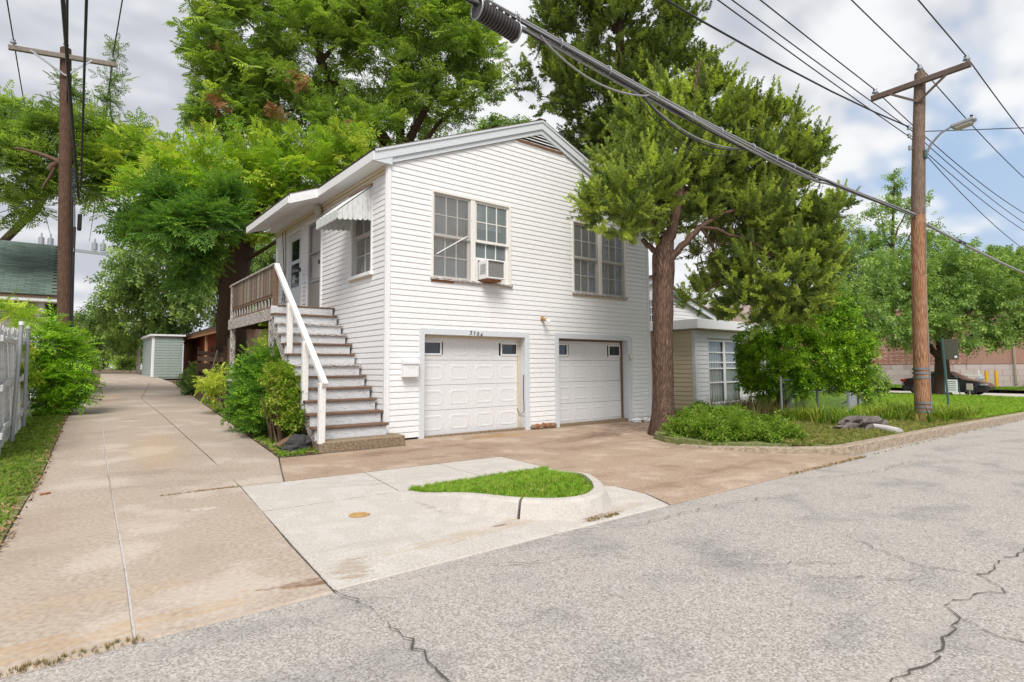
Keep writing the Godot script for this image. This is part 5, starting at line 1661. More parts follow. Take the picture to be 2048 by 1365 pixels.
		trunk(t, [base, base + Vector3(0.1, 2.0, 0.1), base + Vector3(0.2, 4.0, 0.3)], [0.3, 0.25, 0.18], M.bark)
		for k in 5: limb(t, "limb", base + Vector3(0.2, 3.6, 0.3), ll[k][0], 0.13, 0.03, M.bark, 0.3)
		crown(t, "crown", oakl, M.leaf, ll, 120, d[6], 0.9, 1.7, d[5], 0.2, 0.36, 0.5)
	# ---- cedars
	base = on_land(9.37, -7.03)
	t = thing("cedar_tree", "rugged cedar with shredding trunk standing against the garage corner", "tree", base)
	rng.seed = 74
	trunk(t, [base, at(1326, 760, 11.65), at(1325, 590, 11.65), at(1327, 510, 11.65), at(1335, 470, 11.7)], [0.21, 0.195, 0.185, 0.2, 0.12], M.cedar_bark, 1.35, 48, 0.2)
	var f0 := at(1330, 500, 11.65)
	limb(t, "limb", f0, at(1360, 400, 11.8), 0.13, 0.1, M.cedar_bark, 0.0, 10)
	limb(t, "limb", at(1360, 402, 11.8), at(1385, 250, 12.0), 0.1, 0.05, M.cedar_bark, 0.0, 10)
	limb(t, "limb", at(1385, 252, 12.0), at(1400, 120, 12.3), 0.05, 0.02, M.cedar_bark)
	limb(t, "limb", at(1338, 520, 11.6), at(1400, 455, 11.6), 0.085, 0.06, M.cedar_bark, 0.0, 10)
	limb(t, "limb", at(1400, 455, 11.6), at(1540, 400, 12.0), 0.055, 0.02, M.cedar_bark, 0.1)
	limb(t, "limb", at(1322, 515, 11.7), at(1285, 480, 11.9), 0.07, 0.05, M.cedar_bark)
	limb(t, "limb", at(1335, 470, 11.7), at(1200, 410, 10.7), 0.05, 0.015, M.cedar_bark, 0.15)
	limb(t, "limb", at(1360, 400, 11.8), at(1270, 340, 11.8), 0.05, 0.015, M.cedar_bark, 0.1)
	limb(t, "limb", at(1360, 400, 11.8), at(1480, 300, 12.5), 0.05, 0.015, M.cedar_bark, 0.1)
	limb(t, "limb", at(1400, 455, 11.6), at(1600, 560, 12.0), 0.04, 0.012, M.cedar_bark, 0.25)
	limb(t, "limb", at(1400, 455, 11.6), at(1470, 600, 12.2), 0.03, 0.01, M.cedar_bark, 0.2)
	for i in 60: limb(t, "twig", at(rnd(1380, 1600), rnd(330, 560), 12.1), at(rnd(1330, 1650), rnd(260, 620), 12.0), 0.012, 0.004, M.twig, 0.1, 4, 5)
	crown(t, "crown", plume, M.needle, px_lobes([[1255, 395, 10.9, 0.5], [1205, 412, 10.5, 0.36], [1180, 405, 10.3, 0.2], [1240, 450, 10.9, 0.3], [1300, 370, 11.6, 0.8], [1385, 345, 12.1, 0.9], [1470, 330, 12.6, 1.0], [1555, 330, 12.6, 0.85], [1600, 300, 12.6, 0.5], [1485, 425, 12.2, 0.85], [1560, 450, 12.2, 0.85], [1610, 500, 12, 0.7], [1650, 425, 11.9, 0.32], [1680, 405, 11.9, 0.16], [1655, 470, 11.9, 0.25], [1510, 540, 12.1, 0.8], [1590, 575, 12, 0.7], [1430, 580, 12.4, 0.42], [1390, 600, 12.3, 0.3], [1475, 610, 12.3, 0.45], [1245, 330, 11.9, 0.6], [1330, 280, 12.3, 0.9], [1420, 240, 12.6, 0.9], [1500, 250, 12.8, 0.65], [1560, 245, 12.8, 0.42], [1290, 460, 11.7, 0.35], [1620, 350, 12.5, 0.35], [1540, 620, 12.2, 0.5], [1370, 440, 12.2, 0.3], [1430, 490, 12.4, 0.45], [1460, 540, 12.4, 0.4], [1400, 420, 12.0, 0.4], [1620, 620, 12.4, 0.4], [1285, 250, 13.0, 0.7], [1350, 200, 13.0, 0.7], [1420, 180, 13.0, 0.5], [1300, 420, 12.2, 0.45], [1450, 390, 12.6, 0.6], [1530, 390, 12.6, 0.6], [1640, 540, 12.1, 0.4]]), 900, CEDAR, 0.7, 1.2, 110, 0.75, 0.49, 1.5)
	base = on_land(13.1, -11.2)
	t = thing("cedar_tree", "tall feathery cedar standing behind the gable between the two houses", "tree", base)
	rng.seed = 75
	trunk(t, [base, base + Vector3(0, 4, 0), at(1240, 200, 17.0), at(1240, 0, 17.0), at(1240, -200, 17.0)], [0.26, 0.22, 0.16, 0.1, 0.04], M.cedar_bark, 1.4)
	for k in [[1080, 190], [1100, 80], [1150, 230], [1330, 130], [1370, 40], [1160, 0], [1320, -60], [1130, 150], [1390, 190], [1260, 280]]: limb(t, "limb", at(1240, k[1] + 70, 17.0), at(k[0], k[1], 17.0), 0.06, 0.015, M.cedar_bark, 0.2)
	crown(t, "crown", plume, M.needle, px_lobes([[1230, 40, 17, 1.5], [1180, -50, 17, 1.6], [1290, -60, 17, 1.6], [1150, 150, 16.8, 0.9], [1085, 195, 16.8, 0.65], [1065, 115, 17, 0.45], [1190, 200, 17, 1.0], [1270, 175, 16.8, 1.1], [1335, 115, 16.6, 0.85], [1365, 40, 16.6, 0.65], [1105, 50, 17, 0.65], [1245, 275, 17, 0.9], [1395, 190, 16.2, 0.55], [1180, 275, 17.2, 0.7], [1120, 120, 17, 0.55], [1310, 220, 16.6, 0.7], [1240, -180, 17, 1.3], [1400, 120, 16.4, 0.3], [1050, 170, 16.9, 0.25]]), 430, [CEDAR[0], CEDAR[1], CEDAR[2]], 0.9, 1.5, 111, 0.6, 0.49, 1.1)
	# ---- right-hand trees
	base = on_land(35.4, -9.3, 0.08)
	t = thing("live_oak", "broad oak on the lawn with low limbs above the black car", "tree", base)
	rng.seed = 76
	trunk(t, [base, at(1885, 745, 29.3), at(1883, 700, 29.3)], [0.36, 0.33, 0.26], M.bark, 1.35)
	for k in [[1800, 660, 0.14], [1850, 600, 0.18], [1960, 610, 0.18], [2030, 630, 0.12], [1900, 540, 0.18], [1740, 640, 0.09], [1990, 670, 0.09]]: limb(t, "limb", at(1884, 725 if k[2] < 0.15 else 705, 29.3), at(k[0], k[1], 29.0), k[2], 0.03, M.bark, 0.4, 8)
	crown(t, "crown", oakl, M.leaf, px_lobes([[1745, 620, 29, 1.9], [1845, 590, 29.6, 2.2], [1950, 600, 29.6, 2.1], [2040, 610, 29, 2.0], [1720, 675, 28.5, 1.0], [1815, 665, 28, 1.1], [1990, 665, 28.5, 1.1], [1900, 530, 30, 1.8], [1780, 550, 30, 1.6], [2020, 550, 30, 1.6], [1935, 685, 28, 0.6], [1690, 600, 29.5, 1.4], [2080, 650, 29, 1.4], [1880, 650, 28.2, 1.0]]), 165, OAK, 0.8, 1.4, 112, 0.2, 0.4, 0.5)
	base = on_land(36.0, -14.5, 0.05)
	t = thing("young_oak", "tall airy tree with upright wispy tips behind the wooden pole", "tree", base)
	rng.seed = 77
	var dd := 33.5
	trunk(t, [base, at(1780, 640, dd), at(1785, 520, dd), at(1788, 380, dd)], [0.25, 0.2, 0.12, 0.04], M.bark)
	for k in [[1720, 470], [1850, 420], [1750, 400], [1830, 380], [1700, 520], [1870, 480], [1690, 440], [1790, 340]]: limb(t, "limb", at(1785, k[1] + 110, dd), at(k[0], k[1], dd), 0.06, 0.015, M.bark, 0.1)
	crown(t, "crown", oakl, M.leaf, px_lobes([[1790, 410, dd, 0.9], [1750, 455, dd, 1.2], [1835, 450, dd, 1.2], [1787, 352, dd, 0.4], [1790, 375, dd, 0.55], [1852, 400, dd, 0.45], [1725, 500, dd, 1.3], [1690, 450, dd, 0.6], [1860, 490, dd, 1.1], [1780, 510, dd, 1.5], [1820, 400, dd, 0.4], [1700, 540, dd, 1.8], [1760, 420, dd, 0.7], [1660, 520, dd, 1.2], [1680, 590, dd, 1.6], [1880, 560, dd, 1.8], [1850, 540, dd, 1.4], [1735, 560, dd, 1.6]]), 150, OAK, 0.7, 1.2, 113, 0.6, 0.44, 0.7)
	base = on_land(48.7, -6.6, 0.15)
	t = thing("street_tree", "row tree with spiky young tops beside the brick building", "tree", base)
	rng.seed = 78
	trunk(t, [base, base + Vector3(0, 3, 0), base + Vector3(0.2, 6, 0)], [0.22, 0.18, 0.1], M.bark)
	limb(t, "limb", base + Vector3(0.2, 5.5, 0), at(2000, 560, 41), 0.1, 0.03, M.bark)
	crown(t, "crown", oakl, M.leaf, px_lobes([[1985, 575, 41, 2.2], [2045, 545, 41, 2.2], [1960, 540, 41, 1.2], [2030, 520, 41, 1.0], [1930, 570, 41, 1.6], [1990, 520, 41, 0.9], [2012, 505, 41, 0.45], [1945, 520, 41, 0.6], [1985, 500, 41, 0.4], [2040, 510, 41, 0.6], [2080, 540, 41, 1.8], [1880, 560, 41, 1.6]]), 150, OAK, 0.8, 1.4, 114, 0.6, 0.4, 0.6)
	base = on_land(24.0, -30.0, 0.0)
	t = thing("distant_tree", "tree top showing over the roof beside the gable peak", "tree", base)
	rng.seed = 79
	trunk(t, [base, base + Vector3(0, 6, 0), at(1000, 300, 38)], [0.35, 0.3, 0.2], M.bark)
	crown(t, "crown", oakl, M.leaf, px_lobes([[990, 262, 38, 1.2], [945, 290, 38, 1.2], [1040, 265, 38, 1.2], [1000, 310, 38, 1.8], [900, 310, 38, 1.5]]), 200, DEEP, 0.9, 1.5, 115, 0.2, 0.36)

	# ---- shrubs
	base = on_land(15.1, -7.5, 0.1)
	t = thing("evergreen_shrub", "tall glossy evergreen shrub beside the chain link fence", "shrub", base)
	rng.seed = 80
	for k in [[1535, 700], [1560, 690], [1590, 700], [1610, 720], [1550, 650]]: limb(t, "stem", base + Vector3(rnd(-0.2, 0.35), 0, rnd(-0.15, 0.15)), at(k[0], k[1], 14.8), 0.06, 0.025, M.bark, 0.0, 7)
	crown(t, "crown", mag, M.gloss, px_lobes([[1545, 720, 14.4, 0.85], [1620, 690, 14.6, 1.0], [1690, 710, 14.6, 0.75], [1580, 640, 14.8, 0.8], [1650, 620, 14.8, 0.7], [1510, 690, 14.5, 0.55], [1720, 730, 14.8, 0.45], [1600, 760, 14.3, 0.6], [1520, 750, 14.5, 0.5], [1680, 760, 14.5, 0.5], [1640, 580, 14.9, 0.35], [1600, 590, 14.9, 0.35], [1500, 720, 14.5, 0.35], [1710, 690, 14.9, 0.5], [1680, 640, 14.9, 0.5], [1560, 600, 14.9, 0.4], [1640, 740, 14.4, 0.6], [1560, 770, 14.3, 0.4], [1720, 770, 14.6, 0.35], [1500, 765, 14.6, 0.4], [1525, 785, 14.5, 0.35], [1490, 730, 14.7, 0.3]]), 760, [Color(0.091, 0.195, 0.0195), Color(0.195, 0.39, 0.026), Color(0.416, 0.624, 0.0455)], 0.6, 1.0, 116, 0.5, 0.36, 1.3)
	t = thing("evergreen_shrub", "smaller glossy bush behind the fence post near the car", "shrub", on_land(20.5, -8.2, 0.1))
	crown(t, "crown", mag, M.gloss, px_lobes([[1748, 765, 18.5, 0.5], [1735, 750, 18.5, 0.4], [1762, 775, 18.5, 0.35], [1740, 790, 18.3, 0.4]]), 420, GREEN, 0.6, 1.0, 117, 0.4, 0.3, 1.3)
	limb(t, "stem", on_land(20.5, -8.2, 0.1), at(1745, 765, 18.5), 0.04, 0.02, M.bark)
	t = thing("low_hedge", "low sprawling hedge of small pale leaves beside the cedar trunk", "hedge", on_land(9.6, -5.8, 0.1))
	var hl := []
	for k in [[8.75, -6.3, 0.3], [8.8, -5.8, 0.32], [9.0, -5.3, 0.34], [9.35, -4.95, 0.3], [9.7, -4.75, 0.26], [9.5, -5.6, 0.4], [9.3, -6.2, 0.38], [10.1, -5.3, 0.36], [10.0, -6.1, 0.42], [10.7, -6.2, 0.4], [9.7, -6.8, 0.36], [10.5, -6.9, 0.4], [8.65, -5.45, 0.2], [11.3, -6.9, 0.36], [11.2, -7.6, 0.34], [12.0, -7.8, 0.3], [12.6, -8.4, 0.3], [13.3, -8.8, 0.28]]: hl.append([on_land(k[0] + 0.1, k[1], 0.08 + k[2] * 0.4), k[2] * 0.9])
	crown(t, "foliage", small, M.leaf, hl, 2600, [Color(0.117, 0.234, 0.026), Color(0.221, 0.364, 0.039), Color(0.351, 0.468, 0.091)], 0.6, 1.1, 118, 0.5, 0.3, 2.0)
	rng.seed = 81
	for k in 12: limb(t, "stem", on_land(rnd(9.0, 10.6), rnd(-6.5, -5.2), 0.05), on_land(rnd(8.8, 10.8), rnd(-6.7, -5.0), 0.35), 0.012, 0.006, M.twig, 0.0, 4, 3)
	t = thing("dry_stalks", "brown dry stalks and tall weeds beneath the glossy evergreen shrub", "weeds", on_land(14.0, -7.4, 0.1))
	t.set_meta("kind", "stuff")
	grassed(t, "stalks", tuft(12, 0.6, 0.012, 0.08, 33, 0.35), 150, func(): return on_land(rnd(12.9, 15.8), rnd(-8.4, -7.0), 0.08), [Color(0.2, 0.13, 0.07), Color(0.36, 0.27, 0.15), Color(0.3, 0.34, 0.1)], 0.6, 1.2, M.blade, 142)
	# nandina thicket by the stairs
	t = thing("privet_shrub", "leafy shrub growing against the stair stringer", "shrub", on_land(3.0, -10.1))
	rng.seed = 82
	for k in 9: limb(t, "stem", on_land(2.95 + rnd(-0.12, 0.15), -10.0 + rnd(-0.3, 0.3)), on_land(2.9 + rnd(-0.3, 0.25), -10.1 + rnd(-0.5, 0.5), rnd(0.6, 1.1)), 0.018, 0.008, M.twig, 0.0, 5, 4)
	crown(t, "foliage", small, M.leaf, [[on_land(2.98, -9.75, 0.75), 0.28], [on_land(2.95, -9.95, 1.05), 0.3], [on_land(3.02, -10.2, 0.6), 0.3], [on_land(3.0, -9.6, 0.45), 0.22], [on_land(3.0, -10.3, 1.15), 0.25]], 2400, [Color(0.156, 0.286, 0.026), Color(0.26, 0.403, 0.039), Color(0.442, 0.468, 0.091)], 0.7, 1.2, 119, 0.5, 0.32, 2.5)
	t = thing("nandina_shrub", "dense dark green shrub between alley and landing post", "shrub", on_land(2.95, -11.4))
	for k in 8: limb(t, "stem", on_land(2.95 + rnd(-0.15, 0.15), -11.3 + rnd(-0.3, 0.3)), on_land(2.9 + rnd(-0.3, 0.3), -11.3 + rnd(-0.5, 0.5), rnd(0.6, 1.2)), 0.016, 0.007, M.twig, 0.0, 5, 4)
	crown(t, "foliage", [small[0], frond_spray(5, 0.22, 4, 0.075, 0.026, 20)], M.leaf, [[on_land(2.98, -10.9, 0.7), 0.42], [on_land(2.9, -11.3, 1.0), 0.42], [on_land(3.0, -11.7, 0.8), 0.4], [on_land(2.92, -11.0, 0.35), 0.32], [on_land(2.85, -11.8, 0.45), 0.35], [on_land(3.05, -11.4, 1.35), 0.3]], 900, [Color(0.078, 0.195, 0.0325), Color(0.169, 0.364, 0.039), Color(0.312, 0.546, 0.052)], 0.7, 1.2, 120, 0.4, 0.3, 2.0)
	t = thing("sumac_sapling", "young feathery sapling growing up beneath the landing", "sapling", on_land(3.7, -12.9))
	limb(t, "stem", on_land(3.7, -12.9), on_land(3.6, -12.7, 1.9), 0.02, 0.008, M.twig)
	crown(t, "foliage", [heaven[0]], M.leaf, [[on_land(3.62, -12.7, 1.85), 0.3], [on_land(3.6, -12.6, 1.5), 0.36], [on_land(3.55, -12.5, 1.1), 0.4], [on_land(3.65, -12.8, 2.1), 0.15]], 130, LIME, 0.5, 0.75, 121, 0.1, 0.1)
	t = thing("sumac_sapling", "yellow-green fern-like sapling leaning out over the alley edge", "sapling", on_land(3.3, -15.6))
	limb(t, "stem", on_land(3.3, -15.6), on_land(3.0, -15.5, 0.9), 0.02, 0.008, M.twig)
	crown(t, "foliage", [heaven[0]], M.leaf, [[on_land(3.0, -15.4, 0.85), 0.3], [on_land(2.95, -15.3, 0.6), 0.25]], 150, [LIME[1], LIME[2], Color(0.34, 0.46, 0.05)], 0.55, 0.75, 122, 0.2, 0.1)
	t = thing("weedy_bush", "dark leafy bush at the foot of the brick bungalow", "shrub", on_land(3.75, -22.6))
	limb(t, "stem", on_land(3.75, -22.6), on_land(3.75, -22.6, 0.7), 0.03, 0.01, M.twig)
	crown(t, "foliage", small, M.leaf, [[on_land(3.75, -22.6, 0.45), 0.5], [on_land(3.9, -22.9, 0.8), 0.4], [on_land(3.6, -22.4, 0.25), 0.35]], 900, DEEP, 0.8, 1.6, 123, 0.4, 0.3, 1.5)
	t = thing("sumac_bush", "bushy bright green sapling spilling over the picket fence onto the alley", "shrub", on_land(0.0, -17.6))
	rng.seed = 83
	for k in 7: limb(t, "stem", on_land(-0.05 + rnd(-0.2, 0.2), -17.6 + rnd(-0.2, 0.2)), on_land(0.1 + rnd(-0.6, 0.6), -17.6 + rnd(-0.5, 0.5), rnd(1.2, 2.4)), 0.025, 0.01, M.twig, 0.0, 5, 4)
	crown(t, "foliage", heaven, M.leaf, px_lobes([[100, 660, 13.6, 0.35], [115, 690, 13.6, 0.5], [85, 720, 13.4, 0.5], [140, 715, 13.6, 0.38], [115, 755, 13.4, 0.6], [75, 770, 13.3, 0.4], [160, 760, 13.5, 0.3], [130, 800, 13.4, 0.5], [95, 810, 13.2, 0.4], [165, 795, 13.5, 0.2], [100, 635, 13.7, 0.16]]), 120, [Color(0.13, 0.299, 0.026), Color(0.247, 0.481, 0.0325), Color(0.429, 0.676, 0.0585)], 0.55, 0.85, 124, 0.1, 0.2, 1.5)
	t = thing("fence_vine", "vine sprays hanging over the top of the picket fence", "vine", Vector3(-0.9, 2.0, -13.0))
	crown(t, "foliage", heaven, M.leaf, px_lobes([[20, 625, 10.5, 0.18], [45, 632, 11.2, 0.2], [5, 610, 10.2, 0.12], [60, 640, 11.5, 0.15]]), 260, LIME, 0.4, 0.6, 125, 0.0, 0.1)
	limb(t, "stem", at(-10, 640, 10.4), at(60, 640, 11.5), 0.012, 0.006, M.twig, 0.05, 5)
	t = thing("fence_vine", "creeper climbing the lower rails of the picket fence", "vine", Vector3(-0.6, 0.6, -14.0))
	crown(t, "foliage", small, M.leaf, px_lobes([[45, 740, 11.6, 0.16], [40, 700, 11.5, 0.12], [58, 760, 11.8, 0.18], [35, 820, 11.3, 0.14], [45, 840, 11.2, 0.1], [60, 710, 11.9, 0.12]]), 1200, LIME, 0.9, 1.6, 126, 0.2, 0.2)
	# ---- strap-leaved lilies by the pole
	var strap := [tuft(16, 0.5, 0.022, 0.09, 30, 1.0), tuft(14, 0.45, 0.022, 0.08, 31, 1.1)]
	rng.seed = 84
	var spots := []
	for k in 46: spots.append(Vector2(rnd(13.6, 18.6), 0))
	t = thing("daylily_bed", "bed of arching strap-leaved daylilies between fence and street kerb", "plants", on_land(16.0, -5.4, 0.1))
	t.set_meta("kind", "stuff")
	for k in 2:
		var xf := []
		var tn := PackedColorArray()
		for i in 90:
			var x := rnd(12.9, 19.0)
			var z := rnd(-6.6, -5.0) if x < 15.4 else rnd(-5.9, -4.15)
			if Vector2(x, z).distance_to(Vector2(15.86, -4.55)) < 0.3: continue
			xf.append(Transform3D(Basis(Vector3.UP, rnd(0, TAU)) * rnd(0.7, 1.15), on_land(x, z, 0.08)))
			tn.append(hue([Color(0.12, 0.22, 0.02), Color(0.2, 0.33, 0.025), Color(0.36, 0.38, 0.06)]))
		scatter("leaves", strap[k], M.blade, xf, tn, t)
	# ---- grass
	var g := tuft(10, 0.085, 0.006, 0.03, 40, 0.45)
	t = thing("island_grass", "thick bright green grass filling the kerbed island", "grass", on_land(3.9, -4.9))
	t.set_meta("kind", "stuff")
	var poly := PackedVector2Array()
	for i in range(0, 34):
		var p := island_curve(i / 3.0)
		var nrm := (island_curve(i / 3.0 + 0.05) - p).normalized().orthogonal()
		if nrm.dot(Vector2(4.0, -5.0) - p) < 0: nrm = -nrm
		poly.append(p + nrm * 0.15)
	grassed(t, "blades", g, 9000, func():
		var q := Vector2(rnd(2.8, 5.2), rnd(-5.7, -3.7))
		if not Geometry2D.is_point_in_polygon(q, poly): return null
		var h := 0.1 * smoothstep(-5.8, -4.6, q.y) * (1.0 - smoothstep(4.55, 5.15, q.x))
		return on_land(q.x, q.y, h), [LAWN[0], LAWN[1], LAWN[2], LAWN[1], LAWN[2], Color(0.42, 0.42, 0.13)], 0.45, 0.95, M.blade, 130)
	t = thing("verge_grass", "rough grass and clover along the alley verge", "grass", on_land(-0.6, -9.0))
	t.set_meta("kind", "stuff")
	grassed(t, "blades", g, 7000, func():
		var z := -3.9 - pow(rng.randf(), 1.4) * 14.0
		var e := verge_edge(z) - 0.03 + rnd(-0.04, 0.06)
		return on_land(e - 0.05 - pow(rng.randf(), 1.1) * 1.1, z, 0.015), [LAWN[0], LAWN[1], LAWN[2], Color(0.4, 0.38, 0.14)], 0.35, 0.75, M.blade, 131)
	grassed(t, "clover", small[1], 2600, func():
		var z := -8.0 - rng.randf() * 10.0
		return on_land(verge_edge(z) - 0.02 - rng.randf() * 0.9, z, 0.025), [Color(0.07, 0.13, 0.02), Color(0.2, 0.3, 0.05), Color(0.32, 0.38, 0.09)], 0.35, 0.6, M.leaf, 132)
	grassed(t, "fallen_leaf", sprig(2, 0.07, 0.035, 45, 0.02), 700, func():
		var z := -4.5 - pow(rng.randf(), 1.5) * 13.0
		return on_land(verge_edge(z) + 0.04 - rng.randf() * 0.22, z, 0.018), [Color(0.16, 0.08, 0.04), Color(0.3, 0.19, 0.1), Color(0.42, 0.31, 0.2)], 0.4, 0.9, M.dry, 141)
	t = thing("yard_weeds", "dry creeping weeds and thin grass on the yard slope behind the kerb", "grass", on_land(12.0, -4.8, 0.1))
	t.set_meta("kind", "stuff")
	var yard := func():
		var x := rnd(9.3, 20.0)
		var z := rnd(-6.4, -3.82)
		if x < 9.7 and z > -4.2: return null
		return on_land(x, z, 0.1)
	grassed(t, "creeper", small[0], 9000, yard, [Color(0.12, 0.18, 0.035), Color(0.24, 0.3, 0.065), Color(0.4, 0.33, 0.17)], 0.4, 0.75, M.leaf, 133)
	grassed(t, "blades", g, 6000, yard, DRYG, 0.6, 1.2, M.blade, 134)
	t = thing("lawn_grass", "mown bright green lawn between the street kerb and the side street", "grass", on_land(26.0, -7.0, 0.1))
	t.set_meta("kind", "stuff")
	var g2 := tuft(16, 0.09, 0.012, 0.09, 41, 0.5)
	grassed(t, "blades", g2, 16000, func():
		var x := rnd(17.5, 36.0)
		return on_land(x, rnd(-14.0, -3.85), 0.1), [LAWN[1], LAWN[2], Color(0.25, 0.38, 0.04)], 0.8, 1.4, M.blade, 135)
	grassed(t, "blades", g2, 5000, func(): return on_land(rnd(47.7, 52.0), rnd(-22.0, -4.0), 0.2), LAWN, 0.9, 1.6, M.blade, 136)
	t = thing("litter_weeds", "patchy weeds and fallen leaves on the dirt strip below the stairs", "weeds", on_land(2.9, -9.4))
	t.set_meta("kind", "stuff")
	var strip := func():
		var z := -8.78 - pow(rng.randf(), 1.5) * 12.0
		return on_land(2.62 + (-8.75 - z) * 0.078 + pow(rng.randf(), 1.2) * 0.85, z, 0.012)
	grassed(t, "weed", small[1], 1300, strip, GREEN, 0.3, 0.7, M.leaf, 137)
	grassed(t, "blades", g, 900, strip, LAWN, 0.5, 1.1, M.blade, 138)
	grassed(t, "fallen_leaf", sprig(2, 0.07, 0.035, 44, 0.02), 1100, strip, [Color(0.14, 0.07, 0.03), Color(0.26, 0.16, 0.08), Color(0.36, 0.27, 0.17)], 0.5, 1.2, M.dry, 139)
	# grass wedged in joints and along the street edge
	t = thing("joint_grass", "dry grass tufts wedged in the joints and street edges", "grass", on_land(3.0, -3.6))
	t.set_meta("kind", "stuff")
	grassed(t, "blades", g, 1100, func():
		var k := rng.randf()
		if k < 0.3: return on_land(rnd(-1.2, 0.4), -3.5 + rnd(-0.05, 0.03), 0.0)
		if k < 0.5: return on_land(rnd(0.9, 1.68), -7.1 + rnd(-0.02, 0.02), -0.01)
		if k < 0.75: return on_land(rnd(7.2, 9.6), -3.52 + rnd(-0.04, 0.03), 0.0)
		if k < 0.85: return on_land(rnd(3.7, 4.1), -3.6 + rnd(-0.04, 0.04), 0.0)
		return on_land(rnd(9.8, 20.0), -3.6 + rnd(0.0, 0.08), -0.01), [Color(0.16, 0.16, 0.04), Color(0.28, 0.2, 0.08), Color(0.36, 0.25, 0.1)], 0.14, 0.42, M.blade, 140)

func verge_edge(z: float) -> float:
	var e := [[-1.7, -3.5], [-0.75, -4.6], [-0.3, -5.75], [-0.22, -7.3], [-0.1, -9.1], [0.18, -16.1], [0.6, -21.5], [1.5, -31.5]]
	for i in e.size() - 1:
		if z > e[i + 1][1]: return lerpf(e[i][0], e[i + 1][0], clampf((z - e[i][1]) / (e[i + 1][1] - e[i][1]), 0.0, 1.0))
	return 1.5

# ---------------------------------------------------------------- poles and lines
func wire(called: String, label: String, pts: Array, sag: float, r: float, m: Material, group := "", sides := 6) -> Node3D:
	var o := thing(called, label, "cable", pts[0], group)
	var p := PackedVector3Array()
	var rr := PackedFloat32Array()
	for k in pts.size() - 1:
		var n := 14
		for i in n + (1 if k == pts.size() - 2 else 0):
			var t := float(i) / n
			p.append((pts[k] as Vector3).lerp(pts[k + 1], t) - Vector3(0, sag * 4.0 * t * (1.0 - t), 0))
			rr.append(r)
	var b := B.new()
	b.tube(p, rr, sides)
	put(b, "strand", m, o)
	return o
func insulator(o: Node3D, p: Vector3, called := "insulator") -> void:
	var b := B.new()
	b.rod(p, p + Vector3(0, 0.08, 0), 0.015, 0.015, 6)
	b.tube(PackedVector3Array([p + Vector3(0, 0.06, 0), p + Vector3(0, 0.07, 0), p + Vector3(0, 0.11, 0), p + Vector3(0, 0.12, 0), p + Vector3(0, 0.16, 0), p + Vector3(0, 0.17, 0)]), PackedFloat32Array([0.03, 0.075, 0.055, 0.04, 0.05, 0.02]), 10)
	put(b, called, M.galv, o)

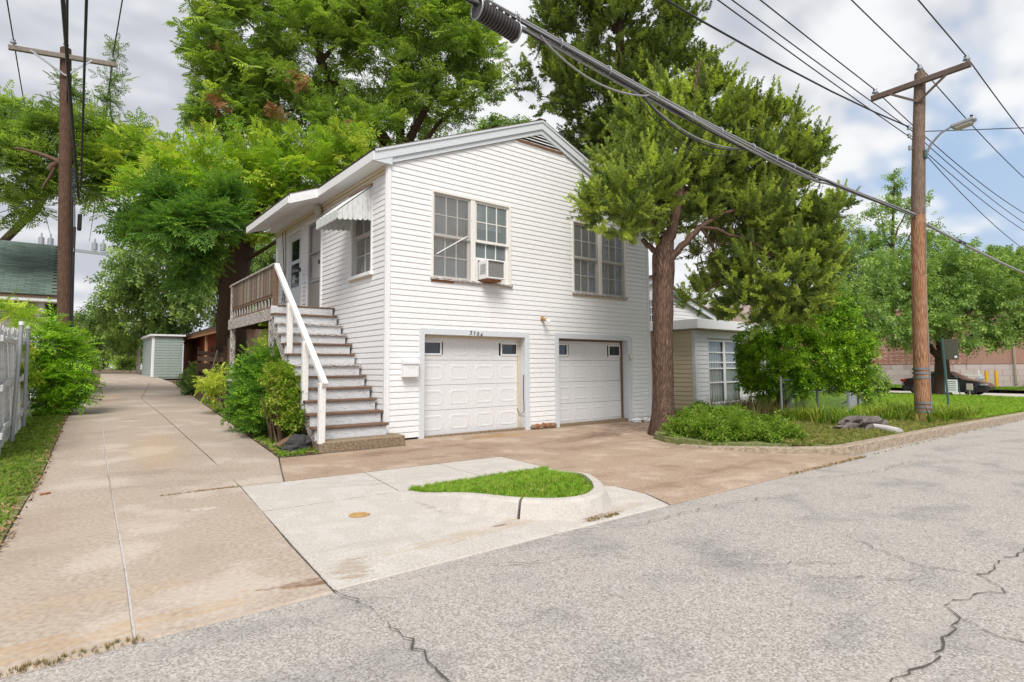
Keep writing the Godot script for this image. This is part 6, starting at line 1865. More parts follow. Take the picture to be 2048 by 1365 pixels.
func make_poles() -> void:
	var pz := -4.55
	var px := 15.86
	var y0 := land(px, pz) + 0.08
	var p := thing("utility_pole", "orange-brown wooden utility pole with crossarm standing behind the kerb", "pole", Vector3(px, y0, pz))
	var b := B.new()
	b.tube(PackedVector3Array([Vector3(px, y0 - 0.2, pz), Vector3(px, 2.5, pz + 0.06), Vector3(px, 4.9, pz + 0.14)]), PackedFloat32Array([0.175, 0.155, 0.14]), 18, false)
	put(b, "lower_shaft", M.pole, p)
	b = B.new()
	b.tube(PackedVector3Array([Vector3(px, 4.9, pz + 0.14), Vector3(px, 6.6, pz + 0.24), Vector3(px, 8.3, pz + 0.36), Vector3(px, 8.36, pz + 0.365)]), PackedFloat32Array([0.14, 0.128, 0.115, 0.05]), 18)
	put(b, "upper_shaft", M.pole_grey, p)
	for y in [1.26, 1.16, 1.06, 0.47, 0.37, 0.28]:
		b = B.new()
		b.tube(PackedVector3Array([Vector3(px, y - 0.025, pz + 0.02), Vector3(px, y + 0.025, pz + 0.02)]), PackedFloat32Array([0.18, 0.179]), 18)
		put(b, "steel_band", M.band, p)
	b = B.new()
	b.bar(Vector3(px - 0.14, 8.02, -5.2), Vector3(px - 0.14, 8.07, -3.2), 0.1, 0.13, Vector3.UP, 0.008)
	put(b, "crossarm", M.arm, p)
	for s in [[-4.8, 7.98], [-3.62, 8.0]]:
		b = B.new()
		b.bar(Vector3(px - 0.2, s[1], s[0]), Vector3(px - 0.13, 7.58, pz + 0.33), 0.035, 0.05, Vector3.UP, 0.004)
		put(b, "brace", M.arm, p)
	var ins := [Vector3(px - 0.14, 8.07, -5.11), Vector3(px, 8.34, pz + 0.36), Vector3(px - 0.14, 8.12, -3.27)]
	for q in ins: insulator(p, q)
	for y in [7.0, 6.8, 6.5]:
		b = B.new()
		b.rod(Vector3(px - 0.2, y, pz + 0.12), Vector3(px + 0.22, y, pz + 0.3), 0.014, 0.014, 6)
		b.rod(Vector3(px - 0.2, y - 0.05, pz + 0.12), Vector3(px - 0.2, y + 0.05, pz + 0.12), 0.035, 0.035, 8)
		b.rod(Vector3(px + 0.22, y - 0.05, pz + 0.3), Vector3(px + 0.22, y + 0.05, pz + 0.3), 0.035, 0.035, 8)
		put(b, "spool_bracket", M.steel, p)
	b = B.new()
	b.tube(PackedVector3Array([Vector3(px - 0.05, 0.3, pz + 0.19), Vector3(px - 0.03, 3.0, pz + 0.22), Vector3(px, 6.4, pz + 0.37)]), PackedFloat32Array([0.008, 0.008, 0.008]), 5)
	put(b, "ground_wire", M.cable_grey, p)
	# lamp on the pole
	var l := thing("street_lamp", "grey cobra-head street lamp on a curved arm fixed to the pole", "street lamp", Vector3(px, 6.4, pz + 0.36))
	b = B.new()
	b.tube(PackedVector3Array([Vector3(px, 6.3, pz + 0.38), Vector3(px, 6.52, pz + 0.48), Vector3(px, 6.72, pz + 0.68), Vector3(px, 6.82, pz + 0.92)]), PackedFloat32Array([0.028, 0.026, 0.024, 0.022]), 10)
	put(b, "arm", M.steel, l)
	b = B.new()
	b.span(Vector3(px - 0.07, 6.22, pz + 0.35), Vector3(px + 0.07, 6.42, pz + 0.39), 0.01)
	put(b, "bracket", M.green_post, l)
	b = B.new()
	b.cbox(Vector3(px, 6.82, pz + 1.12), Vector3(0.2, 0.1, 0.46), 0.03, Basis(Vector3.RIGHT, -0.12))
	put(b, "head", M.galv, l)
	b = B.new()
	b.cbox(Vector3(px, 6.75, pz + 1.12), Vector3(0.18, 0.09, 0.36), 0.035, Basis(Vector3.RIGHT, -0.12))
	put(b, "lens", M.beige, l)
	b = B.new()
	b.rod(Vector3(px, 6.86, pz + 1.27), Vector3(px, 6.95, pz + 1.27), 0.03, 0.03, 8)
	put(b, "photocell", M.black, l)
	# overhead conductors: on to the next pole and back over the street corner
	var nx := 36.0
	var g := "conductors strung along the street poles"
	var names := ["power line on the crossarm end away from the street", "power line on the pole top insulator", "power line on the crossarm end nearest the street"]
	for i in 3:
		var a: Vector3 = ins[i] + Vector3(0, 0.15, 0)
		wire("power_line", names[i], [Vector3(-24.0, a.y + 1.5, a.z), a, Vector3(nx, a.y - 0.25, a.z)], 0.35, 0.014, M.cable, g)
	wire("service_line", "sagging black service line meeting the pole below its crossarm", [Vector3(-14.0, 7.6, -4.6), Vector3(px - 0.2, 7.02, pz + 0.12)], 1.0, 0.016, M.cable)
	wire("service_line", "upper secondary line running to the pole bracket", [Vector3(-20.0, 8.1, -4.6), Vector3(px - 0.2, 6.99, pz + 0.12), Vector3(nx, 6.9, pz)], 0.3, 0.011, M.cable)
	wire("service_line", "lower secondary line running to the pole bracket", [Vector3(-20.0, 8.3, -4.65), Vector3(px - 0.2, 6.8, pz + 0.1), Vector3(nx, 6.6, pz)], 0.35, 0.011, M.cable)
	wire("service_line", "thin line from the lamp bracket across the street", [Vector3(px + 0.2, 6.95, pz + 0.3), Vector3(px + 9.0, 6.6, pz + 12.0)], 0.2, 0.011, M.cable)
	wire("service_line", "thin line dropping from the lamp arm to the far pole", [Vector3(px + 0.2, 6.4, pz + 0.3), Vector3(nx, 5.7, pz)], 0.5, 0.011, M.cable)
	# the thick bundle of telephone cables
	var tb := thing("cable_bundle", "thick lashed bundle of telephone cables crossing before the cedar", "cable", Vector3(px, 4.85, pz))
	var zc := -4.42
	var path := [Vector3(-8.0, 5.75, zc), Vector3(1.5, 5.1, zc), Vector3(3.2, 5.0, zc), Vector3(5.6, 4.85, zc), Vector3(8.0, 4.74, zc), Vector3(10.7, 4.72, zc), Vector3(px - 0.15, 4.87, zc)]
	var cr := Curve3D.new()
	for i in path.size():
		var tan: Vector3 = (path[mini(i + 1, path.size() - 1)] - path[maxi(i - 1, 0)]) * 0.17
		cr.add_point(path[i], -tan, tan)
	var len := cr.get_baked_length()
	for s in 5:
		var pts := PackedVector3Array()
		var rr := PackedFloat32Array()
		for i in 90:
			var d := len * i / 89.0
			var c := cr.sample_baked(d)
			var a := s * TAU / 5.0 + d * 0.55
			var open := 0.02 + 0.016 * smoothstep(11.3, 11.0, c.x)
			pts.append(c + Vector3(0, cos(a), sin(a)) * open - Vector3(0, 0.03 if c.x < 10.7 else 0.0, 0))
			rr.append(0.012 if s else 0.016)
		b = B.new()
		b.tube(pts, rr, 6)
		put(b, "strand", M.cable if s % 2 else M.cable_grey, tb)
	b = B.new()
	var ms := PackedVector3Array()
	var mr := PackedFloat32Array()
	for i in 60:
		ms.append(cr.sample_baked(len * i / 59.0) + Vector3(0, 0.045, 0))
		mr.append(0.014)
	b.tube(ms, mr, 6)
	put(b, "messenger_wire", M.cable_grey, tb)
	# slack loops that hang below the bundle
	for s in 4:
		var pts := PackedVector3Array()
		var rr := PackedFloat32Array()
		for i in 32:
			var t := i / 31.0
			var x := lerpf([3.9, 5.6, 5.7, 5.6][s], [5.75, 8.15, 8.1, 8.2][s], t)
			var dep: float = [0.2, 0.27, 0.2, 0.36][s]
			pts.append(cr.sample_baked(cr.get_closest_offset(Vector3(x, 4.8, zc))) - Vector3(0, 0.04 + dep * pow(sin(pow(t, 0.9) * PI), 0.8), 0.03 * s - 0.03))
			rr.append(0.011 if s < 3 else 0.006)
		b = B.new()
		b.tube(pts, rr, 6)
		put(b, "slack_loop", M.cable if s % 2 else M.cable_grey, tb)
	for x in [3.0, 3.6, 4.2, 5.0, 5.9, 6.7, 7.4, 8.3, 9.0, 9.6]:
		var c := cr.sample_baked(cr.get_closest_offset(Vector3(x, 4.8, zc)))
		b = B.new()
		var ring := PackedVector3Array()
		var r2 := PackedFloat32Array()
		for i in 11:
			ring.append(c + Vector3(0, cos(i * TAU / 10.0), sin(i * TAU / 10.0)) * 0.062)
			r2.append(0.007)
		b.tube(ring, r2, 5)
		put(b, "clip", M.galv, tb)
	var tail := wire("cable_bundle", "thick telephone cable carrying on beyond the wooden pole", [Vector3(px + 0.15, 4.8, zc), Vector3(nx, 4.75, zc)], 0.16, 0.035, M.cable_grey)
	for x in [px + 3.2, px + 3.6]:
		b = B.new()
		b.rod(Vector3(x, 4.72, zc), Vector3(x + 0.25, 4.72, zc), 0.05, 0.05, 8)
		put(b, "clip", M.cable, tail)
	# splice case
	var sc := thing("splice_case", "ribbed grey splice case hanging under the cable bundle", "splice case", Vector3(3.4, 4.78, zc))
	var c0 := Vector3(3.1, 4.9, zc)
	var c1 := Vector3(3.6, 4.83, zc)
	b = B.new()
	for i in 14:
		var a := c0.lerp(c1, i / 14.0)
		b.rod(a, c0.lerp(c1, (i + 0.55) / 14.0), 0.098, 0.098, 16)
		b.rod(c0.lerp(c1, (i + 0.55) / 14.0), c0.lerp(c1, (i + 1) / 14.0), 0.078, 0.078, 16)
	put(b, "body", surf(lin(0.06, 0.055, 0.055), 0.6), sc)
	for t in [0.0, 0.97]:
		b = B.new()
		var q := c0.lerp(c1, t)
		var hoop := PackedVector3Array()
		var hr := PackedFloat32Array()
		for i in 17:
			hoop.append(q + Vector3(0, cos(i * TAU / 16.0), sin(i * TAU / 16.0)) * 0.1)
			hr.append(0.01)
		b.tube(hoop, hr, 5)
		b.rod(q + Vector3(0, 0.1, 0), q + Vector3(0.02, 0.24, 0), 0.012, 0.012, 6)
		put(b, "hanger", M.galv, sc)
	for i in 6:
		b = B.new()
		var q := c0.lerp(c1, (i + 0.5) / 6.0) + Vector3(0, 0.08, 0.055)
		b.cbox(q, Vector3(0.02, 0.035, 0.02), 0.006)
		put(b, "bolt", M.trim, sc)
	# next pole along the street; only its crossarm end reaches the picture
	var f := thing("utility_pole", "far street pole whose dark crossarm carries the lines on", "pole", Vector3(nx, land(nx, pz), pz))
	b = B.new()
	b.rod(Vector3(nx, land(nx, pz) - 0.2, pz), Vector3(nx, 8.3, pz), 0.17, 0.11, 14)
	put(b, "shaft", M.pole_grey, f)
	b = B.new()
	b.bar(Vector3(nx - 0.14, 7.75, -5.4), Vector3(nx - 0.14, 7.8, -3.2), 0.1, 0.13, Vector3.UP, 0.008)
	put(b, "crossarm", M.arm, f)
	for q in [Vector3(nx - 0.14, 7.81, -5.11), Vector3(nx - 0.14, 7.85, -3.27), Vector3(nx, 8.28, pz)]: insulator(f, q)
	b = B.new()
	b.bar(Vector3(nx - 0.17, 7.7, -5.0), Vector3(nx - 0.12, 7.3, pz), 0.035, 0.05)
	put(b, "brace", M.arm, f)

	# ---- the alley pole
	var lx := 0.2
	var lz := -20.0
	var base := on_land(lx, lz, -0.1)
	var topp := Vector3(-0.2, 10.45, lz)
	p = thing("utility_pole", "dark leaning utility pole rising from the bush beside the alley", "pole", base)
	b = B.new()
	b.tube(PackedVector3Array([base, base.lerp(topp, 0.3), base.lerp(topp, 0.62)]), PackedFloat32Array([0.2, 0.18, 0.155]), 16, false)
	put(b, "lower_shaft", M.pole_dark, p)
	b = B.new()
	b.tube(PackedVector3Array([base.lerp(topp, 0.62), topp, topp + Vector3(0, 0.06, 0)]), PackedFloat32Array([0.155, 0.13, 0.05]), 16)
	put(b, "upper_shaft", M.pole_dark, p)
	b = B.new()
	b.bar(Vector3(-1.4, 10.0, lz + 0.16), Vector3(0.98, 10.3, lz + 0.16), 0.1, 0.13, Vector3.UP, 0.008)
	put(b, "crossarm", M.grey_wood_x, p)
	for s in [-0.95, 0.4]:
		b = B.new()
		b.bar(Vector3(s, 10.0 + 0.126 * (s + 1.4), lz + 0.2), Vector3(-0.17, 9.6, lz + 0.18), 0.03, 0.045)
		put(b, "brace", M.steel, p)
	var li := [Vector3(-1.3, 10.08, lz + 0.16), Vector3(-0.2, 10.5, lz), Vector3(0.88, 10.35, lz + 0.16)]
	for q in li: insulator(p, q)
	b = B.new()
	b.span(Vector3(0.26, 5.3, lz - 0.1), Vector3(0.36, 5.75, lz + 0.1), 0.02)
	put(b, "terminal_box", M.black, p)
	for i in 3:
		b = B.new()
		b.tube(PackedVector3Array([Vector3(0.25 + 0.03 * i, 0.6, lz + 0.2), Vector3(0.14 + 0.04 * i, 5.0, lz + 0.19), Vector3(0.08 + 0.03 * i, 7.0, lz + 0.18)]), PackedFloat32Array([0.014, 0.014, 0.014]), 5)
		put(b, "riser_cable", M.cable, p)
	g = "conductors strung along the alley poles"
	var nm := ["alley power line on the outer crossarm insulator", "alley power line on the pole top", "alley power line on the leafy crossarm end"]
	for i in 3:
		var a: Vector3 = li[i] + Vector3(0, 0.15, 0)
		wire("alley_line", nm[i], [a + Vector3(0.6, 0.7, -34.0), a, a + Vector3(-0.2, 0.5, 38.0)], 0.5, 0.015, M.cable, g)
	wire("alley_cable", "thick black cable running overhead from the alley pole", [Vector3(0.26, 6.2, lz + 0.1), Vector3(-0.16, 6.55, -9.9), Vector3(-0.75, 7.6, 8.0)], 0.06, 0.028, M.cable)
	wire("alley_cable", "thinner black cable running overhead from the alley pole", [Vector3(0.3, 6.5, lz + 0.1), Vector3(0.1, 6.6, -9.7), Vector3(-0.3, 7.7, 8.0)], 0.1, 0.02, M.cable)
	wire("alley_cable", "twisted cable beside the pole top running overhead", [Vector3(-0.1, 8.9, lz + 0.1), Vector3(-0.16, 8.6, -12.9), Vector3(-0.25, 9.0, 8.0)], 0.05, 0.02, M.cable)
	wire("alley_cable", "service drop from the alley pole to the gabled outbuilding", [Vector3(0.05, 6.4, lz), Vector3(-6.0, 4.6, -24.0)], 0.3, 0.01, M.cable)
	wire("alley_cable", "service drop from the alley pole to the landing roof", [Vector3(0.2, 6.6, lz), Vector3(4.0, 4.9, -15.3)], 0.35, 0.01, M.cable)
	# far alley pole with its transformers
	var fz := -46.0
	var fx := 0.46
	var q0 := thing("utility_pole", "distant alley pole carrying two pairs of grey transformers", "pole", on_land(fx, fz))
	b = B.new()
	b.rod(on_land(fx, fz, -0.2), Vector3(fx, 10.6, fz), 0.15, 0.1, 10)
	put(b, "shaft", M.pole_dark, q0)
	b = B.new()
	b.bar(Vector3(fx - 1.9, 9.1, fz + 0.2), Vector3(fx + 1.9, 9.0, fz + 0.2), 0.12, 0.2)
	put(b, "platform", M.galv, q0)
	for s in [-1.6, -1.15, 1.1, 1.55]:
		b = B.new()
		b.tube(PackedVector3Array([Vector3(fx + s, 9.2, fz + 0.2), Vector3(fx + s, 9.65, fz + 0.2), Vector3(fx + s, 9.7, fz + 0.2), Vector3(fx + s, 9.95, fz + 0.2)]), PackedFloat32Array([0.16, 0.16, 0.05, 0.04]), 10)
		put(b, "transformer", M.galv, q0)

# ---------------------------------------------------------------- left of the alley
func make_left() -> void:
	# leaning picket fence
	var f := thing("picket_fence", "leaning weathered white picket fence along the alley verge", "fence", on_land(-0.75, -14.0))
	rng.seed = 91
	var z := -10.4
	while z > -17.2:
		var b := B.new()
		var w := rnd(0.065, 0.085)
		var h := 1.82 + rnd(-0.06, 0.06)
		var x := -0.6 + 0.035 * sin(z * 1.7) - 0.02 * (z + 14.0)
		var q := Basis(Vector3.BACK, 0.05 + rnd(-0.02, 0.02)) * Basis(Vector3.RIGHT, rnd(-0.03, 0.03))
		b.cbox(on_land(x, z, h * 0.5 + 0.05), Vector3(0.018, h, w), 0.004, q)
		put(b, "picket", M.fence_white, f)
		z -= w + rnd(0.006, 0.02)
	for y in [0.35, 1.0, 1.68]:
		var i := 0
		z = -10.4
		while z > -17.0:
			var b := B.new()
			b.bar(on_land(-0.59 - 0.035 * (y - 1.0) + 0.035 * sin(z * 1.7) - 0.02 * (z + 14.0) + 0.04, z, y), on_land(-0.59 - 0.035 * (y - 1.0) + 0.035 * sin((z - 1.3) * 1.7) - 0.02 * (z - 1.3 + 14.0) + 0.04, z - 1.3, y - 0.03), 0.035, 0.09, Vector3.UP, 0.006)
			put(b, "rail", M.fence_white, f)
			z -= 1.3
			i += 1
	for p in [[-0.54, -12.4, 0.06], [-0.47, -14.6, 0.0], [-0.42, -16.6, -0.35]]:
		var b := B.new()
		var a := on_land(p[0], p[1], -0.05)
		var c: Vector3 = a + Vector3(p[2] - 0.02, 1.98, 0)
		b.rod(a, c, 0.032, 0.032, 10)
		put(b, "metal_post", M.galv, f)
		b = B.new()
		b.rod(c, c + Vector3(0, 0.06, 0), 0.04, 0.036, 10)
		put(b, "post_cap", M.trim, f)
	# outbuilding with the green roof
	var o := thing("outbuilding", "beige outbuilding with mossy green shingle roof behind the picket fence", "building", on_land(-5.0, -24.0))
	var x1 := -0.5
	var zf := -22.4
	var b := B.new()
	b.span(Vector3(-10.0, 0.2, -30.0), Vector3(x1, 3.5, zf))
	b.extrude(PackedVector2Array([Vector2(-30.0, 3.5), Vector2(zf, 3.5), Vector2(-26.2, 5.8)]), Transform3D(Basis(Vector3(0, 0, 1), Vector3.UP, Vector3(-1, 0, 0)), Vector3(x1, 0, 0)), 9.5)
	put(b, "wall", M.beige, o)
	var q := Transform3D(Basis(), Vector3(0, 0, zf))
	var w := node("cladding", o)
	siding(w, q, 0.5, func(_y): return -4.0, func(_y): return x1 - 0.1, 3.5, [], M.beige, 0.02, 0.2)
	one("corner_board", q, x1 - 0.11, x1 + 0.02, 0.4, 3.45, 0.0, 0.035, M.trim, o, 0.006)
	one("eave_bracket", q, x1 - 0.03, x1 + 0.1, 3.1, 3.45, 0.0, 0.25, M.trim, o, 0.01)
	one("fascia", q, -10.3, -0.1, 3.42, 3.55, 0.42, 0.46, M.trim, o, 0.006)
	one("fascia", q, -10.3, -0.12, 3.56, 3.62, 0.44, 0.475, M.trim, o, 0.006)
	one("soffit", q, -10.3, -0.1, 3.4, 3.42, 0.0, 0.46, M.beige, o)
	# shingles, laid one by one on the slope that shows
	var low := Vector2(zf + 0.48, 3.6)
	var top := Vector2(-26.2, 5.85)
	var u := (top - low).normalized()
	var run := top.distance_to(low)
	b = B.new()
	b.extrude(PackedVector2Array([low, top, top - Vector2(0, 0.08), low - Vector2(0, 0.08)]), Transform3D(Basis(Vector3(0, 0, 1), Vector3.UP, Vector3(-1, 0, 0)), Vector3(-0.08, 0, 0)), 10.2)
	put(b, "roof_deck", M.bare_x, o)
	b = B.new()
	b.extrude(PackedVector2Array([top, Vector2(-30.4, 3.55), Vector2(-30.4, 3.47), top - Vector2(0, 0.08)]), Transform3D(Basis(Vector3(0, 0, 1), Vector3.UP, Vector3(-1, 0, 0)), Vector3(-0.08, 0, 0)), 10.2)
	put(b, "roof_deck", M.shingle_green[0], o)
	rng.seed = 92
	var sh := BoxMesh.new()
	sh.size = Vector3(0.32, 0.02, 0.2)
	var n := int(run / 0.145)
	var count := 0
	var roof := node("roof", o)
	for j in n:
		var c := low + u * (j * 0.145 + 0.07)
		for i in 8:
			var x := -0.24 - i * 0.33 - (0.16 if j % 2 else 0.0)
			var ang := atan2(u.y, -u.x)
			part("shingle", sh, M.shingle_green[rng.randi_range(0, 2)], roof, Transform3D(Basis(Vector3.RIGHT, ang - 0.04), Vector3(x, c.y + 0.022, c.x)))
			count += 1
	b = B.new()
	b.bar(Vector3(-0.07, low.y - 0.03, low.x), Vector3(-0.07, top.y - 0.03, top.x), 0.03, 0.16)
	put(b, "rake_board", M.dark_x, o)

# ---------------------------------------------------------------- up the alley on the right
func make_alley_side() -> void:
	var s := thing("garden_shed", "grey-green boarded garden shed with white corner trim beside the alley", "shed", on_land(4.8, -38.5))
	var g := on_land(4.2, -38.0).y
	var q := Transform3D(Basis(), Vector3(0, g, -37.5))
	var b := B.new()
	b.span(Vector3(4.1, g - 0.1, -42.0), Vector3(5.58, g + 2.3, -37.5))
	put(b, "wall", M.shed, s)
	var n := int(2.3 / 0.15)
	for i in n: put(siding_board(q, 4.2, 5.58, 4.2, 5.58, i * 0.15, 0.15, 0.02), "board", M.shed, s)
	var q2 := Transform3D(Basis(Vector3(0, 0, 1), Vector3.UP, Vector3(-1, 0, 0)), Vector3(4.1, g, 0))
	for i in n: put(siding_board(q2, -42.0, -37.6, -42.0, -37.6, i * 0.15, 0.15, 0.02), "board", M.shed, s)
	one("corner_board", q, 4.08, 4.2, 0.0, 2.3, 0.0, 0.035, M.trim, s, 0.006)
	one("corner_board", q2, -37.6, -37.48, 0.0, 2.3, 0.0, 0.034, M.trim, s, 0.006)
	one("roof", q, 3.95, 5.7, 2.3, 2.4, -4.7, 0.15, M.trim, s, 0.01)
	for k in 4:
		var f := thing("leaning_plank", ["first grey plank beyond the garden shed wall", "second grey plank beyond the garden shed wall", "third grey plank beyond the garden shed wall", "last grey plank beyond the garden shed wall"][k], "plank", on_land(3.95, -42.3 - k * 0.5), "planks behind the shed")
		b = B.new()
		b.cbox(on_land(3.98, -42.3 - k * 0.5, 0.85), Vector3(0.03, 1.7, 0.3), 0.004, Basis(Vector3.BACK, rnd(-0.05, 0.05)))
		put(b, "board", M.grey_wood, f)
	# brick bungalow
	var h := thing("brick_bungalow", "low red brick bungalow with orange eaves beyond the plank fence", "house", on_land(9.0, -38.0))
	var x := 6.6
	var y0 := land(5.0, -36.0) - 0.1
	b = B.new()
	b.span(Vector3(x + 0.02, y0, -44.0), Vector3(14.0, y0 + 2.55, -26.0))
	put(b, "wall", M.mortar, h)
	rng.seed = 93
	var meshes := [B.new(), B.new(), B.new()]
	for j in 34:
		var zz := -44.0 + (0.11 if j % 2 else 0.0)
		while zz < -28.0:
			(meshes[rng.randi_range(0, 2)] as B).span(Vector3(x + rnd(-0.002, 0.002), y0 + 0.01 + j * 0.075, zz + 0.005), Vector3(x + 0.05, y0 + 0.075 + j * 0.075, zz + 0.213))
			zz += 0.22
	for i in 3: put(meshes[i], "brickwork", M.brick[i], h).set_meta("kind", "stuff")
	b = B.new()
	b.span(Vector3(x - 0.55, y0 + 2.38, -44.6), Vector3(x - 0.5, y0 + 2.6, -26.0), 0.006)
	put(b, "fascia", M.orange_paint, h)
	b = B.new()
	b.span(Vector3(x - 0.5, y0 + 2.52, -44.6), Vector3(x + 0.02, y0 + 2.56, -26.0))
	put(b, "soffit", M.orange_paint, h)
	b = B.new()
	b.span(Vector3(x - 0.42, y0, -34.5), Vector3(x - 0.3, y0 + 2.5, -34.38), 0.006)
	put(b, "eave_post", M.orange_paint, h)
	var roof := node("roof", h)
	roof_plane(roof, x - 0.62, y0 + 2.6, 9.5, y0 + 4.0, -26.0, -44.6, 0.05, M.orange_paint, M.shingle_brown, 0.3)
	b = B.new()
	b.rod(Vector3(x + 0.1, y0 + 2.7, -43.6), Vector3(x + 0.1, y0 + 3.1, -43.6), 0.16, 0.16, 10)
	b.rod(Vector3(x + 0.1, y0 + 3.1, -43.6), Vector3(x + 0.1, y0 + 3.2, -43.6), 0.24, 0.05, 10)
	put(b, "roof_vent", M.galv, roof)
	# broken plank fence
	var f := thing("plank_fence", "tumbledown dark plank fence of horizontal boards by the pecan trunk", "fence", on_land(3.85, -20.4))
	rng.seed = 94
	var pa := Vector2(3.8, -22.0)
	var pb := Vector2(3.9, -18.6)
	for t in [0.0, 0.5, 1.0]:
		var c := pa.lerp(pb, t)
		b = B.new()
		b.cbox(on_land(c.x, c.y, 0.8), Vector3(0.1, 1.75, 0.1), 0.01, Basis(Vector3.BACK, rnd(-0.04, 0.04)))
		put(b, "post", M.dark_y, f)
	for i in 8:
		var y := 0.08 + i * 0.195
		b = B.new()
		b.bar(on_land(pa.x - 0.06, pa.y, y + rnd(-0.03, 0.03)), on_land(pb.x - 0.06, pb.y, y + rnd(-0.04, 0.04)), 0.03, rnd(0.12, 0.17), Vector3.UP, 0.006)
		put(b, "board", M.dark_z if i % 3 else M.bare_z, f)
	for i in 6:
		b = B.new()
		b.cbox(on_land(3.9, -18.4 + i * 0.17, 0.95), Vector3(0.025, 1.9 + rnd(-0.1, 0.1), 0.15), 0.004, Basis(Vector3.RIGHT, rnd(-0.02, 0.02)))
		put(b, "upright_board", M.bare_y if i % 2 else M.dark_y, f)
	var lp := thing("leaning_plank", "grey plank propped diagonally against the dark plank fence", "plank", on_land(3.62, -19.6))
	b = B.new()
	b.bar(on_land(3.5, -19.4, 0.0), on_land(3.75, -19.0, 1.55), 0.12, 0.03, Vector3.LEFT, 0.004)
	put(b, "board", M.grey_wood, lp)
	# wheelie bin half hidden by leaves
	var wb := thing("wheelie_bin", "black wheelie bin half hidden in the shrubs by the landing", "bin", on_land(3.1, -14.2))
	b = B.new()
	b.tube(PackedVector3Array([on_land(3.22, -14.2, 0.05), on_land(3.22, -14.2, 0.85)]), PackedFloat32Array([0.17, 0.22]), 4)
	put(b, "tub", M.black, wb)
	b = B.new()
	b.cbox(on_land(3.22, -14.2, 0.88), Vector3(0.36, 0.06, 0.38), 0.03, Basis(Vector3.BACK, 0.12))
	put(b, "lid", M.cable_grey, wb)
	for dz in [-0.18, 0.18]:
		b = B.new()
		b.rod(on_land(3.12, -14.2 + dz * 0.7 - 0.03, 0.08), on_land(3.12, -14.2 + dz * 0.7 + 0.03, 0.08), 0.08, 0.08, 12)
		put(b, "wheel", M.black, wb)
	# rubbish by the stairs
	var bag := thing("cloth_bundle", "grey crumpled cloth bundle dumped beneath the stair stringer", "cloth", on_land(3.05, -9.2))
	lump(bag, "bundle", on_land(3.02, -9.2, 0.1), Vector3(0.19, 0.14, 0.15), M.cloth, 5, 0.45)
	lump(bag, "fold", on_land(2.86, -9.1, 0.05), Vector3(0.17, 0.06, 0.09), M.cloth, 6, 0.5)
	var rk := thing("scrap_board", "scrap of brown board lying in the litter below the shrub", "board", on_land(2.85, -9.5))
	b = B.new()
	b.cbox(on_land(2.9, -9.5, 0.12), Vector3(0.32, 0.03, 0.14), 0.004, Basis(Vector3(0.2, 0.3, 1).normalized(), 0.5))
	put(b, "board", M.bare_x, rk)
	rng.seed = 95
	for i in 9:
		var st := thing("litter_scrap", ["white crumb of plaster", "flat tan stone chip", "sandy pebble of concrete", "crumpled white paper scrap", "angular tan stone", "dull brown stone chip", "white plastic scrap", "small tan rubble chip", "rough grey-brown stone"][i] + " on the dirt strip below the stairs", "litter", on_land(2.7, -9.0), "scraps on the dirt strip")
		lump(st, "scrap", on_land(2.72 + rnd(0, 0.4), -8.95 - rnd(0, 0.9), 0.015), Vector3(rnd(0.02, 0.05), rnd(0.012, 0.025), rnd(0.02, 0.04)), M.trim if i % 3 == 0 else M.step, 20 + i, 0.5)

func lump(o: Node3D, called: String, c: Vector3, r: Vector3, m: Material, sd: int, rough := 0.3) -> void:
	var f := FastNoiseLite.new()
	f.seed = sd
	f.frequency = 1.1
	f.fractal_octaves = 3
	var nu := 14
	var nv := 9
	var pts := []
	for j in nv + 1:
		for i in nu:
			var th := PI * j / nv
			var ph := TAU * i / nu
			var d := Vector3(sin(th) * cos(ph), cos(th), sin(th) * sin(ph))
			pts.append(c + d * r * (1.0 + rough * f.get_noise_3dv(d * 1.6)))
	var b := B.new()
	for j in nv:
		for i in nu:
			var k := (i + 1) % nu
			b.quad(pts[j * nu + i], pts[j * nu + k], pts[(j + 1) * nu + k], pts[(j + 1) * nu + i])
	put(b, called, m, o)

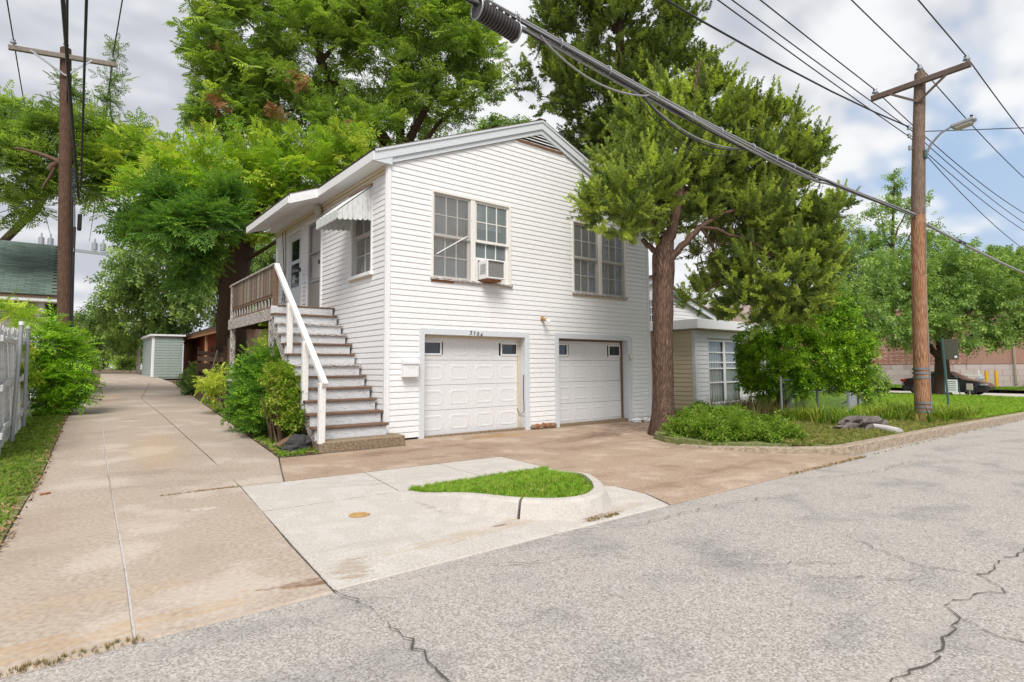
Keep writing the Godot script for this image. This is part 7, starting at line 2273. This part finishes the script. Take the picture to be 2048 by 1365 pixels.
# ---------------------------------------------------------------- right of the driveway
func make_right() -> void:
	# neighbouring house: flat-roofed bay before a gabled wall
	var h := thing("neighbour_house", "white neighbouring house with one side coloured in warm shade, flat-roofed bay and tall curtained windows", "house", on_land(15.5, -11.0))
	var y0 := land(14.5, -10.0) - 0.05
	var xc := 14.41
	var zc := -9.63
	var q := Transform3D(Basis(), Vector3(0, 0, zc))
	var qs := Transform3D(Basis(Vector3(0, 0, 1), Vector3.UP, Vector3(-1, 0, 0)), Vector3(xc, 0, 0))
	var holes := [[15.08, 15.86, 0.28, 2.08], [15.97, 16.74, 0.28, 2.08]]
	var w := put(backing(q, xc + 0.1, 18.6, y0, 2.42, holes, 0.1), "wall", M.beige, h)
	siding(w, q, y0 + 0.05, func(_y): return xc + 0.1, func(_y): return 18.6, 2.4, [[15.03, 16.8, 0.2, 2.14]], M.vinyl, 0.018, 0.13)
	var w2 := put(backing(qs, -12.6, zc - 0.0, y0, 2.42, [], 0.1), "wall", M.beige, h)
	siding(w2, qs, y0 + 0.05, func(_y): return -12.6, func(_y): return zc - 0.08, 2.4, [], surf(lin(0.74, 0.62, 0.44), 0.6), 0.018, 0.13)  # cream here is warm shading put into the colour of this white face
	var b := B.new()
	b.span(Vector3(18.5, y0, -12.6), Vector3(18.6, 2.42, zc - 0.1))
	put(b, "wall", M.beige, h)
	one("corner_board", q, xc - 0.03, xc + 0.1, y0, 2.4, 0.0, 0.035, M.trim, h, 0.006)
	one("corner_board", qs, zc - 0.08, zc - 0.001, y0, 2.4, 0.0, 0.03, M.trim, h, 0.006)
	one("fascia", q, xc - 0.32, 18.9, 2.43, 2.7, 0.3, 0.33, M.trim, h, 0.006)
	one("fascia", qs, -12.6, zc + 0.3, 2.43, 2.7, 0.29, 0.32, M.trim, h, 0.006)
	one("soffit", q, xc - 0.29, 18.9, 2.42, 2.44, -3.0, 0.3, M.cream, h)
	one("flat_roof", q, xc - 0.28, 18.9, 2.64, 2.68, -3.0, 0.29, M.shingle_brown[0], h)
	for k in 2:
		var a: float = holes[k][0]
		var c: float = holes[k][1]
		var win := node("window", h)
		b = B.new()
		fbox(b, q, a - 0.05, a, 0.22, 2.14, -0.1, 0.03, 0.005)
		fbox(b, q, c, c + 0.055, 0.22, 2.14, -0.1, 0.03, 0.005)
		fbox(b, q, a, c, 2.08, 2.139, -0.1, 0.029, 0.005)
		fbox(b, q, a, c, 0.22, 0.28, -0.1, 0.029, 0.005)
		put(b, "frame", M.trim, win)
		for y in [0.86, 1.28, 1.46, 1.76]: one("bar", q, a, c, y - 0.018, y + 0.018, -0.04, 0.01, M.trim, win, 0.004)
		one("pane", q, a, c, 0.28, 2.08, -0.03, -0.025, M.glass, win)
		if k == 0:
			for i in 11: one("curtain_fold", q, a + 0.03 + i * 0.068, a + 0.075 + i * 0.068, 0.3, 1.95, -0.17 - 0.03 * (i % 2), -0.13 - 0.03 * (i % 2), M.curtain, win, 0.015)
		else: one("blind", q, a, c, 0.28, 2.08, -0.2, -0.19, M.blind, win)
	one("room_wall", q, 14.6, 18.4, 0.1, 2.3, -2.6, -2.5, M.beige, h)
	var qg := Transform3D(Basis(), Vector3(0, 0, -12.6))
	b = B.new()
	b.extrude(PackedVector2Array([Vector2(13.9, y0), Vector2(21.5, y0), Vector2(21.5, 2.75), Vector2(16.3, 4.35), Vector2(13.9, 3.65)]), Transform3D(Basis(), Vector3(0, 0, -20.0)), 7.4)
	put(b, "gable_block", M.vinyl, h)
	var gw := node("gable_cladding", h)
	siding(gw, qg, 2.6, func(_y): return 13.9, func(y): return minf(21.4, 16.3 + (4.35 - y) / 0.308), 4.3, [[15.9, 16.6, 2.9, 3.72]], M.vinyl, 0.018, 0.13)
	for s in [[16.2, 4.42, 21.8, 2.7], [16.4, 4.42, 13.6, 3.6]]:
		b = B.new()
		b.bar(Vector3(s[0], s[1], -12.45), Vector3(s[2], s[3], -12.45), 0.06, 0.2)
		put(b, "rake_board", M.metal_trim, h)
		b = B.new()
		b.bar(Vector3(s[0], s[1] + 0.12, -16.2), Vector3(s[2], s[3] + 0.12, -16.2), 7.7, 0.05)
		put(b, "roof_slope", M.shingle_brown[1], h)
	var gwin := node("window", h)
	one("frame", qg, 15.88, 16.62, 2.88, 3.74, -0.02, 0.03, M.trim, gwin, 0.006)
	for i in 2:
		for j in 3: one("pane", qg, 15.93 + i * 0.34, 16.23 + i * 0.34, 2.93 + j * 0.265, 3.16 + j * 0.265, 0.031, 0.036, M.tinted_glass, gwin)
	# chain link fence
	var f := thing("chain_link_fence", "low galvanised chain link fence behind the glossy shrub", "fence", on_land(18.0, -7.0, 0.1))
	var a := Vector2(13.6, -6.75)
	var mid := Vector2(17.4, -6.75)
	var c := Vector2(24.4, -8.8)
	b = B.new()
	var legs := [[a, mid], [mid, c]]
	for l in legs:
		var len: float = l[0].distance_to(l[1])
		var n := int(len / 0.06)
		for i in n:
			for s in [-1, 1]:
				var p: Vector2 = l[0].lerp(l[1], float(i) / n)
				var p2: Vector2 = l[0].lerp(l[1], clampf((i + s * 15.0) / n, 0.0, 1.0))
				var hh: float = 0.92 * clampf(absf(p2.distance_to(p)) / (15.0 / n * len), 0.05, 1.0)
				var g0 := on_land(p.x, p.y, 0.1)
				var g1 := on_land(p2.x, p2.y, 0.1 + hh)
				b.tube(PackedVector3Array([g0, g1]), PackedFloat32Array([0.0026, 0.0026]), 3, false)
	var net := put(b, "wire_mesh", M.galv, f)
	net.set_meta("kind", "stuff")
	for p in [a, a.lerp(mid, 0.5), mid, mid.lerp(c, 0.33), mid.lerp(c, 0.66), c]:
		b = B.new()
		b.rod(on_land(p.x, p.y, -0.05), on_land(p.x, p.y, 1.12), 0.028, 0.028, 8)
		put(b, "post", M.galv, f)
	for l in legs:
		b = B.new()
		b.rod(on_land(l[0].x, l[0].y, 1.04), on_land(l[1].x, l[1].y, 1.04), 0.018, 0.018, 6)
		put(b, "top_rail", M.galv, f)
	# old stump slab and its bleached root
	var st := thing("rotten_stump", "bleached rotten stump lying flat in the verge near the pole", "stump", on_land(13.0, -4.7, 0.1))
	rng.seed = 96
	for i in 9:
		b = B.new()
		var p := on_land(12.4 + rnd(-0.2, 1.1), -4.75 + rnd(-0.25, 0.25), 0.14 + 0.03 * (i % 3))
		var d := Vector3(rnd(0.5, 0.85), rnd(-0.03, 0.03), rnd(-0.12, 0.12))
		b.tube(PackedVector3Array([p - d * 0.5, p - d * 0.2 + jit(0.03), p + d * 0.2 + jit(0.03), p + d * 0.5]), PackedFloat32Array([0.02, 0.085, 0.075, 0.015]), 7)
		put(b, "slab", M.rot, st)
	lump(st, "core", on_land(12.9, -4.8, 0.14), Vector3(0.75, 0.2, 0.3), M.rot, 9, 0.8)
	lump(st, "core", on_land(13.4, -4.75, 0.14), Vector3(0.4, 0.15, 0.22), M.rot, 14, 0.9)
	b = B.new()
	b.tube(PackedVector3Array([on_land(12.8, -4.6, 0.17), on_land(12.75, -4.35, 0.15), on_land(12.55, -4.15, 0.14), on_land(12.4, -3.95, 0.12)]), PackedFloat32Array([0.06, 0.07, 0.085, 0.09]), 8)
	put(b, "root", surf(lin(0.55, 0.53, 0.51), 0.9), st)
	# sign seen from behind
	var sg := thing("sign_post", "green steel sign post with the back of a small sign", "sign", on_land(21.2, -5.4, 0.1))
	b = B.new()
	b.bar(on_land(21.2, -5.4, 0.0), on_land(21.2, -5.46, 2.3), 0.05, 0.07, Vector3.LEFT, 0.006)
	put(b, "post", M.green_post, sg)
	b = B.new()
	b.cbox(on_land(21.26, -5.3, 1.95), Vector3(0.012, 0.62, 0.42), 0.004)
	put(b, "sign_plate", M.sign_back, sg)
	b = B.new()
	b.cbox(on_land(21.24, -5.16, 1.72), Vector3(0.01, 0.07, 0.07), 0.002)
	put(b, "sticker", M.paper, sg)
	# yard sign under the oak
	var yd := thing("yard_sign", "white yard sign with dark lines of lettering under the oak", "sign", on_land(34.2, -8.6, 0.1))
	for s in [-0.33, 0.33]:
		b = B.new()
		b.rod(on_land(34.2, -8.55 + s, 0.0), on_land(34.2, -8.55 + s * 0.8, 0.85), 0.02, 0.02, 6)
		put(b, "leg", M.green_post, yd)
	b = B.new()
	b.cbox(on_land(34.17, -8.55, 0.62), Vector3(0.02, 0.62, 0.5), 0.004)
	put(b, "board", M.paper, yd)
	for i in 5:
		b = B.new()
		b.cbox(on_land(34.157, -8.55 + 0.02 * (i % 2), 0.84 - i * 0.1), Vector3(0.006, 0.035 if i else 0.05, 0.36 - 0.05 * (i % 2)), 0.0)
		put(b, "text_line", M.cable_grey, yd)
	var pb := thing("flyer_box", "small clear flyer box on a stake beside the black car", "box", on_land(34.6, -7.9, 0.1))
	b = B.new()
	b.span(on_land(34.6, -7.96, 0.0), on_land(34.63, -7.93, 0.5))
	put(b, "stake", M.cream, pb)
	b = B.new()
	b.cbox(on_land(34.6, -7.94, 0.6), Vector3(0.12, 0.3, 0.24), 0.01)
	put(b, "box", M.beige, pb)
	make_car()
	make_building()

func make_car() -> void:
	# a four-door saloon parked along the side street, nose to +z
	var gx := 43.0
	var gy := street_y(gx) + 0.012
	var z1 := -8.75
	var z0 := -13.2
	var L := z1 - z0
	var car := thing("parked_car", "black four-door saloon parked on the side street behind the oak trunk", "car", Vector3(gx, gy, (z0 + z1) * 0.5))
	# stations along the car from tail to nose: belt height, roof height, half widths
	var prof := [[0.0, 0.72, 0.78, 0.62], [0.04, 0.95, 0.98, 0.8], [0.16, 1.02, 1.06, 0.88], [0.3, 1.0, 1.4, 0.9], [0.45, 0.98, 1.46, 0.91], [0.58, 0.97, 1.4, 0.91], [0.72, 0.95, 1.0, 0.9], [0.86, 0.86, 0.88, 0.88], [0.96, 0.7, 0.72, 0.8], [1.0, 0.5, 0.52, 0.66]]
	var rings := []
	for p in prof:
		var z: float = z0 + p[0] * L
		var low: float = 0.22 if p[0] > 0.03 and p[0] < 0.97 else 0.34
		var w: float = p[3]
		var cab: float = p[2]
		var ring := []
		for k in [[-w * 0.94, low], [-w, 0.5], [-w * 0.98, p[1]], [-w * 0.72 if cab > p[1] + 0.1 else -w * 0.9, maxf(cab - 0.04, p[1] + 0.005)], [0.0, cab + 0.02], [w * 0.72 if cab > p[1] + 0.1 else w * 0.9, maxf(cab - 0.04, p[1] + 0.005)], [w * 0.98, p[1]], [w, 0.5], [w * 0.94, low]]:
			ring.append(Vector3(gx + k[0], gy + k[1], z))
		rings.append(ring)
	var b := B.new()
	for i in rings.size() - 1:
		for k in 8: b.quad(rings[i][k], rings[i + 1][k], rings[i + 1][k + 1], rings[i][k + 1])
	for i in [0, rings.size() - 1]:
		for k in range(1, 8): b.tri(rings[i][0], rings[i][k], rings[i][k + 1])
	put(b, "body", M.car, car)
	# side windows on the side that faces the lawn
	for s in [[0.2, 0.4], [0.42, 0.55], [0.57, 0.68]]:
		b = B.new()
		var pts := []
		for e in s:
			var top: float = 1.06 + 0.3 * smoothstep(0.16, 0.34, e) * (1.0 - smoothstep(0.54, 0.72, e))
			pts.append([Vector3(gx - 0.915, gy + 1.0, z0 + e * L), Vector3(gx - 0.72, gy + top, z0 + e * L)])
		b.quad(pts[0][0], pts[1][0], pts[1][1], pts[0][1])
		b.quad(pts[0][1] + Vector3(0.02, 0, 0), pts[1][1] + Vector3(0.02, 0, 0), pts[1][0] + Vector3(0.02, 0, 0), pts[0][0] + Vector3(0.02, 0, 0))
		put(b, "side_window", M.tinted_glass, car)
	for e in [0.19, 0.8]:
		for sd in [-1.0, 1.0]:
			var wh := node("wheel", car)
			var c := Vector3(gx + sd * 0.84, gy + 0.33, z0 + e * L)
			b = B.new()
			b.tube(PackedVector3Array([c - Vector3(0.1, 0, 0), c - Vector3(0.09, 0, 0), c + Vector3(0.09, 0, 0), c + Vector3(0.1, 0, 0)]), PackedFloat32Array([0.29, 0.33, 0.33, 0.29]), 20)
			put(b, "tyre", M.black, wh)
			b = B.new()
			for k in 9:
				var a := k * TAU / 9.0
				b.bar(c + Vector3(sd * 0.105, sin(a) * 0.05, cos(a) * 0.05), c + Vector3(sd * 0.105, sin(a) * 0.24, cos(a) * 0.24), 0.02, 0.05, Vector3.RIGHT)
			b.rod(c + Vector3(sd * 0.09, 0, 0), c + Vector3(sd * 0.115, 0, 0), 0.07, 0.06, 12)
			put(b, "rim", M.chrome, wh)
	b = B.new()
	b.cbox(Vector3(gx - 0.72, gy + 0.86, z0 + 0.14), Vector3(0.34, 0.16, 0.3), 0.05)
	put(b, "tail_lamp", M.red_lens, car)
	b = B.new()
	b.cbox(Vector3(gx - 0.72, gy + 0.66, z1 - 0.28), Vector3(0.3, 0.1, 0.4), 0.04)
	put(b, "headlight", M.chrome, car)
	b = B.new()
	b.cbox(Vector3(gx - 1.0, gy + 1.03, z0 + 0.66 * L), Vector3(0.2, 0.13, 0.12), 0.04)
	put(b, "mirror", M.car, car)
	for y in [0.72, 0.71]:
		b = B.new()
		b.span(Vector3(gx - 0.925, gy + y, z0 + (0.4 if y > 0.715 else 0.58) * L), Vector3(gx - 0.905, gy + y + 0.03, z0 + (0.44 if y > 0.715 else 0.62) * L), 0.004)
		put(b, "door_handle", M.chrome, car)
	# a white car farther along, mostly behind the bush
	var wc := thing("parked_car", "white car mostly hidden behind the smaller glossy bush", "car", Vector3(gx, gy, -17.0))
	b = B.new()
	for i in rings.size() - 1:
		for k in 8:
			var o := Vector3(0, 0, -5.9)
			b.quad(rings[i][k] + o, rings[i + 1][k] + o, rings[i + 1][k + 1] + o, rings[i][k + 1] + o)
	for i in [0, rings.size() - 1]:
		for k in range(1, 8): b.tri(rings[i][0] + Vector3(0, 0, -5.9), rings[i][k] + Vector3(0, 0, -5.9), rings[i][k + 1] + Vector3(0, 0, -5.9))
	put(b, "body", M.car_white, wc)
	for e in [0.19, 0.8]:
		b = B.new()
		var c := Vector3(gx - 0.84, gy + 0.33, z0 - 5.9 + e * L)
		b.rod(c - Vector3(0.1, 0, 0), c + Vector3(0.1, 0, 0), 0.33, 0.33, 16)
		put(b, "wheel", M.black, wc)

func make_building() -> void:
	var x := 52.0
	var gy := street_y(45.0) + 0.1
	var eye := 1.34
	var o := thing("brick_building", "long pink and red masonry building across the side street", "building", Vector3(x, gy, -15.0))
	var b := B.new()
	b.span(Vector3(x + 0.06, gy - 0.3, -45.0), Vector3(x + 12.0, 7.5, 2.0))
	put(b, "wall", M.pale_block[0], o)
	var corner := -12.1
	# block courses below eye level, patterned brick above, built as separate blocks
	rng.seed = 97
	var low := node("block_base", o)
	var up := node("brick_field", o)
	var bm := BoxMesh.new()
	bm.size = Vector3(0.1, 0.385, 0.785)
	var n := 0
	for j in 5:
		for i in 44:
			var z := -6.0 - i * 0.8 - (0.4 if j % 2 else 0.0)
			if z < -34.0 or n >= 290: continue
			part("block", bm, M.pale_block[1 if z > corner else rng.randi_range(0, 2) * 1], low, Transform3D(Basis(), Vector3(x + 0.03 - (0.0 if z < corner else 0.05), gy + 0.05 + j * 0.395 - 0.05, z)))
			n += 1
	var bb := [B.new(), B.new(), B.new()]
	for j in 56:
		var z := -34.0 + (0.1 if j % 2 else 0.0)
		while z < -1.0:
			var k := 2 if (z < corner and (j % 4 == 1) and int(absf(z) / 0.2) % 2 == 0) else (1 if z > corner else rng.randi_range(0, 1))
			(bb[k] as B).span(Vector3(x - 0.02 - (0.0 if z < corner else 0.05), eye + 0.04 + j * 0.075, z), Vector3(x + 0.06, eye + 0.108 + j * 0.075, z + 0.19))
			z += 0.2
	for i in 3: put(bb[i], "brickwork", M.red_block[i], up).set_meta("kind", "stuff")
	b = B.new()
	b.span(Vector3(x - 0.1, eye + 4.24, -36.0), Vector3(x + 0.2, eye + 5.2, 2.0), 0.02)
	put(b, "stone_band", M.stone_band, o)
	for z in [-19.6, -9.3, -6.9, -5.9]:
		b = B.new()
		b.span(Vector3(x - 0.16, gy - 0.1 if z < -19 or z > -9.0 else gy + 0.4, z - 0.06), Vector3(x - 0.04, eye + 4.2, z + 0.06), 0.01)
		put(b, "downpipe", M.stone_band, o)
	b = B.new()
	b.span(Vector3(x - 0.16, eye + 1.3, -5.6), Vector3(x - 0.05, eye + 1.8, -5.2), 0.01)
	put(b, "wall_box", M.stone_band, o)
	# steps with railing
	var s := thing("entry_steps", "concrete entry platform with white tube railing against the masonry wall", "steps", Vector3(x - 1.0, gy, -7.0))
	b = B.new()
	b.span(Vector3(x - 1.4, gy - 0.2, -8.6), Vector3(x - 0.06, gy + 0.85, -6.3), 0.02)
	put(b, "platform", M.kerb, s)
	b = B.new()
	b.extrude(PackedVector2Array([Vector2(-6.3, gy - 0.2), Vector2(-6.3, gy + 0.8), Vector2(-5.2, gy - 0.2)]), Transform3D(Basis(Vector3(0, 0, 1), Vector3.UP, Vector3(-1, 0, 0)), Vector3(x - 0.1, 0, 0)), 1.2)
	put(b, "flight", M.plain_concrete, s)
	for i in 6:
		b = B.new()
		b.rod(Vector3(x - 1.4, gy + 0.95 + i * 0.16, -8.6), Vector3(x - 1.4, gy + 0.95 + i * 0.16, -6.3), 0.016, 0.016, 6)
		put(b, "rail", M.trim, s)
	for z in [-8.6, -7.4, -6.3]:
		b = B.new()
		b.rod(Vector3(x - 1.4, gy + 0.8, z), Vector3(x - 1.4, gy + 1.8, z), 0.025, 0.025, 6)
		put(b, "baluster", M.trim, s)
	b = B.new()
	b.rod(Vector3(x - 1.4, gy + 1.8, -6.3), Vector3(x - 1.4, gy + 0.8, -5.2), 0.02, 0.02, 6)
	put(b, "stair_rail", M.trim, s)
	# bollards and the gas meter
	for i in 2:
		var z := -10.55 + i * 0.52
		var bo := thing("bollard", ["yellow steel bollard standing next to the gas meter", "yellow steel bollard farther from the gas meter"][i], "bollard", Vector3(x - 1.8, gy, z), "bollards by the gas meter")
		b = B.new()
		b.rod(Vector3(x - 1.8, gy - 0.2, z), Vector3(x - 1.8, gy + 0.25, z), 0.11, 0.11, 12)
		put(b, "foot", M.black, bo)
		b = B.new()
		b.tube(PackedVector3Array([Vector3(x - 1.8, gy + 0.25, z), Vector3(x - 1.8, gy + 1.3, z), Vector3(x - 1.8, gy + 1.36, z)]), PackedFloat32Array([0.1, 0.1, 0.05]), 12)
		put(b, "post", M.yellow, bo)
	var gm := thing("gas_meter", "grey gas meter with pipes before the masonry wall", "meter", Vector3(x - 1.2, gy, -11.1))
	b = B.new()
	b.rod(Vector3(x - 1.2, gy - 0.1, -11.1), Vector3(x - 1.2, gy + 1.4, -11.1), 0.04, 0.04, 8)
	b.rod(Vector3(x - 1.2, gy + 1.0, -11.9), Vector3(x - 1.2, gy + 1.0, -10.9), 0.03, 0.03, 8)
	put(b, "pipe", M.trim, gm)
	lump(gm, "body", Vector3(x - 1.3, gy + 0.68, -11.0), Vector3(0.22, 0.27, 0.3), M.galv, 3, 0.2)
	# street name plate at the far corner
	var sn := thing("street_name_sign", "green street name plate on a slim pole at the far corner", "sign", Vector3(33.5, street_y(33.5), -4.55))
	b = B.new()
	b.rod(Vector3(33.5, street_y(33.5), -4.3), Vector3(33.5, 2.6, -4.3), 0.03, 0.03, 8)
	put(b, "post", M.galv, sn)
	b = B.new()
	b.cbox(Vector3(33.5, 1.78, -4.72), Vector3(0.02, 0.2, 0.86), 0.004)
	put(b, "plate", M.sign_green, sn)
	for i in 6:
		b = B.new()
		b.cbox(Vector3(33.487, 1.78, -5.05 + i * 0.12), Vector3(0.006, 0.09 if i % 2 else 0.11, 0.07), 0.0)
		put(b, "letter", M.paper, sn)

func make_cover() -> void:
	var c := thing("valve_cover", "round rusty-yellow valve cover set in the pale apron", "cover", on_land(2.22, -5.07))
	var p := on_land(2.22, -5.07, -0.003)
	var b := B.new()
	b.tube(PackedVector3Array([p - Vector3(0, 0.02, 0), p + Vector3(0, 0.006, 0)]), PackedFloat32Array([0.105, 0.103]), 28)
	put(b, "rim", M.rust, c)
	b = B.new()
	b.tube(PackedVector3Array([p - Vector3(0, 0.02, 0), p + Vector3(0, 0.009, 0)]), PackedFloat32Array([0.094, 0.092]), 28)
	put(b, "lid", M.brass, c)
	for r in [0.07, 0.052]:
		b = B.new()
		var ring := PackedVector3Array()
		var rr := PackedFloat32Array()
		for i in 25:
			ring.append(p + Vector3(cos(i * TAU / 24.0) * r, 0.01, sin(i * TAU / 24.0) * r))
			rr.append(0.004)
		b.tube(ring, rr, 5)
		put(b, "raised_ring", M.brass, c)
	for i in 3:
		b = B.new()
		b.cbox(p + Vector3(-0.025 + 0.025 * i, 0.011, 0), Vector3(0.012, 0.006, 0.05), 0.002, Basis(Vector3.UP, 0.4 * i))
		put(b, "raised_mark", M.brass, c)
	rng.seed = 98
	for k in [[0.3, -2.75, 0.05, "brown stick lying on the asphalt near the alley mouth"], [-0.05, -7.9, 0.045, "curled brown leaf on the alley edge"]]:
		var s := thing("litter_scrap", k[3], "litter", on_land(k[0], k[1]))
		b = B.new()
		b.cbox(on_land(k[0], k[1], 0.02), Vector3(k[2] * 2.2, 0.02, k[2] * 0.7), 0.006, Basis(Vector3.UP, 0.5))
		put(b, "scrap", M.rust, s)
	var w := thing("rag_pile", "crumpled white rag on the ground by the second garage door", "litter", on_land(11.0, -8.95))
	lump(w, "rag", on_land(10.95, -8.98, 0.05), Vector3(0.14, 0.06, 0.1), M.trim, 11, 0.6)
	lump(w, "shoe", on_land(11.2, -8.9, 0.05), Vector3(0.12, 0.06, 0.08), M.curtain, 12, 0.5)
	var rb := thing("broken_masonry", "broken brown masonry at the wall foot between the garage doors", "rubble", on_land(8.1, -9.15))
	for i in 7: lump(rb, "fragment", on_land(7.85 + i * 0.095, -9.16, 0.05 + rnd(-0.01, 0.03)), Vector3(0.07, 0.05, 0.04), M.rust if i % 2 else M.step, 30 + i, 0.6)
	# tangle of wires by the first garage jamb
	var t := thing("loose_wire", "loose bent wire hanging down the first garage jamb", "wire", Vector3(7.62, 0.6, FRONT))
	b = B.new()
	b.tube(PackedVector3Array([Vector3(7.63, 1.2, FRONT - 0.02), Vector3(7.61, 0.8, FRONT + 0.0), Vector3(7.6, 0.45, FRONT + 0.03), Vector3(7.5, 0.38, FRONT + 0.03), Vector3(7.42, 0.52, FRONT + 0.02), Vector3(7.47, 0.36, FRONT + 0.03), Vector3(7.6, 0.35, FRONT + 0.04)]), PackedFloat32Array([0.008, 0.008, 0.008, 0.006, 0.006, 0.006, 0.006]), 5)
	put(b, "wire", M.dark, t)
	# wires down the far wall corner by the white door
	t = thing("loose_wire", "loose black wires and coil hanging beside the white storm door", "wire", Vector3(SIDE - 0.03, 3.4, -15.0))
	b = B.new()
	b.tube(PackedVector3Array([Vector3(4.45, 4.9, -15.2), Vector3(4.46, 4.2, -15.1), Vector3(4.46, 3.6, -15.0), Vector3(4.45, 3.3, -14.95)]), PackedFloat32Array([0.01, 0.01, 0.01, 0.01]), 5)
	b.tube(PackedVector3Array([Vector3(4.45, 4.9, -14.95), Vector3(4.46, 4.0, -14.9), Vector3(4.46, 3.5, -14.98)]), PackedFloat32Array([0.008, 0.008, 0.008]), 5)
	for k in 3:
		var ring := PackedVector3Array()
		var rr := PackedFloat32Array()
		for i in 13:
			ring.append(Vector3(4.45 - 0.01 * k, 3.3 - 0.12 * k + cos(i * TAU / 12.0) * 0.1, -14.95 + sin(i * TAU / 12.0) * 0.1))
			rr.append(0.008)
		b.tube(ring, rr, 4)
	put(b, "wire", M.cable, t)

func _ready() -> void:
	rng.seed = 20240
	make_view()
	make_materials()
	make_ground()
	make_house()
	make_stairs()
	make_left()
	make_alley_side()
	make_right()
	make_poles()
	make_cover()
	make_plants()
